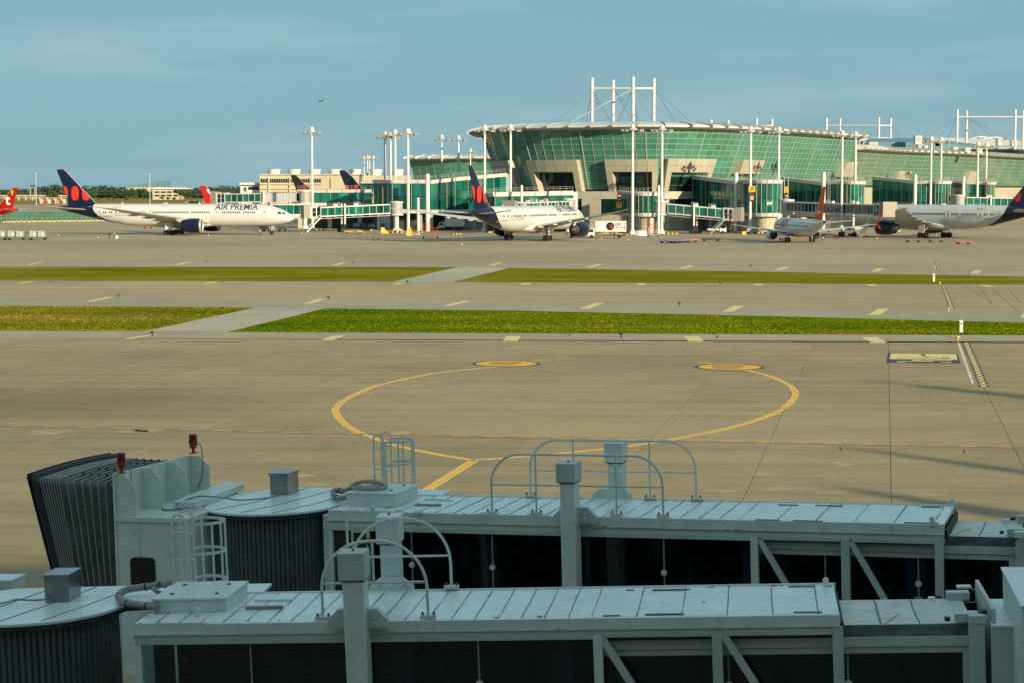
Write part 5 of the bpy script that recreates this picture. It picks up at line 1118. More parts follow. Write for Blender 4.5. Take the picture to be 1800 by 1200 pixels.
# ---------------------------------------------------------------- vehicles and ground equipment
def wheel_at(t, x, y, r, w=.28, m='tyre'):
    b = MB(); b.lathe([(r*.45, -w/2), (r*.92, -w/2), (r, -w/3), (r, w/3), (r*.92, w/2), (r*.45, w/2)], 16, (x, y, r), 'y', 0); b.lathe([(.02, -w*.4), (r*.45, -w*.4), (r*.45, w*.4), (.02, w*.4)], 10, (x, y, r), 'y', 1); return b.build('wheel', [M[m], M['hub']], t, True)
def gp(px, Y): p = at(px, 500, Y); return (p.x, Y, 0)
def box_truck(label, px, Y, rot, L=7., bw=2.4, bz=1.15, bh=2.4, body='white', raised=0, group='service trucks'):
    t = thing('box_truck', label, 'truck', gp(px, Y), rot, group); b = MB(); b.box(-L/2, L/2, -.45, .45, .6, .85); b.box(-L/2+.5, -L/2+.6, -1, 1, .4, .9); b.build('chassis', M['dark'], t)
    b = MB(); b.box(-L/2, L/2-1.9, -bw/2, bw/2, bz+raised, bz+raised+bh); bd = b.build('cargo_box', M[body], t, bevel=.05)
    b = MB()
    for z in (bz+raised, bz+raised+bh-.08):
        for y in (-bw/2-.015, bw/2-.025): b.box(-L/2, L/2-1.9, y, y+.04, z, z+.08)
    for x in (-L/2, L/2-1.98): b.box(x, x+.08, -bw/2-.015, -bw/2+.025, bz+raised, bz+raised+bh)
    tag(b.build('edge_trim', M['crate'], bd), kind='stuff')
    b = MB(); x0 = L/2-1.75; b.prism_y([(x0, .55), (L/2, .55), (L/2, 1.35), (L/2-.35, 2.35), (x0, 2.45)], -bw/2+.08, bw/2-.08); cb = b.build('driver_cab', M['white'], t, bevel=.06)
    for y in (-bw/2+.06, bw/2-.06): b = MB(); b.prism_y([(x0+.35, 1.45), (L/2-.18, 1.45), (L/2-.45, 2.2), (x0+.35, 2.2)], y-.015, y+.015); b.build('side_window', M['cwin'], cb)
    b = MB(); b.hexa([(L/2-.02, -bw/2+.3, 1.4), (L/2+.01, -bw/2+.3, 1.4), (L/2+.01, bw/2-.3, 1.4), (L/2-.02, bw/2-.3, 1.4), (L/2-.34, -bw/2+.3, 2.25), (L/2-.31, -bw/2+.3, 2.25), (L/2-.31, bw/2-.3, 2.25), (L/2-.34, bw/2-.3, 2.25)]); b.build('windscreen', M['cwin'], cb)
    for y in (-.75, .75): b = MB(); b.box(L/2-.02, L/2+.03, y-.16, y+.16, .8, .98); b.build('headlight', M['lamp'], cb)
    for x in (L/2-1.0, -L/2+1.6):
        for y in (-bw/2+.2, bw/2-.2): wheel_at(t, x, y, .45)
    if raised:
        b = MB()
        for y in (-.8, .8):
            b.bar((-L/2+.8, y, .9), (L/2-2.6, y, bz+raised), .12); b.bar((L/2-2.6, y, .9), (-L/2+.8, y, bz+raised), .12)
        b.build('scissor_lift', M['yellow'], t)
    return t, bd
t, bd = box_truck('white high lift catering truck with round logo and lettering on its box', 1066, 484, PI, 9.4, 2.5, 1.2, 2.65, 'white', .35, None)
z0 = 1.55; L = 9.4
# the truck points to the left: its local +y side faces the camera
def onbox(x, y): return (L/2-1.9-x, 1.28, z0+y)
b = MB(); cx, cz, r = 3.6, 1.35, .98
b.poly([onbox(cx+math.cos(2*PI*k/32)*r, cz+math.sin(2*PI*k/32)*r) for k in range(32)]); b.build('logo_disc', M['navy'], bd)
for k, (xa, xb) in enumerate([(.1, .6), (-.3, .9), (.0, 1.05), (-.4, .8), (.0, .5)]):
    zz = cz-.6+k*.26; b = MB(); p = [onbox(cx+xa, zz), onbox(cx+xb, zz), onbox(cx+xb, zz+.08), onbox(cx+xa, zz+.08)]; p = [(q[0], q[1]+.015, q[2]) for q in p]; b.quad(*p); b.build('logo_stripe', M['orange'], bd)
put_text('lettering', 'LSG', .8, lambda x, y: onbox(4.85+x, 1.5+y), M['tlet'], bd, .02, 1.35); put_text('lettering', 'Sky Chefs', .6, lambda x, y: onbox(4.85+x, .72+y), M['tlet'], bd, .005, 2.5)
for k in range(4): b = MB(); q = onbox(7.15, .45+k*.5); b.box(q[0]-.12, q[0]+.12, q[1], q[1]+.02, q[2], q[2]+.3); b.build('rung_mark', M['orange'], bd)
box_truck('grey box truck with white cab parked under the rising walkway', 794, 575, PI, 7.6, 2.3, 1.1, 2.2, 'crate')
box_truck('small white truck half hidden behind the airbridge stairs by the gate twenty drum', 1259, 531, 0, 5.0, 1.9, .9, .5, 'white')
def van(label, px, Y, rot, m='grey'):
    t = thing('van', label, 'van', gp(px, Y), rot, 'parked vans'); b = MB(); b.prism_y([(-2.4, .4), (2.3, .4), (2.4, 1.0), (1.6, 1.25), (1.0, 1.95), (-2.3, 2.0), (-2.4, 1.2)], -.9, .9); bd = b.build('body', M[m], t, bevel=.06)
    for y in (-.91, .91):
        for xa, xb in ((-2.1, -1.1), (-1.0, .1), (.2, 1.15)): b = MB(); b.box(xa, xb, y-.01, y+.01, 1.3, 1.8); b.build('side_window', M['cwin'], bd)
    b = MB(); b.hexa([(1.58, -.75, 1.28), (1.6, -.75, 1.28), (1.6, .75, 1.28), (1.58, .75, 1.28), (1.02, -.75, 1.88), (1.06, -.75, 1.88), (1.06, .75, 1.88), (1.02, .75, 1.88)]); b.build('windscreen', M['cwin'], bd)
    for x in (-1.5, 1.5):
        for y in (-.8, .8): wheel_at(t, x, y, .34, .22)
    return t
v0 = van('silver van parked just right of the grey box truck', 824, 596, PI)
copy_tree(v0, None, gp(845, 604), 0, 'silver van second behind the navy tail cone'); copy_tree(v0, None, gp(1705, 640), 0, 'van beyond the right airliner tail'); copy_tree(v0, None, gp(1680, 650), PI, 'van beyond the right airliner rear belly')
def dolly(label, px, Y, rot, m='blue', L=3.0, group='flat baggage dollies'):
    t = thing('dolly', label, 'dolly', gp(px, Y), rot, group); b = MB(); b.box(-L/2, L/2, -.8, .8, .42, .56); b.build('deck', M[m], t)
    b = MB(); b.bar((L/2, 0, .45), (L/2+.9, 0, .3), .07); b.build('tow_bar', M[m], t); b = MB()
    for k in range(7): b.tube([(-L/2+.3+k*(L-.6)/6, -.7, .62), (-L/2+.3+k*(L-.6)/6, .7, .62)], .06, 8)
    tag(b.build('rollers', M['crate'], t), kind='stuff')
    for y in (-.8, .8): b = MB(); b.bar((-L/2, y, .56), (-L/2, y, .95), .06); b.bar((L/2, y, .56), (L/2, y, .95), .06); b.bar((-L/2, y, .75), (L/2, y, .75), .05); b.build('side_rail', M[m], t)
    for x in (-L/2+.5, L/2-.5):
        for y in (-.6, .6): wheel_at(t, x, y, .24, .16)
    return t
d0 = dolly('blue flat dolly, first in the line nearest the catering truck', 1171, 441, .1)
for px, Y, lab in [(1181, 439.5, 'blue flat dolly, second in the line'), (1192, 441.5, 'blue flat dolly, third in the line, overlapping the dark one')]: copy_tree(d0, None, gp(px, Y), .1, lab)
dk = dolly('dark flat dolly between the blue ones and the red one', 1202, 444, .15, 'dark'); dr_ = dolly('red dolly with raised tow bar at the right end of the line', 1214, 447, .2, 'red')
dolly('blue dolly under the wheels of the sloping airbridge', 1249, 453, 0, 'blue', 4.0); dolly('long grey dolly left of a pair in front of the right airliner', 1604, 446, .05, 'dark', 3.4); dolly('long grey dolly right of a pair in front of the right airliner', 1644, 446, .05, 'dark', 3.4); dolly('rust red dolly alone right of the grey pair', 1692, 430, .05, 'red', 3.2)
dolly('yellow and black loader dolly right of the first airbridge wheels', 622, 533, 0, 'yellow', 4.6); dolly('red orange dolly just right of the orange tailed jet', 1457, 500, .1, 'orange', 4.0); dolly('low orange cart beneath the side-on airliner tail', 261, 610, 0, 'orange', 3.0)
cr = thing('cargo_container', 'x', 'container', (0, 0, 0), 0, 'silver containers on the dolly train'); b = MB(); b.prism_y([(-.78, 0), (.78, 0), (.78, 1.55), (-.78, 1.55)], -.75, .75); b.build('shell', M['crate'], cr, bevel=.03)
b = MB(); b.box(-.78, .78, -.78, -.75, 0, .08); b.box(-.78, .78, -.78, -.75, 1.47, 1.55); b.box(-.78, -.70, -.78, -.75, 0, 1.55); b.box(.70, .78, -.78, -.75, 0, 1.55); b.box(-.04, .04, -.78, -.75, 0, 1.55); tag(b.build('edge_frame', M['grey'], cr), kind='stuff')
b = MB(); b.box(.15, .6, -.785, -.76, .5, 1.1); b.build('door_panel', M['white'], cr)
n = 0
for k, px in enumerate((-2, 30, 68)):
    dolly('dolly %s of the container train at the left edge' % ['cut by the frame,', 'in the middle', 'at the right end'][k], px, 467, 0, 'dark', 4.2, 'dollies of the container train')
    for e in (-1, 1):
        p = gp(px, 467); o = cr if n == 0 else copy_tree(cr); o.location = (p[0]+e*.98, 467, .62); o['label'] = 'silver cargo container on the %s dolly of the train, %s half' % (['leftmost', 'middle', 'rightmost'][k], 'left' if e < 0 else 'right'); n += 1
def cone(label, px, Y):
    t = thing('traffic_cone', label, 'cone', gp(px, Y), 0, 'orange cones on the apron'); b = MB(); b.lathe([(.16, .04), (.13, .28)], 12); b.build('cone_body', M['orange'], t, True); b = MB(); b.lathe([(.13, .28), (.095, .48)], 12); b.build('white_band', M['white'], t, True)
    b = MB(); b.lathe([(.095, .48), (.04, .75), (.01, .76)], 12); b.build('tip', M['orange'], t, True); b = MB(); b.box(-.22, .22, -.22, .22, 0, .05); b.build('foot', M['black'], t); return t
c0 = cone('orange cone nearest the container train', 104.5, 497)
for px, Y, lab in [(173.5, 475, 'orange cone left of the two ground workers'), (288, 536, 'orange cone beside the side-on airliner main wheels'), (367, 501, 'orange cone below the near navy engine'), (659, 460, 'orange cone standing lowest of the trio before the teal hall'), (665, 472, 'orange cone right of the trio before the teal hall'), (657, 473, 'orange cone left of the trio before the teal hall'),
    (812, 416, 'orange cone in front of the middle airliner tail'), (1057, 470, 'orange cone before the catering truck wheels'), (1104, 452, 'orange cone alone in front of the gate nineteen drum'), (1102, 500, 'orange cone behind and right of the catering truck'), (1109, 500, 'orange cone right of the one behind the catering truck'), (1522, 500, 'orange cone below the stairs at the right airliner nose'), (1540, 466, 'orange cone low between the orange jet and the right airliner'), (1644, 505, 'orange cone between the right airliner wheels'), (1446, 474, 'orange cone at the orange jet right wheel'),
    (531.5, 520, 'orange cone right of the airliner nose wheel'), (728, 508, 'orange cone first beside the yellow block'), (732, 508, 'orange cone second beside the yellow block'), (1605, 512, 'orange cone left of the right airliner wheels')]: copy_tree(c0, None, gp(px, Y), 0, lab)
# yellow blocks, barriers, stands
def steps_block(label, xa, xb, ya, yb, st=True):
    Y = 42000/(yb-332); p = gp(xa, Y); w_ = (xb-xa)/3500*Y; h = (yb-ya)/3500*Y; t = thing('yellow_block', label, 'block', p, 0, 'yellow blocks under the airbridges')
    b = MB(); b.prism_y([(0, 0), (w_, 0), (w_, h*.25), (w_*.72, h*.45), (w_*.5, h*.7), (w_*.42, h), (0, h)] if st else [(0, 0), (w_, 0), (w_, h), (0, h)], 0, 1.6); b.build('body', M['yellow'], t, bevel=.04)
    b = MB(); b.box(w_*.12, w_*.38, -.03, -.01, h*.45, h*.7); b.build('white_notice', M['white'], t); return t
steps_block('yellow stepped block beside the pillar of the first airbridge', 670, 683, 400, 411); steps_block('yellow box at the foot of the mast before the teal hall', 716, 723, 401, 415, False); steps_block('yellow box at the foot of the gate twenty mast', 1304, 1311, 407, 413, False)
for i, px in enumerate((727, 731, 736, 741)):
    t = thing('striped_barrier', 'yellow and black striped post barrier %s from the yellow box' % ['first', 'second', 'third', 'fourth'][i], 'barrier', gp(px, 512), 0, 'striped barriers before the teal hall')
    for k in range(5): b = MB(); b.box(-.1, .1, -.1, .1, k*.22, k*.22+.22); b.build('band', M['yellow' if k % 2 else 'black'], t)
    b = MB(); b.box(-.55, .55, -.04, .04, .75, .95); b.build('cross_bar', M['yellow'], t)
for i, (px, Y, w_, m) in enumerate([(563, 578, 4, 'yellow'), (645, 570, 3, 'yellow'), (697, 542, 3.5, 'yellow'), (1180, 528, 3.2, 'yellow'), (1338, 536, 3, 'yellow'), (1295, 545, 6, 'yellow'), (545, 578, 3, 'yellow'), (1424, 560, 5, 'yellow'), (802, 521, 2.5, 'yellow'), (1566, 560, 5, 'yellow'), (872, 542, 6, 'yellow')]):
    t = thing('wheel_stop', 'low yellow and black kerb block, %s of those under the gate halls' % ['first', 'second', 'third', 'fourth', 'fifth', 'sixth', 'seventh', 'eighth', 'ninth', 'tenth', 'eleventh'][i], 'kerb block', gp(px, Y), 0, 'yellow and black kerb blocks')
    for k in range(6): b = MB(); b.box(-w_/2+w_*k/6, -w_/2+w_*(k+1)/6, 0, .4, 0, .35); b.build('kerb_segment', M['yellow' if k % 2 else 'black'], t)
def scaffold(label, px, Y, w_, h, m='red'):
    t = thing('service_stand', label, 'service stand', gp(px, Y), 0, 'red wheeled service stands'); b = MB()
    for x in (-w_/2, 0, w_/2):
        for y in (-.7, .7): b.bar((x, y, .3), (x, y, h if x <= 0 else h*.8), .08)
    for z in (.4, h*.45, h*.7, h*.85, h):
        for y in (-.7, .7): b.bar((-w_/2, y, z), (0 if z > h*.8 else w_/2, y, z), .07)
    b.bar((-w_/2, -.7, .4), (w_/2, -.7, h*.7), .07); b.build('tube_frame', M[m], t)
    for z in (h*.45, h*.7): b = MB(); b.box(-w_/2, w_/2, -.65, .65, z-.05, z); b.build('platform', M['crate'], t)
    for x in (-w_/2, w_/2):
        for y in (-.7, .7): wheel_at(t, x, y, .2, .12)
scaffold('red tube service stand in front of the gate nineteen drum', 1141, 512, 3.2, 4.0); scaffold('red tube service stand right of the yellow box', 757, 483, 3.4, 3.6); scaffold('pale wheeled service rack below the gate nineteen drum', 1148, 500, 2.4, 2.2, 'crate')
b = MB(); t = thing('covered_cargo', 'white sheet covered cargo heap at the foot of the gate nineteen drum', 'covered cargo', gp(1126, 508))
b.loft([[Vector((math.cos(a*PI/8)*r*1.5*(1+.12*math.sin(a*3)), math.sin(a*PI/8)*r*.9, z)) for a in range(16)] for r, z in ((1, 0), (1.02, .6), (.92, 1.15), (.6, 1.4), (.1, 1.42))]); b.build('sheet', M['white'], t, True)
# dark machinery under the halls, seen only as clutter in the shade
R = random.Random(11)
for i, (px, Y, m) in enumerate([(640, 590, 'dark'), (655, 592, 'grey'), (668, 588, 'dark'), (615, 598, 'dark'), (630, 600, 'grey'), (470, 560, 'dark'), (497, 560, 'grey'), (700, 545, 'white'), (890, 530, 'dark'), (940, 535, 'dark'), (1320, 530, 'grey'), (1590, 600, 'grey'), (1400, 560, 'dark')]):
    t = thing('equipment_cart', '%s equipment cart standing in the shade below the halls, %s from the left' % ({'dark': 'dark', 'grey': 'grey', 'white': 'white'}[m], ['first', 'second', 'third', 'fourth', 'fifth', 'sixth', 'seventh', 'eighth', 'ninth', 'tenth', 'eleventh', 'twelfth', 'thirteenth'][sorted([640, 655, 668, 615, 630, 470, 497, 700, 890, 940, 1320, 1590, 1400]).index(px)]), 'cart', gp(px, Y), R.uniform(-.4, .4), 'equipment carts under the halls')
    w_, h = R.uniform(1.6, 3.2), R.uniform(1.0, 1.9); b = MB(); b.prism_y([(-w_/2, .5), (w_/2, .5), (w_/2, h*.6), (w_*.2, h), (-w_/2, h)], -.7, .7); b.build('body', M[m], t, bevel=.04); b = MB(); b.bar((w_/2, 0, .5), (w_/2+.8, 0, .3), .07); b.build('tow_bar', M['yellow'], t)
    for x in (-w_/3, w_/3):
        for y in (-.6, .6): wheel_at(t, x, y, .3, .18)
# ---------------------------------------------------------------- people on the apron
def skin_body(name, verts, edges, radii, mats, parent):
    me = bpy.data.meshes.new(name); me.from_pydata(verts, edges, []); o = bpy.data.objects.new(name, me); C.objects.link(o); o.parent = parent
    md = o.modifiers.new('skin', 'SKIN'); 
    if not me.skin_vertices: me.attributes.new
    for v, r in zip(me.skin_vertices[0].data, radii): v.radius = (r, r*.85)
    me.skin_vertices[0].data[0].use_root = True
    o.modifiers.new('sub', 'SUBSURF').levels = 1; o.modifiers['sub'].render_levels = 1; me.materials.append(mats); return o
def person(label, px, Y, rot, vest=None, stride=.18, case=False):
    t = thing('person', label, 'person', gp(px, Y), rot, 'ground workers on the apron')
    V = [(0,0,.95),(0,0,1.15),(0,0,1.40),(0,0,1.50),(0,.01,1.62),(.17,0,1.42),(.24,.05,1.15),(.26,.14,.92),(-.17,0,1.42),(-.24,-.03,1.15),(-.25,-.08,.90),(.09,0,.90),(.11,stride*.5,.50),(.11,stride,.08),(.11,stride+.14,.05),(-.09,0,.90),(-.11,-stride*.5,.50),(-.11,-stride,.08),(-.11,-stride+.14,.05)]
    E = [(0,1),(1,2),(2,3),(3,4),(2,5),(5,6),(6,7),(2,8),(8,9),(9,10),(0,11),(11,12),(12,13),(13,14),(0,15),(15,16),(16,17),(17,18)]
    Rr = [.15,.14,.17,.06,.10,.08,.055,.04,.08,.055,.04,.10,.07,.05,.045,.10,.07,.05,.045]
    skin_body('body', V, E, Rr, M['cloth'], t)
    b = MB(); b.lathe([(.02, 1.49), (.08, 1.54), (.105, 1.62), (.10, 1.70), (.06, 1.75), (.01, 1.76)], 12, (0, .02, 0)); hd = b.build('head', M['skin'], t, True)
    b = MB(); b.lathe([(.112, 1.64), (.112, 1.70), (.07, 1.77), (.01, 1.785)], 12, (0, 0, 0)); b.build('hair', M['black'], hd, True)
    if vest: b = MB(); b.lathe([(.19, 1.0), (.20, 1.2), (.22, 1.38), (.13, 1.47)], 12, (0, 0, 0), 'z', 0, cap=False); b.build('safety_vest', M['hiviz'], t, True)
person('ground worker in dark clothes walking left of the airliner wheels', 193.5, 478, PI*.6)
person('ground worker in a green safety vest beside a white case', 202.5, 478, -PI*.4, True)
person('worker in dark clothes standing near the catering truck rear wheel', 1079.5, 478, 0, False, .05); person('worker standing under the side-on airliner forward fuselage', 458, 512, 1, True, .1); person('worker standing behind the near navy engine of the middle airliner', 996, 505, 2, True, .1)
b = MB(); t = thing('white_case', 'upright white case on the ground beside the worker in the vest', 'case', gp(206.5, 476)); b.box(-.35, .35, -.2, .2, .05, .85); b.build('case_body', M['white'], t, bevel=.03); b = MB(); b.bar((-.2, 0, .85), (-.2, 0, 1.0), .04); b.bar((.2, 0, .85), (.2, 0, 1.0), .04); b.bar((-.2, 0, 1.0), (.2, 0, 1.0), .04); b.build('handle', M['black'], t)
# ---------------------------------------------------------------- markers along the taxi lanes
def marker(label, px, py, h):
    p = G(px, py, GZ); t = thing('marker_board', label, 'marker board', p, 0, 'white marker boards on the grass'); b = MB(); b.prism([(-.14, -.05), (.14, -.05), (.14, .05), (-.14, .05)], .0, h); b.build('board', M['white'], t, bevel=.01)
    b = MB(); b.hexa([(-.14, -.05, h), (.14, -.05, h), (.14, .05, h), (-.14, .05, h), (-.22, -.05, h+.1), (.06, -.05, h+.1), (.06, .05, h+.1), (-.22, .05, h+.1)]); b.build('tip', M['white'], t); b = MB(); b.box(-.06, .06, -.065, -.055, h*.7, h*.85); b.build('black_mark', M['black'], t)
marker('tall white marker board on the lush near strip', 1689.5, 585, .95); marker('tall white marker board on the far dry strip', 1641.5, 495.5, .95)
def elight(label, px, py, m, h=.35, z=None):
    p = G(px, py, GZ if z is None else z); t = thing('edge_light', label, 'edge light', p, 0, 'small lights along the taxi lanes'); b = MB(); b.lathe([(.05, 0), (.05, h*.5)], 10); b.lathe([(.10, 0), (.10, .03)], 10); b.build('stem', M[m], t, True); b = MB(); b.lathe([(.07, h*.5), (.16, h*.62), (.15, h*.9), (.08, h)], 12); b.build('lamp_head', M[m], t, True)
for px, py, m, lab in [(1683.5, 598.5, 'yellow', 'yellow light at the head of the ladder marking'), (1667, 547.5, 'yellow', 'yellow light beyond the near lush grass'), (1652, 500.5, 'yellow', 'yellow light in front of the far dry grass'), (1643, 473.5, 'yellow', 'yellow light beyond the far dry grass'), (209, 523, 'blue', 'blue light right of a stripe above the near left grass'), (268, 590.5, 'black', 'black light on the stripe below the near left grass'), (577.5, 526.5, 'black', 'black light at the end of a stripe beyond the near grass'),
    (86.5, 495.5, 'blue', 'blue light below the far left grass'), (392, 496, 'blue', 'blue light below the middle of the far left grass'), (362.5, 462, 'blue', 'blue light above the far left grass'), (620, 463, 'blue', 'blue light above the far left grass near its right end'), (716, 497.5, 'black', 'black light beside the far cross path'), (1092, 593.5, 'black', 'black light below the lush grass'), (1194, 537.5, 'black', 'black light between two stripes beyond the lush grass'), (1266, 499.5, 'black', 'black light below the far right grass'), (1320, 469.5, 'black', 'black light above the far right grass')]: elight(lab, px, py, m)
# ---------------------------------------------------------------- far left: blast fence, field, utility building, trees
t = thing('blast_fence', 'leaning green mesh fence with orange struts behind the red tailed jet', 'fence', (0, 0, 0))
pa, pb = at(-60, 500, 700), at(238, 500, 745); N = 34
for i in range(N):
    a = Vector((pa.x, pa.y, 0)).lerp(Vector((pb.x, pb.y, 0)), i/N); c = Vector((pa.x, pa.y, 0)).lerp(Vector((pb.x, pb.y, 0)), (i+1)/N)
    for r in range(3):
        z0, z1 = .35+r*1.15+.06, .35+(r+1)*1.15-.06; f = lambda p, z: Vector((p.x, p.y+z*.45, z)); b = MB(); a2 = a.lerp(c, .06); c2 = a.lerp(c, .94); b.hexa([f(a2, z0), f(c2, z0), f(c2, z0)+Vector((0, .06, 0)), f(a2, z0)+Vector((0, .06, 0)), f(a2, z1), f(c2, z1), f(c2, z1)+Vector((0, .06, 0)), f(a2, z1)+Vector((0, .06, 0))]); b.build('mesh_panel', M['netgreen'], t)
    b = MB(); b.bar(a, a+Vector((-.9, 1.7, 3.8)), .2); b.build('strut', M['yellow'], t)
    b = MB(); b.box(a.x+.1, a.x+(c.x-a.x)*.5, a.y-.5, a.y, 0, .42); b.build('kerb_block', M['yellow'], t); b = MB(); b.box(a.x+(c.x-a.x)*.5+.1, c.x-.05, a.y-.5, a.y, 0, .42); b.build('kerb_block', M['white'], t)
# utility building
t = thing('utility_building', 'long cream utility building with dark window bands behind the corridor', 'building', (0, 0, 0)); Y = 1000
def bx(n, m, xa, xb, ya, yb, y0=0, dp=40, par=None): a = at(xa, yb, Y+y0); c = at(xb, ya, Y+y0); b = MB(); b.box(a.x, c.x, Y+y0, Y+y0+dp, a.z, c.z); return b.build(n, M[m], par or t)
wl_ = bx('wall', 'cream', 457, 634, 307.5, 372); bx('parapet', 'beige', 456, 640, 306.3, 308.6, -.6, 41); bx('wall', 'cream', 634.5, 716, 309, 372, 2); bx('parapet', 'cream', 457, 564, 323, 325, -.9, 1); bx('parapet', 'cream', 457, 634, 331.5, 333, -.9, 1)
for k in range(27): bx('window', 'wglass', 458.5+k*3.95, 461.2+k*3.95, 315, 321.5, -.3, .4)
for k in range(30): bx('window', 'wglass', 458.5+k*3.95, 461.6+k*3.95, 338.5, 344, -.3, .4)
for k in range(4): bx('pilaster', 'cream', 472+k*36.5, 474+k*36.5, 313, 372, -.8, .9)
for k, x in enumerate((482, 517.5, 553, 588.5, 624.5, 661, 698.5)):
    p = at(x, 308, 1012); q = thing('cooling_tower', 'flared white cooling tower on the cream building, %s from the left' % ['first', 'second', 'third', 'fourth', 'fifth', 'sixth', 'seventh'][k], 'cooling tower', (p.x, 1012, p.z-1), 0, 'cooling towers on the cream building')
    b = MB(); b.lathe([(2.9, 0), (2.85, 1.2), (3.0, 2.4), (3.35, 3.6), (3.35, 3.85)], 28); b.build('shell', M['roofw'], q, True); b = MB(); b.lathe([(3.1, 3.5), (.1, 3.5)], 24, cap=False); b.build('fan_deck', M['dark'], q)
t = thing('annex_building', 'small pale annex with sloping roof at the left end of the cream building', 'building', (0, 0, 0)); bx('wall', 'white', 423, 457, 325, 372, 6); bx('roof', 'roofw', 421, 458, 321.5, 325.5, 4, 30); bx('door', 'dark', 429, 433, 330, 345, 5.6, .5); bx('window', 'wglass', 437, 454, 329, 334, 5.6, .5)
t = thing('airport_building', 'low cream flat roofed building among the pines at the far left', 'building', (0, 0, 0)); Y = 2250; bx('wall', 'cream', 268, 316, 334, 352, 0, 30); bx('upper_wall', 'cream', 272, 330, 332, 340, 6, 30); bx('parapet', 'white', 267, 331, 331, 333, -1, 30)
for k in range(4): bx('window', 'wglass', 272+k*11, 280+k*11, 337, 339.5, -.5, .6); bx('window', 'wglass', 272+k*11, 280+k*11, 343, 345.5, -.5, .6)
for k in range(9): bx('roof_vent', 'white', 273+k*6.2, 275+k*6.2, 329.5, 331.5, 2, 3)
t = thing('hangar', 'distant hangar with slanted blue grey roof above the trees', 'building', (0, 0, 0)); Y = 3400
a0 = at(222, 330, Y); a1 = at(287, 330, Y); a2 = at(284.5, 318.5, Y); a3 = at(228, 326.5, Y); b = MB(); b.loft([[a0, a1, a2, a3], [p+Vector((0, 80, 0)) for p in (a0, a1, a2, a3)]]); b.build('roof', M['roofb'], t); b = MB(); b.box(at(215, 330, Y).x, at(290, 330, Y).x, Y-2, Y+90, 0, a0.z); b.build('wall', M['cream'], t)
t = thing('viaduct', 'long pale viaduct wall crossing the dry field at the left', 'viaduct', (0, 0, 0)); Y = 1900
bx('deck', 'cream', -60, 135, 343.5, 345.6, 0, 8); bx('lower_wall', 'beige', -60, 150, 347.5, 349, -120, 6)
for k in range(16): bx('pier', 'cream', -56+k*12.5, -54+k*12.5, 345.6, 353, 1, 3)
t = thing('sign_gantry', 'dark boxy gantry above the trees right of the red tail', 'gantry', (0, 0, 0)); Y = 1900; bx('sign_box', 'dark', 52.5, 61.5, 326, 329, 0, 3); bx('post', 'grey', 52.8, 53.8, 329, 352, 1, 1.5); bx('post', 'grey', 60.5, 61.5, 329, 352, 1, 1.5); bx('beam', 'grey', 51, 63, 328.5, 330, 0, 2)
Y = 1560
for k, x in enumerate((72.5, 86, 99, 112.5, 126)):
    t = thing('field_shed', 'small white box shed in a row before the field, %s from the left' % ['first', 'second', 'third', 'fourth', 'fifth'][k], 'shed', (0, 0, 0), 0, 'white sheds in a row'); bx('wall', 'white', x-2.2, x+2.2, 351, 358.5, 0, 3); bx('door', 'grey', x-.6, x+.8, 353, 358, -.15, .1)
for k, x in enumerate((80, 104)):
    p = gp(x, 1450); sc_t = .6; t = thing('orange_trestle', 'orange A shaped steel trestle on the far apron, %s of two' % ['left', 'right'][k], 'trestle', p, 0, 'orange trestles'); b = MB()
    for y in (0, 3):
        b.bar((-2.6, y, 0), (-.6, y, 5), .35); b.bar((2.6, y, 0), (-.3, y, 5), .35); b.bar((-1.9, y, 1.8), (1.6, y, 1.8), .3); b.bar((-1.2, y, 3.4), (.6, y, 3.4), .3)
    b.bar((-.5, 0, 5), (-.5, 3, 5), .3); b.build('frame', M['orange'], t); t.scale = (.7, .7, .8)
for k in range(6):
    p = gp(333+k*4.6, 1640); o = copy_tree(v0, None, p, (k % 2)*PI, 'tiny white vehicle parked beyond the red tail, %s in the row' % ['first', 'second', 'third', 'fourth', 'fifth', 'sixth'][k]); o['group'] = 'vehicles parked beyond the red tail'
# ---------------------------------------------------------------- trees
def leafmat(name, c, tr=.0):
    return mat(name, c, .85, var=.45, scale=.35, rnd=.18, spec=.15)
M['pine'] = leafmat('pine_foliage', (.045, .075, .028)); M['leaf'] = leafmat('broad_foliage', (.075, .11, .03)); M['wood'] = leafmat('woodland_foliage', (.036, .060, .046))
def crown_faces(b, R, c, rx, rz, n, s):
    lobes = [(Vector((R.uniform(-.6, .6)*rx, R.uniform(-.5, .5)*rx, R.uniform(-.45, .5)*rz)), R.uniform(.35, .6)) for _ in range(9)]
    for _ in range(n):
        l, k = R.choice(lobes); d = Vector((R.gauss(0, 1), R.gauss(0, 1), R.gauss(0, 1))).normalized()*(.7+.35*R.random())
        p = Vector(c)+l+Vector((d.x*rx*k, d.y*rx*k, d.z*rz*k)); u = Vector((R.gauss(0, 1), R.gauss(0, 1), R.gauss(0, .6))).normalized(); w_ = d.cross(u); 
        if w_.length < .1: continue
        w_.normalize(); u = w_.cross(d).normalized(); a = s*R.uniform(.6, 1.3); b.add([p-u*a-w_*a*.6, p+u*a-w_*a*.5, p+u*a*.8+w_*a*.7, p-u*a*.7+w_*a*.6], [(0, 1, 2, 3)])
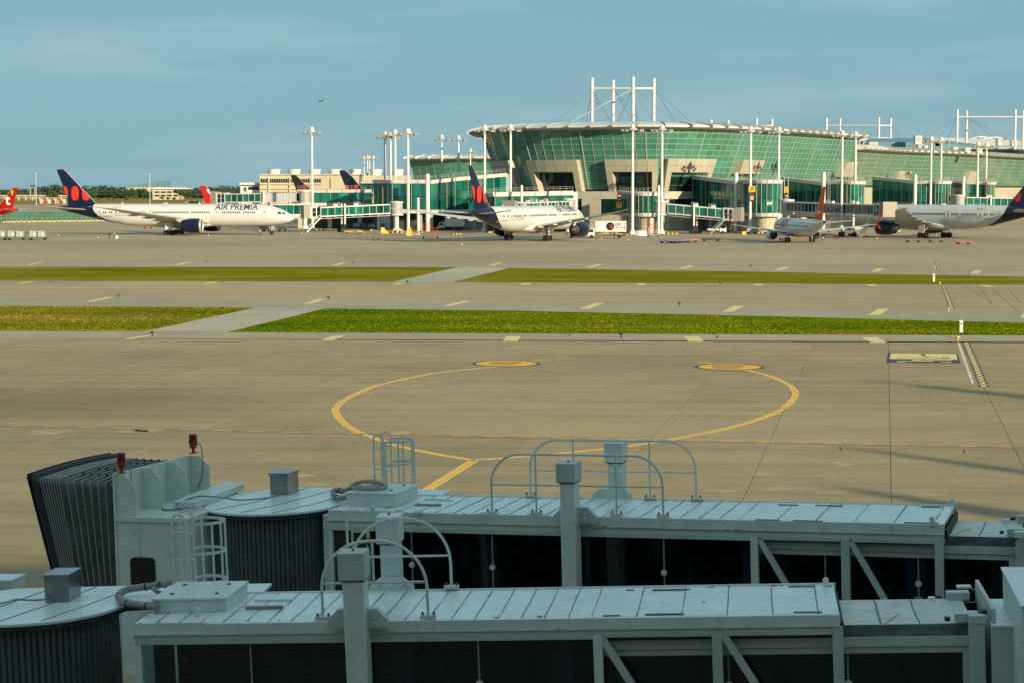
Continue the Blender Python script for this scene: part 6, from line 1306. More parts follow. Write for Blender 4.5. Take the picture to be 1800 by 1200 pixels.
def make_tree(seed, H, rx, m, pine):
    R = random.Random(seed); t = thing('pine_tree' if pine else 'leafy_tree', 'x', 'tree'); b = MB(); b.tube([(0, 0, 0), (.2, 0, H*.4), (.0, .1, H*.75)], [H*.03, H*.022, H*.01], 7)
    for k in range(5): a = R.uniform(0, 2*PI); z = H*R.uniform(.4, .65); b.tube([(0, 0, z), (math.cos(a)*rx*.6, math.sin(a)*rx*.6, z+H*.14)], [H*.012, H*.004], 5)
    tag(b.build('trunk', M['trunk'], t, True)); b = MB(); crown_faces(b, R, (0, 0, H*.66), rx, H*.34, 620, .42); tag(b.build('crown', M[m], t)); return t
protos = [make_tree(s, H, rx, m, p) for s, H, rx, m, p in ((1, 10, 5.5, 'pine', True), (2, 11, 6, 'pine', True), (3, 9, 5.0, 'leaf', False), (4, 8, 5, 'pine', True))]
spots = [(96, 1900, 0, 1.0), (60, 2100, 2, .9), (150, 2100, 0, 1.0), (192, 2000, 0, 1.05), (200, 1980, 1, 1.0), (212, 1960, 3, 1.1), (222, 2000, 1, 1.05), (234, 1950, 0, 1.15), (245, 1980, 1, 1.1), (254, 1960, 0, 1.2), (263, 2000, 3, 1.0), (318, 1950, 1, 1.1), (328, 1960, 0, 1.15), (338, 1990, 1, 1.05), (347, 2000, 3, 1.0), (380, 2010, 0, 1.0), (392, 1990, 1, 1.05), (404, 2000, 0, 1.0), (418, 2050, 3, 1.0), (286, 1850, 2, .55), (297, 1840, 2, .5), (308, 1850, 3, .5), (40, 2300, 2, .8), (25, 2300, 0, .9), (12, 2250, 1, .9), (120, 2250, 3, .9), (135, 2300, 0, .95), (170, 2200, 2, .8), (176, 1850, 3, .4), (193, 1840, 2, .4), (225, 1840, 3, .4)]
words = ['at the left edge', 'by the gantry', 'left of the navy tail', 'right of the navy tail', 'left of the cream building', 'right of the cream building', 'near the red tail']
for i, (px, Y, k, s) in enumerate(spots):
    o = protos[k] if i in (0, 4, 1, 5) and not protos[k].get('used') else copy_tree(protos[k]); o['used'] = 1
    o.location = gp(px, Y); o.scale = (s, s, s); o.rotation_euler = (0, 0, i*1.3)
    nth = ['first', 'second', 'third', 'fourth', 'fifth', 'sixth', 'seventh', 'eighth', 'ninth', 'tenth', 'eleventh', 'twelfth', 'thirteenth', 'fourteenth', 'fifteenth', 'sixteenth', 'seventeenth', 'eighteenth', 'nineteenth', 'twentieth', 'twenty first', 'twenty second', 'twenty third', 'twenty fourth', 'twenty fifth', 'twenty sixth', 'twenty seventh', 'twenty eighth', 'twenty ninth', 'thirtieth', 'thirty first'][sorted(q[0]*10000+q[1] for q in spots).index(px*10000+Y)]
    o['label'] = ('dark pine' if k != 2 else 'lighter broadleaf tree')+' on the far field, %s from the left edge' % nth; o['group'] = 'trees on the far field'
R = random.Random(21); b = MB()
for row, (Y, h) in enumerate(((2500, 7.5), (2650, 9), (2850, 11))):
    px = -420
    while px < 1500:
        p = gp(px, Y+R.uniform(-30, 30)); hill = 7*math.exp(-((px-105)/45)**2)+5*math.exp(-((px-195)/40)**2)+4*math.exp(-((px-400)/70)**2)+3*math.exp(-((px+150)/80)**2)
        crown_faces(b, R, (p[0], p[1], h*.45+hill*(row+1)/3), R.uniform(6, 10), h*.62+hill*.35, 120, 1.25)
        if hill > 2: crown_faces(b, R, (p[0]+4, p[1]-8, h*.3+hill*.3), 9, h*.5, 60, 1.3)
        px += R.uniform(7, 12) if px < 560 else 30
tag(b.build('woodland', M['wood']), 'dark distant woodland along the horizon', kind='stuff')
b = MB(); n = 60; rg = [Vector((-4200+9000*i/n, 5200, 4+10*noise.noise(Vector((i*.23, 2, 0)))+8*math.exp(-((i-8)/6)**2))) for i in range(n+1)]
for i in range(n): b.quad((rg[i].x, 5200, -.4), (rg[i+1].x, 5200, -.4), tuple(rg[i+1]), tuple(rg[i])); b.quad(tuple(rg[i]), tuple(rg[i+1]), (rg[i+1].x, 5700, 0), (rg[i].x, 5700, 0))
struct(b.build('hills', M['wood']), 'low far hills on the horizon')
# ---------------------------------------------------------------- the terminal the view is taken from: behind and beside the camera, it shades the two near airbridges
t = thing('near_terminal', 'dark glass terminal behind the viewpoint that shades the near airbridges', 'terminal building', (0, 0, 0))
b = MB(); b.box(-75, 110, -48, -2.2, 0, 20.2); b.build('wall', M['cream'], t); b = MB(); b.box(-77, 112, -50, -1.2, 20.2, 20.8); b.build('roof', M['roofg'], t)
for i in range(31):
    for z0, z1 in ((1, 5.6), (6, 10.6), (11, 15.2), (15.6, 19.8)): b = MB(); b.box(-74.5+i*6, -68.8+i*6, -2.19, -2.1, z0, z1); b.build('window', M['dglass'], t)
# added unseen casters above the roof, shaped to throw long shadows over the apron
SHD = Vector((-sv.x, -sv.y, 0)).normalized(); COT = 1/math.tan(SUN_EL)
def add_shadow_caster(px, py, px2, py2, w_, label):
    tip = G(px, py); q = G(px2, py2); s = -tip.y/SHD.y; s = (tip.y+6)/SHD.y; base = tip-SHD*s; h = s/COT
    e = thing('shadow_caster', label, 'shadow caster', (base.x, base.y, 20.8), 0, 'unseen shadow casters over the near terminal roof'); b = MB(); b.lathe([(w_, 0), (w_*.75, (h-20.8)*.6), (w_*.2, h-20.8)], 16); b.build('caster_spar', M['mast'], e, True)
add_shadow_caster(1572, 673, 1800, 708, 2.6, 'added tapering shadow caster over the near terminal roof, casting the farthest shadow streak'); add_shadow_caster(1500, 787, 1800, 835, 1.2, 'added tapering shadow caster over the near terminal roof, casting the middle shadow streak'); add_shadow_caster(1490, 858, 1800, 905, 1.6, 'added tapering shadow caster over the near terminal roof, casting the nearest shadow streak')

# ---------------------------------------------------------------- near airbridges
class Fr:
    """frame of one airbridge: u along the tunnel to the right, v away from the camera, w up; origin on the front edge of the roof at column 900"""
    def __init__(s, px, py, z, yaw, slope):
        s.o = G(px, py, z); s.rot = Euler((0, -math.atan(slope), -math.radians(yaw)), 'XYZ'); R = s.rot.to_matrix(); s.R = R
        s.a = R @ Vector((1, 0, 0)); s.n = R @ Vector((0, 1, 0)); s.u = R @ Vector((0, 0, 1)); s.root = None
    def loc(s, P): return s.R.transposed() @ (P-s.o)
    def hv(s, px, py, v=0.):           # pixel -> (u, w) on the plane v
        d = ray(px, py); t = (v-(CO-s.o).dot(s.n))/d.dot(s.n); L = s.loc(CO+d*t); return L.x, L.z
    def hw(s, px, py, w=0.):           # pixel -> (u, v) on the plane w
        d = ray(px, py); t = (w-(CO-s.o).dot(s.u))/d.dot(s.u); L = s.loc(CO+d*t); return L.x, L.y
    def U(s, px, py, v=0.): return s.hv(px, py, v)[0]
    def Wd(s, px, py, v=0.): return s.hv(px, py, v)[1]
def tfill(F, name, m, x0, y0, x1, y1, v0=0., v1=.06, ref=0., par=None, bevel=0, **k):
    """box whose front face covers the photo rectangle on plane ref"""
    u0, w1 = F.hv(x0, y0, ref); u1, w0 = F.hv(x1, y1, ref); b = MB(); b.box(u0, u1, v0, v1, w0, w1); return b.build(name, M[m], par or F.root, bevel=bevel)
F1 = Fr(900, 1086.5, 6.0, 6.8, .040); F2 = Fr(900, 903.5, 6.0, 17.5, .028)
F1.W = F1.hw(900, 1034.5)[1]; F2.W = F2.hw(900, 872.8)[1]
def arch_rail(F, xa, ya, xb, yb, xm, ytop, ymid, posts, v, r=.022, label='', rad=.5):
    """arched guard rail standing on the roof edge; corners rounded"""
    ua, wa = F.hv(xa, ya, v); ub, wb = F.hv(xb, yb, v); wt = F.Wd(xm, ytop, v); wm = F.Wd(xm, ymid, v)
    t = thing('guard_rail', label, 'guard rail', F.o, F.rot, 'arched guard rails on the near airbridges'); R_ = rad; pts = [(ua, v, wa), (ua, v, wt-R_)]
    for k in range(1, 9): a = PI/2*k/8; pts.append((ua+R_*(1-math.cos(a)), v, wt-R_+R_*math.sin(a)))
    for k in range(0, 9): a = PI/2*k/8; pts.append((ub-R_*(1-math.sin(a)), v, wt-R_+R_*math.cos(a)))
    pts.append((ub, v, wb)); b = MB(); b.tube(pts, r, 10); b.build('top_tube', M['rail'], t, True)
    b = MB(); b.tube([(ua, v, wm), (ub, v, wm)], r*.8, 8); b.build('mid_rail', M['rail'], t, True)
    for px in posts: u = F.U(px, ymid, v); b = MB(); b.tube([(u, v, wa if len(posts) > 1 else wm), (u, v, wt)], r*.85, 8); b.build('post', M['rail'], t, True)
    for u in [ua, ub]+[F.U(px, ymid, v) for px in posts if len(posts) > 1]:
        b = MB(); b.box(u-.11, u+.11, v-.05, v+.05, wa-.015, wa+.03); b.build('foot_plate', M['rail'], t)
        for e in (-.08, .08): b = MB(); b.lathe([(.018, 0), (.018, .035), (.01, .045)], 8, (u+e, v, wa+.03)); b.build('bolt', M['rust'], t)
    return t
def column(F, xa, xb, ytop, ycap, ybr0, ybr1, v, depth, shaft_in, wbot, xbl, xbr, label, rear=False):
    t = thing('lift_column', label, 'column', F.o, F.rot, 'lift columns of the near airbridges'); ua, wt = F.hv(xa, ytop, v); ub, wc = F.hv(xb, ycap, v)
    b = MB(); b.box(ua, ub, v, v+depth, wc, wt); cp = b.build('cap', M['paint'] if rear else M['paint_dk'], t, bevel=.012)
    b = MB(); b.lathe([(.02, 0), (.02, .02), (.008, .03)], 8, ((ua+ub)/2, v+depth/2, wt)); b.build('bolt', M['rust'], cp)
    s = shaft_in; b = MB(); b.box(ua+s, ub-s*.6, v+s*.7, v+depth-s*.5, wbot, wc); b.build('shaft', M['paint'], t, bevel=.025)
    b = MB(); b.box(ua+s*.7, ub-s*.3, v+s*.4, v+depth-s*.2, wc-.02, wc); b.build('rust_seam', M['rust'], t)
    vb = v+.02 if rear else v+depth*.55; w0, w1 = F.Wd(xa, ybr1, vb), F.Wd(xa, ybr0, vb); ul, ur = F.U(xbl, ybr1, vb), F.U(xbr, ybr1, vb); c = (w1-w0)*.55
    if rear: b = MB(); b.prism_y([(ul, w0), (ur, w0), (ur, w1-c), (ur-c*1.3, w1), (ul+c*1.3, w1), (ul, w1-c)], vb-.03, vb); br = b.build('bracket', M['paint'], t)
    else:
        for a_, e_, sg in ((ul, ua+s, -1), (ub-s*.6, ur, 1)):
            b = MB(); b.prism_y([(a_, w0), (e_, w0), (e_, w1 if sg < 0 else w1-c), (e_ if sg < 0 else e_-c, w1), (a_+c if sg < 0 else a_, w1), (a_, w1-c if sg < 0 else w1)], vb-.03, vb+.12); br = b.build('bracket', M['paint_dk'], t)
    for e in ((.22, .78) if rear else (.86,)):
        for z in (.3, .62): u = ul+(ur-ul)*e if rear else ub+(ur-ub)*.35; b = MB(); b.lathe([(.03, -.03), (.03, 0)], 8, (u, vb-(.03 if rear else .03), w0+(w1-w0)*z), 'y'); b.build('bolt', M['rail'], t)
    return t
def near_bridge(F, label, P):
    F.root = t = thing('airbridge', label, 'airbridge', F.o, F.rot, 'near airbridges in the foreground'); W = F.W
    uL, uR = F.U(P['xl'], P['yr'](P['xl'])), F.U(P['xr'], P['yr'](P['xr'])); uT = F.U(P['xt'], P['yr'](P['xt']))
    # roof: separate sheet metal panels between raised seams
    R = random.Random(P['seed']); u = uL; k = 0; st = P['seam']
    while u < uR-.05:
        u2 = min(u+st*(1 if u < uT-.3 else 1.9), uR); z = R.uniform(-.004, .004); b = MB()
        n = 5; vs = []; 
        for i in range(n+1):
            v = .02+(W-.04)*i/n; e = R.uniform(-.003, .003); vs += [(u+.006, v, z+e), (u2-.006, v, z-e)]
        fs = [(2*i, 2*i+1, 2*i+3, 2*i+2) for i in range(n)]; b.add(vs, fs); b.quad((u+.006, .02, z), (u+.006, .02, -.05), (u2-.006, .02, -.05), (u2-.006, .02, z)); b.build('roof_panel', M['roofpaint'], t)
        pts = []
        for i in range(9): pts.append((u+R.uniform(-.010, .010), .05+(W-.1)*i/8, .004))
        b = MB(); b.tube(pts, R.uniform(.003, .006), 5); b.build('roof_seam', M[R.choice(['roofseam', 'seamlight', 'seamlight'])], t); u = u2; k += 1
    b = MB(); b.box(uL, uR, .02, W-.02, -.05, -.02); b.build('roof_base', M['paint_dk'], t)
    b = MB(); b.box(uL-.02, uR+.03, W-.03, W+.01, -.13, .02); b.build('roof_edge', M['paint'], t, bevel=.006)
    # front fascia: upper rail, lower rail, header
    x0, x1 = P['xl'], P['xr']; yr = P['yr']; f1, f2, f3 = P['f']
    q = P['xstep']
    uq = F.U(q, yr(q)); b = MB(); b.box(uL, uq, -.015, .02, -f1, .012); b.build('gutter', M['paint'], t, bevel=.005); b = MB(); b.box(uq, uR, -.05, .02, -f1, -.0); b.build('gutter', M['paint'], t, bevel=.005)
    b = MB(); b.box(uL, uR, -.065, .02, -f1-.025, -f1-.0); b.build('drip_ledge', M['paint'], t)
    b = MB(); b.box(uL, uR, -.02, .03, -f2, -f1-.027); b.build('fascia', M['paint'], t)
    b = MB(); b.box(uL+.02, uT, -.045, .03, -f3, -f2-.002); b.build('window_header', M['paint_dk'], t, bevel=.006); b = MB(); b.box(uT, uR, -.03, .12, -f3+.02, -f2-.002); b.build('top_chord', M['paint_dk'], t, bevel=.006)
    bot = -3.0; ri_ = P['ri']
    # glazed part
    posts = P['glass']
    for a_, c_ in zip(posts, posts[1:]):
        ua, uc = F.U(a_, yr(a_)), F.U(c_, yr(c_)); b = MB(); b.box(ua+.012, uc-.012, .03, .045, bot, -f3-.004); b.build('window_pane', M['tunglass'], t)
    for c_ in posts[1:-1]:
        u = F.U(c_, yr(c_)); b = MB(); b.box(u-.012, u+.012, .022, .06, bot, -f3); b.build('mullion', M['duct'], t)
        b = MB(); b.lathe([(.055, -.03), (.055, 0), (.02, .01)], 14, (u, .02, -P['knob']), 'y'); b.build('handle_disc', M['rail'], t)
    ua = F.U(posts[0], yr(posts[0])); b = MB(); b.box(uL, ua, -.04, .06, bot, -f3-.002); b.build('end_post', M['paint'], t, bevel=.006); b = MB(); b.box(uT-.03, uT+.1, -.05, .08, bot, -f2-.01); b.build('end_post', M['paint'], t, bevel=.006)
    # rear wall, floor
    b = MB(); b.box(uL, uR, W-.05, W-.04, bot, -.14); b.build('rear_window', M['reartint'], t); b = MB(); b.box(uR, uR+6, W-.26, W-.23, bot, ri_-.05); b.build('rear_window', M['reartint'], t); b = MB(); b.box(uL, uR+4, .1, W-.1, bot-.15, bot); b.build('floor_beam', M['paint_dk'], t)
    u = uL+.3; R2_ = random.Random(P['seed']+5)
    while u < uR+2.5:
        w_ = R2_.uniform(.35, 1.1); b = MB(); mm = R2_.choice(['indark', 'inblue', 'inblue', 'indark', 'bluegrey']); v_ = W-.3 if mm == 'indark' else R2_.uniform(.34, .7); w_ = w_ if mm == 'indark' else w_*.42; b.box(u, u+w_, v_, v_+.06, bot, -.5); b.build('inner_panel', M[mm], t); u += w_+R2_.uniform(.2, 1.6)
    for k in range(int((uR-uL+3)/1.55)): u = uL+.4+k*1.55; b = MB(); b.box(u-.05, u+.05, W-.16, W-.08, bot, -.2); b.build('rear_post', M['indark'], t); b = MB(); b.bar((u, W-.14, -.3), (u+1.2, W-.14, bot), .09); b.build('rear_brace', M['indark'], t)
    for w_ in (-1.5, -2.0): b = MB(); b.tube([(uL+.3, W-.42, w_), (uR-.2, W-.42, w_)], .022, 8); b.build('inner_handrail', M['bluegrey'], t)
    for k in range(9): u = uL+.6+k*(uT-uL)/9; b = MB(); b.bar((u, .45, -.6), (u+.9, .45, bot), .06); b.build('inner_brace', M['indark'], t)
    # open truss part with the inner tunnel inside it
    vt = P['truss']
    for a_, c_ in vt:
        ua, uc = F.U(a_, yr(a_)), F.U(c_, yr(c_)); b = MB(); b.box(ua, uc, -.05, .09, bot, -f2-.004 if a_ < P['xr']-40 else -f1-.03); b.build('truss_post', M['paint_dk'], t, bevel=.01)
    for (xa, ya, xb, yb) in P['diag']: ua, wa = F.hv(xa, ya); ub, wb = F.hv(xb, yb); b = MB(); dd = Vector((ub-ua, 0, wb-wa)); e = Vector((ub, 0, wb))+dd*.8; b.bar((ua, .02, wa), (e.x, .02, e.z), .10, .10, up=(0, 1, 0)); b.build('diagonal_brace', M['paint_dk'], t)
    vi = .22; uI = uT+.08; uE = F.U(P['xi'], P['yi'], vi); ri = P['ri']; Wi = W-.22; uS = uI
    b = MB(); b.box(uR-.05, uE, vi, Wi, ri-.03, ri); b.build('inner_roof', M['innerroof'], t)
    u = uR+.05
    while u < uE-.3: pts = [(u+R.uniform(-.012, .012), vi+.05+(Wi-vi-.1)*i/8, ri+.004) for i in range(9)]; b = MB(); b.tube(pts, .008, 5); b.build('roof_seam', M['roofseam'], t); u += .52
    b = MB(); b.box(uI, uE, vi-.02, vi+.02, ri-.16, ri-.002); b.build('inner_fascia', M['innerdirt'], t); b = MB(); b.box(uI, uE, vi-.05, vi+.02, ri-.30, ri-.165); b.build('inner_ledge', M['paint_dk'], t, bevel=.005); b = MB(); b.box(uI, uE, vi-.01, vi+.02, ri-.40, ri-.302); b.build('window_header', M['paint_dk'], t)
    b = MB(); b.box(uI, uE, vi+.03, vi+.045, bot, ri-.402); b.build('window_pane', M['tunglass'], t); b = MB(); b.box(uE-.16, uE-.005, vi-.02, vi+.06, bot, ri-.40); b.build('end_post', M['paint_dk'], t, bevel=.006)
    for c_ in P['ipost']: u = F.U(c_, yr(c_), vi); b = MB(); b.box(u-.012, u+.012, vi+.02, vi+.05, bot, ri-.41); b.build('mullion', M['duct'], t); b = MB(); b.lathe([(.055, -.03), (.055, 0), (.02, .01)], 14, (u, vi+.02, -P['knob']-.1), 'y'); b.build('handle_disc', M['rail'], t)
    for k in range(7): u = uI+.3+k*.62; b = MB(); b.bar((u, vi+.5, ri-.6), (u+.95, vi+.5, bot), .09); b.build('inner_brace', M['bluegrey'], t); 
    b = MB(); b.box(uR-.0, uR+.05, 0, W, -.26, -.11); b.build('rubber_flap', M['rubber'], t)
    for _ in range(26):                        # rust blotches round joints and edges
        u = R.uniform(uL, uR); face = R.random() < .45; c = []; n = 9; a0 = R.uniform(.015, .05); b0 = a0*R.uniform(.3, .9)
        for k in range(n): a = 2*PI*k/n; q = R.uniform(.6, 1.2); c.append((math.cos(a)*a0*q, math.sin(a)*b0*q))
        b = MB()
        if face: b.poly([(u+x, -.0665, -f1-.012+z*.25) for x, z in c])
        else: v = R.choice([.07, .1, W-.08, W-.12, R.uniform(.2, W-.2)]); b.poly([(u+x, v+y, .0065) for x, y in c])
        b.build('rust_spot', M['rust'] if R.random() < .6 else M['roofseam'], t)
    for k in range(int((uR-uL)/.9)):           # rivet rows along the gutter
        u = uL+.2+k*.9; b = MB(); b.lathe([(.014, -.012), (.014, 0)], 6, (u, -.02, -f2+.03), 'y'); b.build('rivet', M['rail'], t)
    # slots in the roof, small ribs on the edge
    for (xa, xb, y) in P['slots']: ua, va = F.hw(xa, y, .01); ub, _ = F.hw(xb, y, .01); b = MB(); b.box(ua, ub, va-.035, va+.035, .002, .012); b.build('roof_slot', M['bluegrey'], t)
    for (x, y) in P['lugs']: u, v = F.hw(x, y, .0); b = MB(); b.prism_y([(u-.04, -.02), (u+.04, -.02), (u+.04, .12), (u+.02, .14), (u-.02, .14), (u-.04, .12)], v-.03, v+.03); b.build('lifting_lug', M['paint'], t, bevel=.008)
    for (xa, ya, xb, yb, h, m) in P['bars']: ua, va = F.hw(xa, ya, .02); ub, vb = F.hw(xb, yb, .02); b = MB(); b.bar((ua, va, h/2), (ub, vb, h/2), .07, h); b.build('roof_bar', M[m], t)
    return t
M['roofseam'] = mat('roof_seam_dirt', (.10, .11, .085), .8, var=.7, scale=9)
M['innerroof'] = mat('inner_roof_paint', (.52, .58, .52), .5, var=.15, scale=1.1, dirt=.75, dcol=(.22, .18, .10), bump=.2, bscale=2)
M['innerdirt'] = mat('inner_fascia_dirty', (.12, .14, .14), .6, var=.8, scale=1.6, dirt=.9, dcol=(.008, .01, .01), stretch=(1, 1, 3))
M['bluegrey'] = mat('blue_grey_steel', (.045, .075, .09), .5, var=.3, scale=2)
y1 = lambda x: 1086.5-(x-900)*.0149; y2 = lambda x: 903.5+(x-900)*.0212
B1 = near_bridge(F1, 'nearest airbridge across the bottom of the view, pale roof panels and dark windows', dict(xl=234, xr=1476, xt=1045, yr=y1, seed=1, seam=.33, f=(.135, .235, .30), xstep=362, knob=.93, glass=[247, 437, 838, 1042], truss=[(1250, 1268), (1462, 1481)],
    diag=[(1057, 1118, 1112, 1205), (1272, 1115, 1330, 1205)], xi=1712, yi=1100, ri=-.20, ipost=[1278, 1488], slots=[(1134, 1203, 1078.5), (1060, 1090, 1081), (1395, 1445, 1075), (1147, 1213, 1035.5), (1386, 1433, 1029.5), (1447, 1462, 1029), (1100, 1115, 1036)], lugs=[(347, 1083), (1452, 1031)], bars=[(432, 1068, 497, 1067, .05, 'duct'), (448, 1053.5, 512, 1053, .03, 'paint')]))
B2 = near_bridge(F2, 'second airbridge behind the nearest one, ending left at a cab with folding canopy', dict(xl=577, xr=1660, xt=1322, yr=y2, seed=2, seam=.36, f=(.16, .29, .37), xstep=708, knob=1.0, glass=[584, 721, 863, 1165, 1318], truss=[(1478, 1493), (1643, 1658)],
    diag=[(1332, 942, 1385, 1032), (1492, 945, 1560, 1062)], xi=1790, yi=945, ri=-.24, ipost=[1449, 1613], slots=[(1328, 1371, 912), (1394, 1447, 913.5), (1589, 1650, 917), (1368, 1404, 886), (1433, 1482, 887), (1620, 1655, 889)], lugs=[(656, 901), (1674, 889), (1638, 921)], bars=[(730, 886.5, 775, 887, .04, 'duct'), (748, 876, 795, 878, .03, 'paint'), (697, 899, 706, 896, .05, 'paint'), (731, 901, 741, 897, .05, 'paint'), (806, 906, 816, 903, .05, 'paint'), (838, 905, 850, 902, .05, 'paint')]))
arch_rail(F1, 568, 1086, 753, 1086, 660, 950, 1023, [657], .05, label='arched guard rail round the nearest column, front side', rad=.68)
arch_rail(F1, 622, 1034, 794, 1035, 708, 910.5, 977, [612], F1.W-.06, label='arched guard rail round the nearest column, rear side', rad=.68)
arch_rail(F2, 865, 900, 1166, 909, 1010, 799, 853, [942, 1083], .05, label='wide arched guard rail on the second airbridge, front side', rad=.55)
arch_rail(F2, 933, 871, 1224, 879, 1078, 774, 828, [1008, 1142], F2.W-.06, label='wide arched guard rail on the second airbridge, rear side', rad=.55)
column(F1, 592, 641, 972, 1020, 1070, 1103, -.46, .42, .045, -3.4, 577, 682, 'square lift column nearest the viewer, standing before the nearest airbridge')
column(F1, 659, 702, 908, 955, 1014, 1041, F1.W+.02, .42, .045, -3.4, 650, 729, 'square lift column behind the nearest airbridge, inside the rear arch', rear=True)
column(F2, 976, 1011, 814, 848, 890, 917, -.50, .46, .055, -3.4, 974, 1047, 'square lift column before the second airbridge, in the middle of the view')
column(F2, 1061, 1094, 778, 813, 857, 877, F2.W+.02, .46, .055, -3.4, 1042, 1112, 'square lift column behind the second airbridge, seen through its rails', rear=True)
# ---- rotundas with curved shutter, roof plates and things on them
def rotunda(F, cx, cy, r, xt, label, back, extra=0., z0=0.):
    u0, v0 = F.hw(cx, cy, 0); t = thing('rotunda', label, 'rotunda', F.o, F.rot, 'rotundas of the near airbridges'); W = F.W
    uT = F.U(xt, cy); pts = [(u0+math.cos(a*PI/28)*r, v0+math.sin(a*PI/28)*r) for a in range(-56, 1)]; pl = [(u0-r*.98, v0+.1), *[(u0+math.cos(PI+PI*k/28)*r, v0+math.sin(PI+PI*k/28)*r) for k in range(29)], (uT+.02, v0+r*.12), (uT+.02, W+.02), (uT+extra, W+.02), (uT+extra*.98, back-.03), (uT-.6, back), (u0-r*.6, back-.12), (u0-r*.98, v0+r*.6)]
    b = MB(); b.prism(pl, -.045, .0); b.build('roof_plate', M['roofpaint'], t, bevel=.006); b = MB(); b.prism([(x*1.0, y-.01) for x, y in pl[1:30]]+[(uT, v0+r*.1), (u0-r, v0+.1)], -.12, -.05); b.build('rubber_seal', M['rubber'], t)
    for e in (-.35, .15, .62): b = MB(); b.tube([(u0+r*e-.35, v0-r*math.sqrt(max(0, 1-(e-.3)**2))*.9, .004), (u0+r*e, v0, .004), (u0+r*e+.30, back-.1, .004)], .006, 5); b.build('roof_seam', M['roofseam'], t)
    ns = 44; rs = r*.925
    for k in range(ns):                       # corrugated shutter: one slat at a time
        a0, a1 = PI+PI*k/ns, PI+PI*(k+1)/ns; am = (a0+a1)/2; f = lambda a, rr, w: (u0+math.cos(a)*rr, v0+math.sin(a)*rr, w); b = MB()
        q0, q1, q2, q3 = (a0, rs-.025), (a0+(a1-a0)*.22, rs+.012), (a0+(a1-a0)*.78, rs+.012), (a1, rs-.025)
        for (aa, ra), (ab, rb) in ((q0, q1), (q1, q2), (q2, q3)): b.quad(f(aa, ra, -3.1), f(ab, rb, -3.1), f(ab, rb, -.12), f(aa, ra, -.12))
        b.build('shutter_slat', M['shutter'], t)
    b = MB(); b.lathe([(rs-.1, -3.1), (rs-.1, -.1)], 40, (u0, v0, 0)); b.build('inner_drum', M['rubber'], t)
    b = MB(); b.box(uT-.16, uT-.0, v0-r*.42-.05, v0+.4, -3.1, -.10); b.build('corner_post', M['paint'], t, bevel=.01)
    return t, u0, v0
R2, u2, v2 = rotunda(F2, 481, 884, 1.36, 577, 'round corrugated grey rotunda of the second airbridge under a flat pale plate', F2.W+.8, 1.5)
R1, u1, v1 = rotunda(F1, 63, 1062, 1.40, 234, 'round corrugated grey rotunda of the nearest airbridge at the lower left', F1.W+.8, 1.35)
def pxbox(F, name, label, cat_, x0, y0, x1, y1, depth_px, m, w0=0., group=None, screws=True, lid=True, v_extra=None):
    """box on the roof: front face given by pixels (bottom edge on the roof), depth from the roof position of a back row"""
    ua, va = F.hw(x0, y1, w0); ub, _ = F.hw(x1, y1, w0); h = F.hv(x0, y0, va)[1]-w0; vb = F.hw(x0, depth_px, w0)[1] if v_extra is None else va+v_extra
    t = thing(name, label, cat_, F.o, F.rot, group); b = MB(); b.box(ua, ub, va, vb, w0, w0+h); b.build('casing', M[m], t, bevel=.012)
    if lid: b = MB(); b.box(ua-.02, ub+.02, va-.02, vb+.02, w0+h-.03, w0+h+.006); b.build('lid', M[m], t, bevel=.006)
    if screws:
        for x, y in ((.18, .25), (.8, .25), (.18, .8), (.8, .8)): b = MB(); b.lathe([(.035, 0), (.035, .012), (.012, .02)], 8, (ua+(ub-ua)*x, va+(vb-va)*y, w0+h+.006)); b.build('screw', M['rust'], t)
    return t, (ua, ub, va, vb, w0+h)
def cab_ladder(F, ua, va, w_top_px, wb, label, s=1.):
    """ladder with two walk-through loops and a half round safety cage; u to the right"""
    t = thing('cage_ladder', label, 'ladder', F.o, F.rot, 'caged ladders behind the near airbridges'); aw, sp = .21*s, .42*s; r = .019*s; wt = w_top_px
    for k, v in enumerate((va, va+sp)):
        pts = [(ua, v, wb), (ua, v, wt-aw/2)]+[(ua+aw/2-aw/2*math.cos(PI*i/10), v, wt-aw/2+aw/2*math.sin(PI*i/10)) for i in range(1, 10)]+[(ua+aw, v, wt-aw/2), (ua+aw, v, wb)]; b = MB(); b.tube(pts, r, 8); b.build('stringer_loop', M['rail'], t, True)
    w_ = wt-.28
    while w_ > wb:
        for v in (va, va+sp): b = MB(); b.tube([(ua, v, w_), (ua+aw, v, w_)], r*.75, 6); b.build('tie', M['rail'], t)
        b = MB(); b.tube([(ua+aw, va, w_-.06), (ua+aw, va+sp, w_-.06)], r*.7, 6); b.build('rung', M['rail'], t); w_ -= .42*s
    cu, cr_ = ua+aw, .47*s
    for w0 in (wt-.14, wt-.60*s, wt-1.06*s, wt-1.5*s):
        if w0 < wb: continue
        pts = [(cu, va, w0)]+[(cu+.10+(cr_)*math.sin(PI*i/12), va+sp/2-(cr_*.75)*math.cos(PI*i/12), w0) for i in range(13)]+[(cu, va+sp, w0)]
        b = MB(); 
        for p, q in zip(pts, pts[1:]): b.bar(p, q, .008, .045*s)
        b.build('cage_hoop', M['rail'], t)
    for i in (0, 3, 6, 9, 12): x, y = cu+.10+cr_*math.sin(PI*i/12), va+sp/2-cr_*.75*math.cos(PI*i/12); b = MB(); b.bar((x, y, wb), (x, y, wt-.12), .035*s, .010); b.build('cage_bar', M['rail'], t)
    return t
hb1, d1 = pxbox(F1, 'roof_box', 'white lidded box on the nearest airbridge roof where the ribbed hoses end', 'roof box', 270, 1052, 396, 1077, 1040, 'paint', v_extra=1.25)
hb2, d2 = pxbox(F2, 'roof_box', 'white lidded box on the second airbridge roof carrying a coiled hose', 'roof box', 609, 865, 700, 889, 878, 'paint', v_extra=1.25)
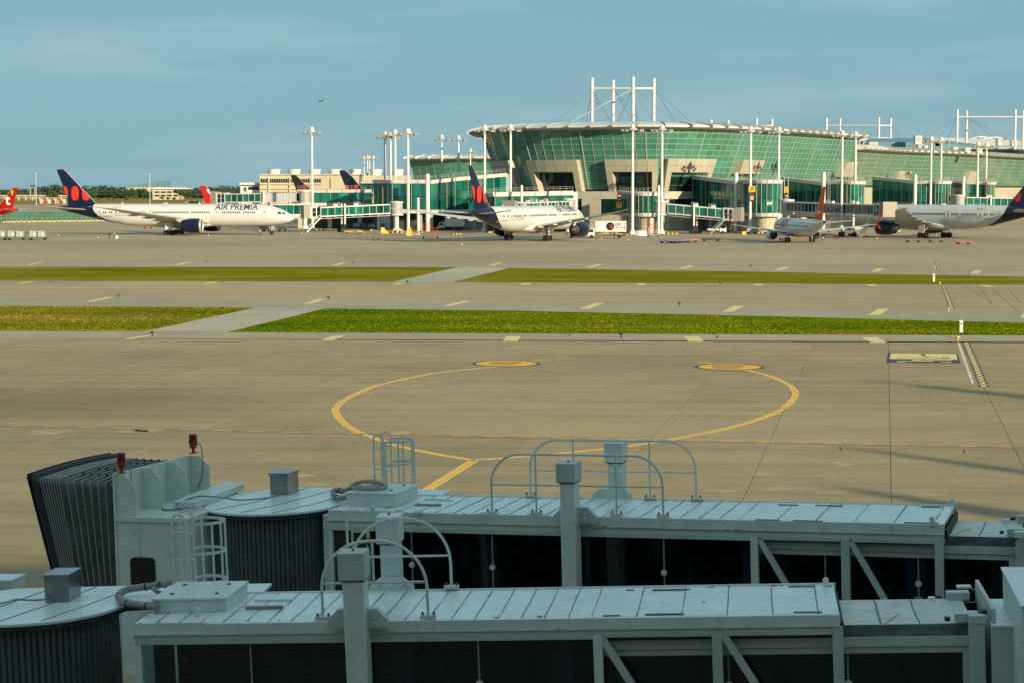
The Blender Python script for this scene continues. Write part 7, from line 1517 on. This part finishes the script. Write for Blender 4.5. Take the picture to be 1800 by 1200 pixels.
sb1, e1_ = pxbox(F1, 'steel_box', 'square brushed steel box on the rotunda plate at the lower left', 'steel box', 79, 1010, 121, 1058, 1050, 'steel', v_extra=.55, screws=False)
sb2, e2_ = pxbox(F2, 'steel_box', 'square brushed steel box on the rotunda plate of the second airbridge', 'steel box', 475, 831, 508, 869, 865, 'steel', v_extra=.55, screws=False)
for F, d in ((F1, d1), (F2, d2)):
    pass
uL1, wL1 = F1.hv(301, 904, F1.W+.1); cab_ladder(F1, uL1, F1.W+.1, wL1, -1.2, 'white ladder with safety cage rising in front of the second airbridge rotunda', 1.0)
uL2, wL2 = F2.hv(656, 763, F2.W+.1); cab_ladder(F2, uL2, F2.W+.1, wL2, -1.2, 'white ladder with safety cage against the tan apron behind the second airbridge', 1.0)
# hoses and cables
def hose(F, label, px, r, w=.06, m='duct', ribs=True, parts=True, group=None):
    P_ = [Vector((*F.hw(x, y, w+h), w+h)) for x, y, h in px]; P_ = cat(P_, 8); t = thing('hose' if r > .03 else 'cable', label, 'hose' if r > .03 else 'cable', F.o, F.rot, group)
    if ribs:
        Q = [P_[0]]
        for p, q in zip(P_, P_[1:]):
            n = max(1, int((q-p).length/.018))
            for i in range(1, n+1): Q.append(p.lerp(q, i/n))
        b = MB(); b.tube(Q, [r*(1.06 if i % 2 else .93) for i in range(len(Q))], 12); b.build('ribbed_tube', M[m], t, True)
        for i in range(12, len(Q)-5, 26): b = MB(); d = (Q[i+1]-Q[i]).normalized(); b.tube([Q[i]-d*.012, Q[i]+d*.012], r*1.14, 12); b.build('clamp', M['black'], t, True)
    else: b = MB(); b.tube(P_, r, 8); b.build('sheath', M[m], t, True)
    return t
hose(F1, 'thick ribbed grey hose looping from the nearest roof box', [(276, 1066, .05), (245, 1062, .02), (218, 1058, .0), (209, 1046, .02), (222, 1036, .05), (250, 1031, .08), (275, 1028, .10), (300, 1022, .12)], .055, group='ribbed hoses')
hose(F1, 'shorter curl of ribbed hose crossing the thick one', [(283, 1042, .02), (272, 1036, .08), (272, 1026, .14), (282, 1022, .16), (292, 1030, .10)], .035, group='ribbed hoses')
hose(F2, 'ribbed grey hose bending into the box of the second airbridge', [(612, 873, .05), (595, 874, .03), (586, 868, .04), (590, 861, .06), (606, 862, .10), (622, 856, .14)], .055, group='ribbed hoses')
for k in range(4):
    c0_, c1_ = 648, 852.5; hose(F2, 'loop %s of the coiled hose lying on the roof box' % ['one', 'two', 'three', 'four'][k], [(c0_+(24+k*2.5)*math.cos(a*PI/6), c1_+1.2*k-3+(5.2+k*.5)*math.sin(a*PI/6), d2[4]-.04+.02*k) for a in range(13)], .028, w=.03, m='duct', ribs=False, group='coiled hose loops')
hose(F1, 'thin grey cable running left from the lower left steel box', [(84, 1052, 0), (60, 1054, .01), (30, 1053, .0), (10, 1058, .01), (-20, 1064, 0)], .016, ribs=False, group='roof cables')
hose(F2, 'thin grey cable from the steel box across the flat duct to the cab', [(488, 871, 0), (455, 876, .0), (420, 878, .0), (395, 874, .05), (370, 872, .12), (345, 872, .12), (310, 885, .02)], .016, ribs=False, group='roof cables')
# ---- cab of the second airbridge: box, backboard with fins, beacons and folding canopy
t = thing('boarding_cab', 'white boarding cab at the end of the second airbridge with four upright fins', 'airbridge cab', F2.o, F2.rot)
zc = -.02; uN, vN = F2.hw(213, 907, zc); uF, vF = F2.hw(352, 858, zc); uE_, _ = F2.hw(329, 909, zc); uN = (uN+uF)/2-.02; vF = vN+3.25; cw = uE_-uN+.03
uN_ = uN; b = MB(); b.box(uN, uN+cw, vN, vF, -3.1, zc-.10); b.build('wall', M['paint'], t, bevel=.01)
b = MB(); b.box(uN-.02, uN+cw+.03, vN-.03, vF+.03, zc-.10, zc); b.build('roof', M['paint'], t, bevel=.008)
for s in (.32, .80): b = MB(); b.box(uN+cw*s-.008, uN+cw*s+.008, vN-.012, vN+.01, -3.1, zc-.11); b.build('panel_joint', M['rail'], t)
ua, wa = F2.hv(229, 978, vN); ub, wb = F2.hv(275, 1040, vN); 
pts = [];
for cx, cy, a0 in ((ub-.09, wa-.09, 0), (ua+.09, wa-.09, PI/2), (ua+.09, wb+.09, PI), (ub-.09, wb+.09, 1.5*PI)):
    for k in range(6): a = a0+PI/2*k/5; pts.append((cx+.09*math.cos(a), cy+.09*math.sin(a)))
b = MB(); b.prism_y(pts, vN-.02, vN-.001); wf = b.build('window', M['rubber'], t); b = MB(); mx_, mz_ = (ua+ub)/2, (wa+wb)/2; b.prism_y([(mx_+(x-mx_)*.9, mz_+(z-mz_)*.95) for x, z in pts], vN-.024, vN-.021); b.build('glass', M['dglass'], wf)
top = .80; b = MB(); b.hexa([(uN-.04, vN-.02, -3.0), (uN-.0, vN-.02, -3.0), (uN-.0, vF+.02, -3.0), (uN-.04, vF+.02, -3.0), (uN-.04, vN-.02, top), (uN-.0, vN-.02, top), (uN-.0, vF+.02, top-.05), (uN-.04, vF+.02, top-.05)]); b.build('backboard', M['paint'], t)
for k in range(4):
    v = vN+.03+(vF-vN-.1)*k/3; tt = top-.02-.05*k/3; b = MB(); b.prism_y([(uN, zc), (uN+.42, zc), (uN+.42, .52), (uN+.20, tt), (uN, tt)], v, v+.025); b.build('fin', M['paint'], t, bevel=.004)
for label, v in (('red beacon on the near end of the cab backboard', vN+.10), ('red beacon on the far end of the cab backboard', vF-.12)):
    e = thing('beacon', label, 'beacon', F2.o, F2.rot, 'red beacons on the cab'); u = uN+.10; zt = top-.0; b = MB(); b.lathe([(.09, 0), (.09, .015), (.03, .03), (.03, .09), (.06, .11), (.075, .14), (.075, .20), (.10, .21), (.10, .23)], 16, (u, v, zt)); b.build('housing', M['beacon2'], e, True)
    b = MB(); b.lathe([(.083, .23), (.088, .26), (.080, .30), (.086, .33), (.083, .38), (.07, .40), (.02, .405)], 18, (u, v, zt)); b.build('lens', M['beacon'], e, True)
    c = thing('cable', 'thin cable hanging from the %s beacon' % label.split(' on the ')[1].split()[0], 'cable', F2.o, F2.rot, 'beacon cables'); b = MB(); b.tube(cat([Vector((u+.06, v, zt+.18)), Vector((u+.17, v, zt+.16)), Vector((u+.20, v, zt-.15)), Vector((u+.15, v+.02, zt-.5)), Vector((u+.05, v+.02, zt-.72))], 6), .012, 6); b.build('sheath', M['duct'], c, True)
c = thing('cable', 'grey cable lying in a loop on the cab roof', 'cable', F2.o, F2.rot, 'roof cables'); b = MB(); b.tube(cat([Vector((uN+.45, vN+1.0, zc+.02)), Vector((uN+.62, vN+.8, zc+.02)), Vector((uN+.95, vN+.9, zc+.02)), Vector((uN+1.2, vN+1.4, zc+.02)), Vector((uN+.8, vN+1.8, zc+.02)), Vector((uN+.5, vN+1.6, zc+.02))], 8), .018, 6); b.build('sheath', M['duct'], c, True)
# flat duct box between cab and rotunda
dx0, dv0 = F2.hw(306, 893, .0); t2 = thing('flat_duct', 'flat white duct box slanting between the cab and the rotunda plate', 'duct', F2.o, F2.rot)
def slab_px(F, t_, name, px, w0, w1, m):
    b = MB(); q = [F.hw(x, y, w1) for x, y in px]; b.prism(q, w0, w1); return b.build(name, M[m], t_, bevel=.01)
slab_px(F2, t2, 'duct_body', [(304, 880), (345, 882), (429, 849), (394, 845)], .0, .13, 'paint')
slab_px(F2, t2, 'base_plate', [(330, 905), (365, 888), (360, 872), (325, 872)], -.3, .0, 'paint_dk')
# canopy
t = thing('folding_canopy', 'dark grey folding fabric canopy reaching out to the left of the cab', 'canopy', F2.o, F2.rot)
nh = 15; S = [0]; widths = [1.0]*7+[.34]*8; tot = sum(widths); acc = 0; ts = [0.]
for x in widths: acc += x; ts.append(acc/tot)
def ring(tq, inset=0., fold=0.):
    """one bellows frame: near side bottom -> near top -> far top -> far bottom; leans forward with depth"""
    out = []; prof = []
    v0, v1 = vN+.02+inset, vF-.05-inset; wt = .62-inset
    for i in range(11): w_ = -3.0+(wt-.06+3.0)*i/10; prof.append((v0+fold*.0, w_))
    prof.append((v0+.05, wt)); 
    for i in range(1, 10): prof.append((v0+.05+(v1-v0-.1)*i/10, wt+.04*math.sin(PI*i/10)-.0))
    prof.append((v1-.05, wt)); prof += [(v1, wt-.08-(wt+2.9)*i/10) for i in range(11)]
    for v, w_ in prof: reach = 1.0+.58*max(0, (w_+2.1)/2.7); out.append(Vector((uN-.04-tq*reach*1.04, v, w_+.05*tq)))
    return out
b = MB(); rings = []
R = random.Random(9)
for i in range(len(ts)-1):
    a_, c_ = ts[i], ts[i+1]; big = widths[i] > .5
    rings.append(ring(a_+.004, .0)); 
    for s, ins in (((.18, .05), (.5, .085), (.82, .05)) if big else ((.5, .05),)):
        rg_ = ring(a_+(c_-a_)*s, ins); rings.append([p+Vector((R.uniform(-.008, .008), R.uniform(-.012, .012), R.uniform(-.012, .012))*1) if big else p for p in rg_])
rings.append(ring(1.0)); b.loft([r[::-1] for r in rings], ring_closed=False, cap=False); b.build('fabric', M['fabric'], t, True)
for i, q in enumerate(ts): b = MB(); b.tube(ring(q, -.012), .013, 6); b.build('hoop', M['fabhoop'], t, True)
b = MB(); fr = ring(1.03, -.03); b.tube(fr, .07, 8); b.build('bumper_frame', M['rubber'], t, True)
b = MB(); r0 = ring(1.03, .02); r1_ = ring(1.10, -.10); b.loft([r0[::-1], r1_[::-1]], ring_closed=False, cap=False); b.loft([r1_, r0], ring_closed=False, cap=False); b.build('front_flap', M['rubber'], t)
for i in range(1, 7):
    for s in (.12, .38, .62, .88): p = ring(ts[i], -.02); q = p[12+int(s*10)]; b = MB(); b.lathe([(.03, -.02), (.035, .01), (.01, .03)], 6, q); b.build('hoop_tie', M['rubber'], t)
# ---- ends of the tunnels at the right: guides, actuators, rotunda boxes
def right_end(F, label, items, big):
    t = thing('tunnel_guide', label, 'guide frame', F.o, F.rot, 'guide frames at the right ends'); ri = -.2
    for n_, m_, x0, y0, x1, y1, vv, dp in items:
        ua, wt = F.hv(x0, y0, vv); ub, wb_ = F.hv(x1, y1, vv); b = MB(); b.box(ua, ub, vv, vv+dp, wb_, wt); b.build(n_, M[m_], t, bevel=.008)
    return t
V = F1.W
right_end(F1, 'guide rollers and blocks at the right end of the nearest airbridge roof', [('guide_block', 'paint_dk', 1679, 1078, 1721, 1091, .15, .22), ('guide_block', 'paint_dk', 1704, 1082, 1734, 1096, -.02, .15), ('guide_block', 'paint_dk', 1664, 1041, 1705, 1055, V-.35, .2), ('guide_block', 'paint', 1682, 1030, 1708, 1034, V+.05, .15), ('roller', 'black', 1661, 1085, 1671, 1091, .1, .12), ('roller', 'black', 1646, 1047, 1656, 1051, V-.1, .12), ('roller', 'black', 1708, 1036, 1717, 1041, V-.05, .12), ('roller', 'black', 1725, 1072, 1736, 1079, .12, .12), ('small_box', 'paint', 1632, 1050, 1644, 1058, V-.35, .12),
    ('guide_post', 'paint_dk', 1704, 1096, 1734, 1215, .0, .35)], None)
V = F2.W
right_end(F2, 'guide rollers and blocks at the right end of the second airbridge roof', [('guide_block', 'paint_dk', 1770, 929, 1830, 943, .1, .25), ('guide_block', 'paint_dk', 1788, 906, 1830, 920, V-.4, .22), ('guide_block', 'paint', 1783, 934, 1840, 946, -.1, .15), ('roller', 'black', 1757, 933, 1764, 938, .05, .12), ('roller', 'black', 1776, 909, 1785, 914, V-.2, .12), ('small_box', 'paint', 1762, 912, 1774, 919, V-.4, .12), ('guide_post', 'paint_dk', 1785, 950, 1840, 1120, .0, .35)], None)
def far_box(label, px, w0, w1, F, m='paint'):
    t = thing('end_rotunda', label, 'rotunda box', F.o, F.rot, 'boxes at the terminal ends of the near airbridges'); b = MB(); q = [F.hw(x, y, w1) for x, y in px]; b.prism(q, w0, w1); b.build('wall', M[m], t, bevel=.015)
    c = (sum(x for x, y in q)/len(q), sum(y for x, y in q)/len(q)); b = MB(); b.prism([(c[0]+(x-c[0])*1.03, c[1]+(y-c[1])*1.03) for x, y in q], w1, w1+.03); b.build('lid', M['roofpaint'], t); return t
far_box('lower pale box joining the nearest airbridge to its end rotunda', [(1742, 1101), (1792, 1101), (1770, 1056), (1732, 1056)], -3.2, -.18, F1, 'paint_dk')
far_box('large pale box at the right frame edge above the nearest airbridge', [(1797, 1067), (1960, 1067), (1960, 1000), (1762, 1000)], -3.2, .35, F1, 'paint')
b = MB(); t = thing('slanted_plate', 'tall thin slanted plate closing the nearest airbridge tunnel at the right', 'plate', F1.o, F1.rot); ua, wa = F1.hv(1743, 1080, .0); uc, vc = F1.hw(1718, 1030, 0)
b.hexa([(ua, -.05, -3.1), (ua+.05, -.05, -3.1), (ua+.05, F1.W-.1, -3.1), (ua, F1.W-.1, -3.1), (ua, -.05, .05), (ua+.05, -.05, .05), (ua+.05, F1.W-.1, .05), (ua, F1.W-.1, .05)]); b.build('plate', M['paint_dk'], t)
# small white box seen beyond the lower left plate
far_box('small pale box beyond the rotunda plate at the left frame edge', [(-40, 1022), (20, 1022), (45, 1011), (-20, 1011)], -.8, .05, F1)

for F, px in ((F1, [(1582, 1077), (1551, 1098), (1540, 1056)]), (F2, [(1707, 928), (1668, 941), (1693, 914)])):
    q = [F.hw(x, y, -.19 if F is F1 else -.23) for x, y in px]; b = MB(); w0_ = -.20 if F is F1 else -.24; b.prism(q, w0_, w0_+.022); b.build('arrow_plate', M['innerroof'], F.root)
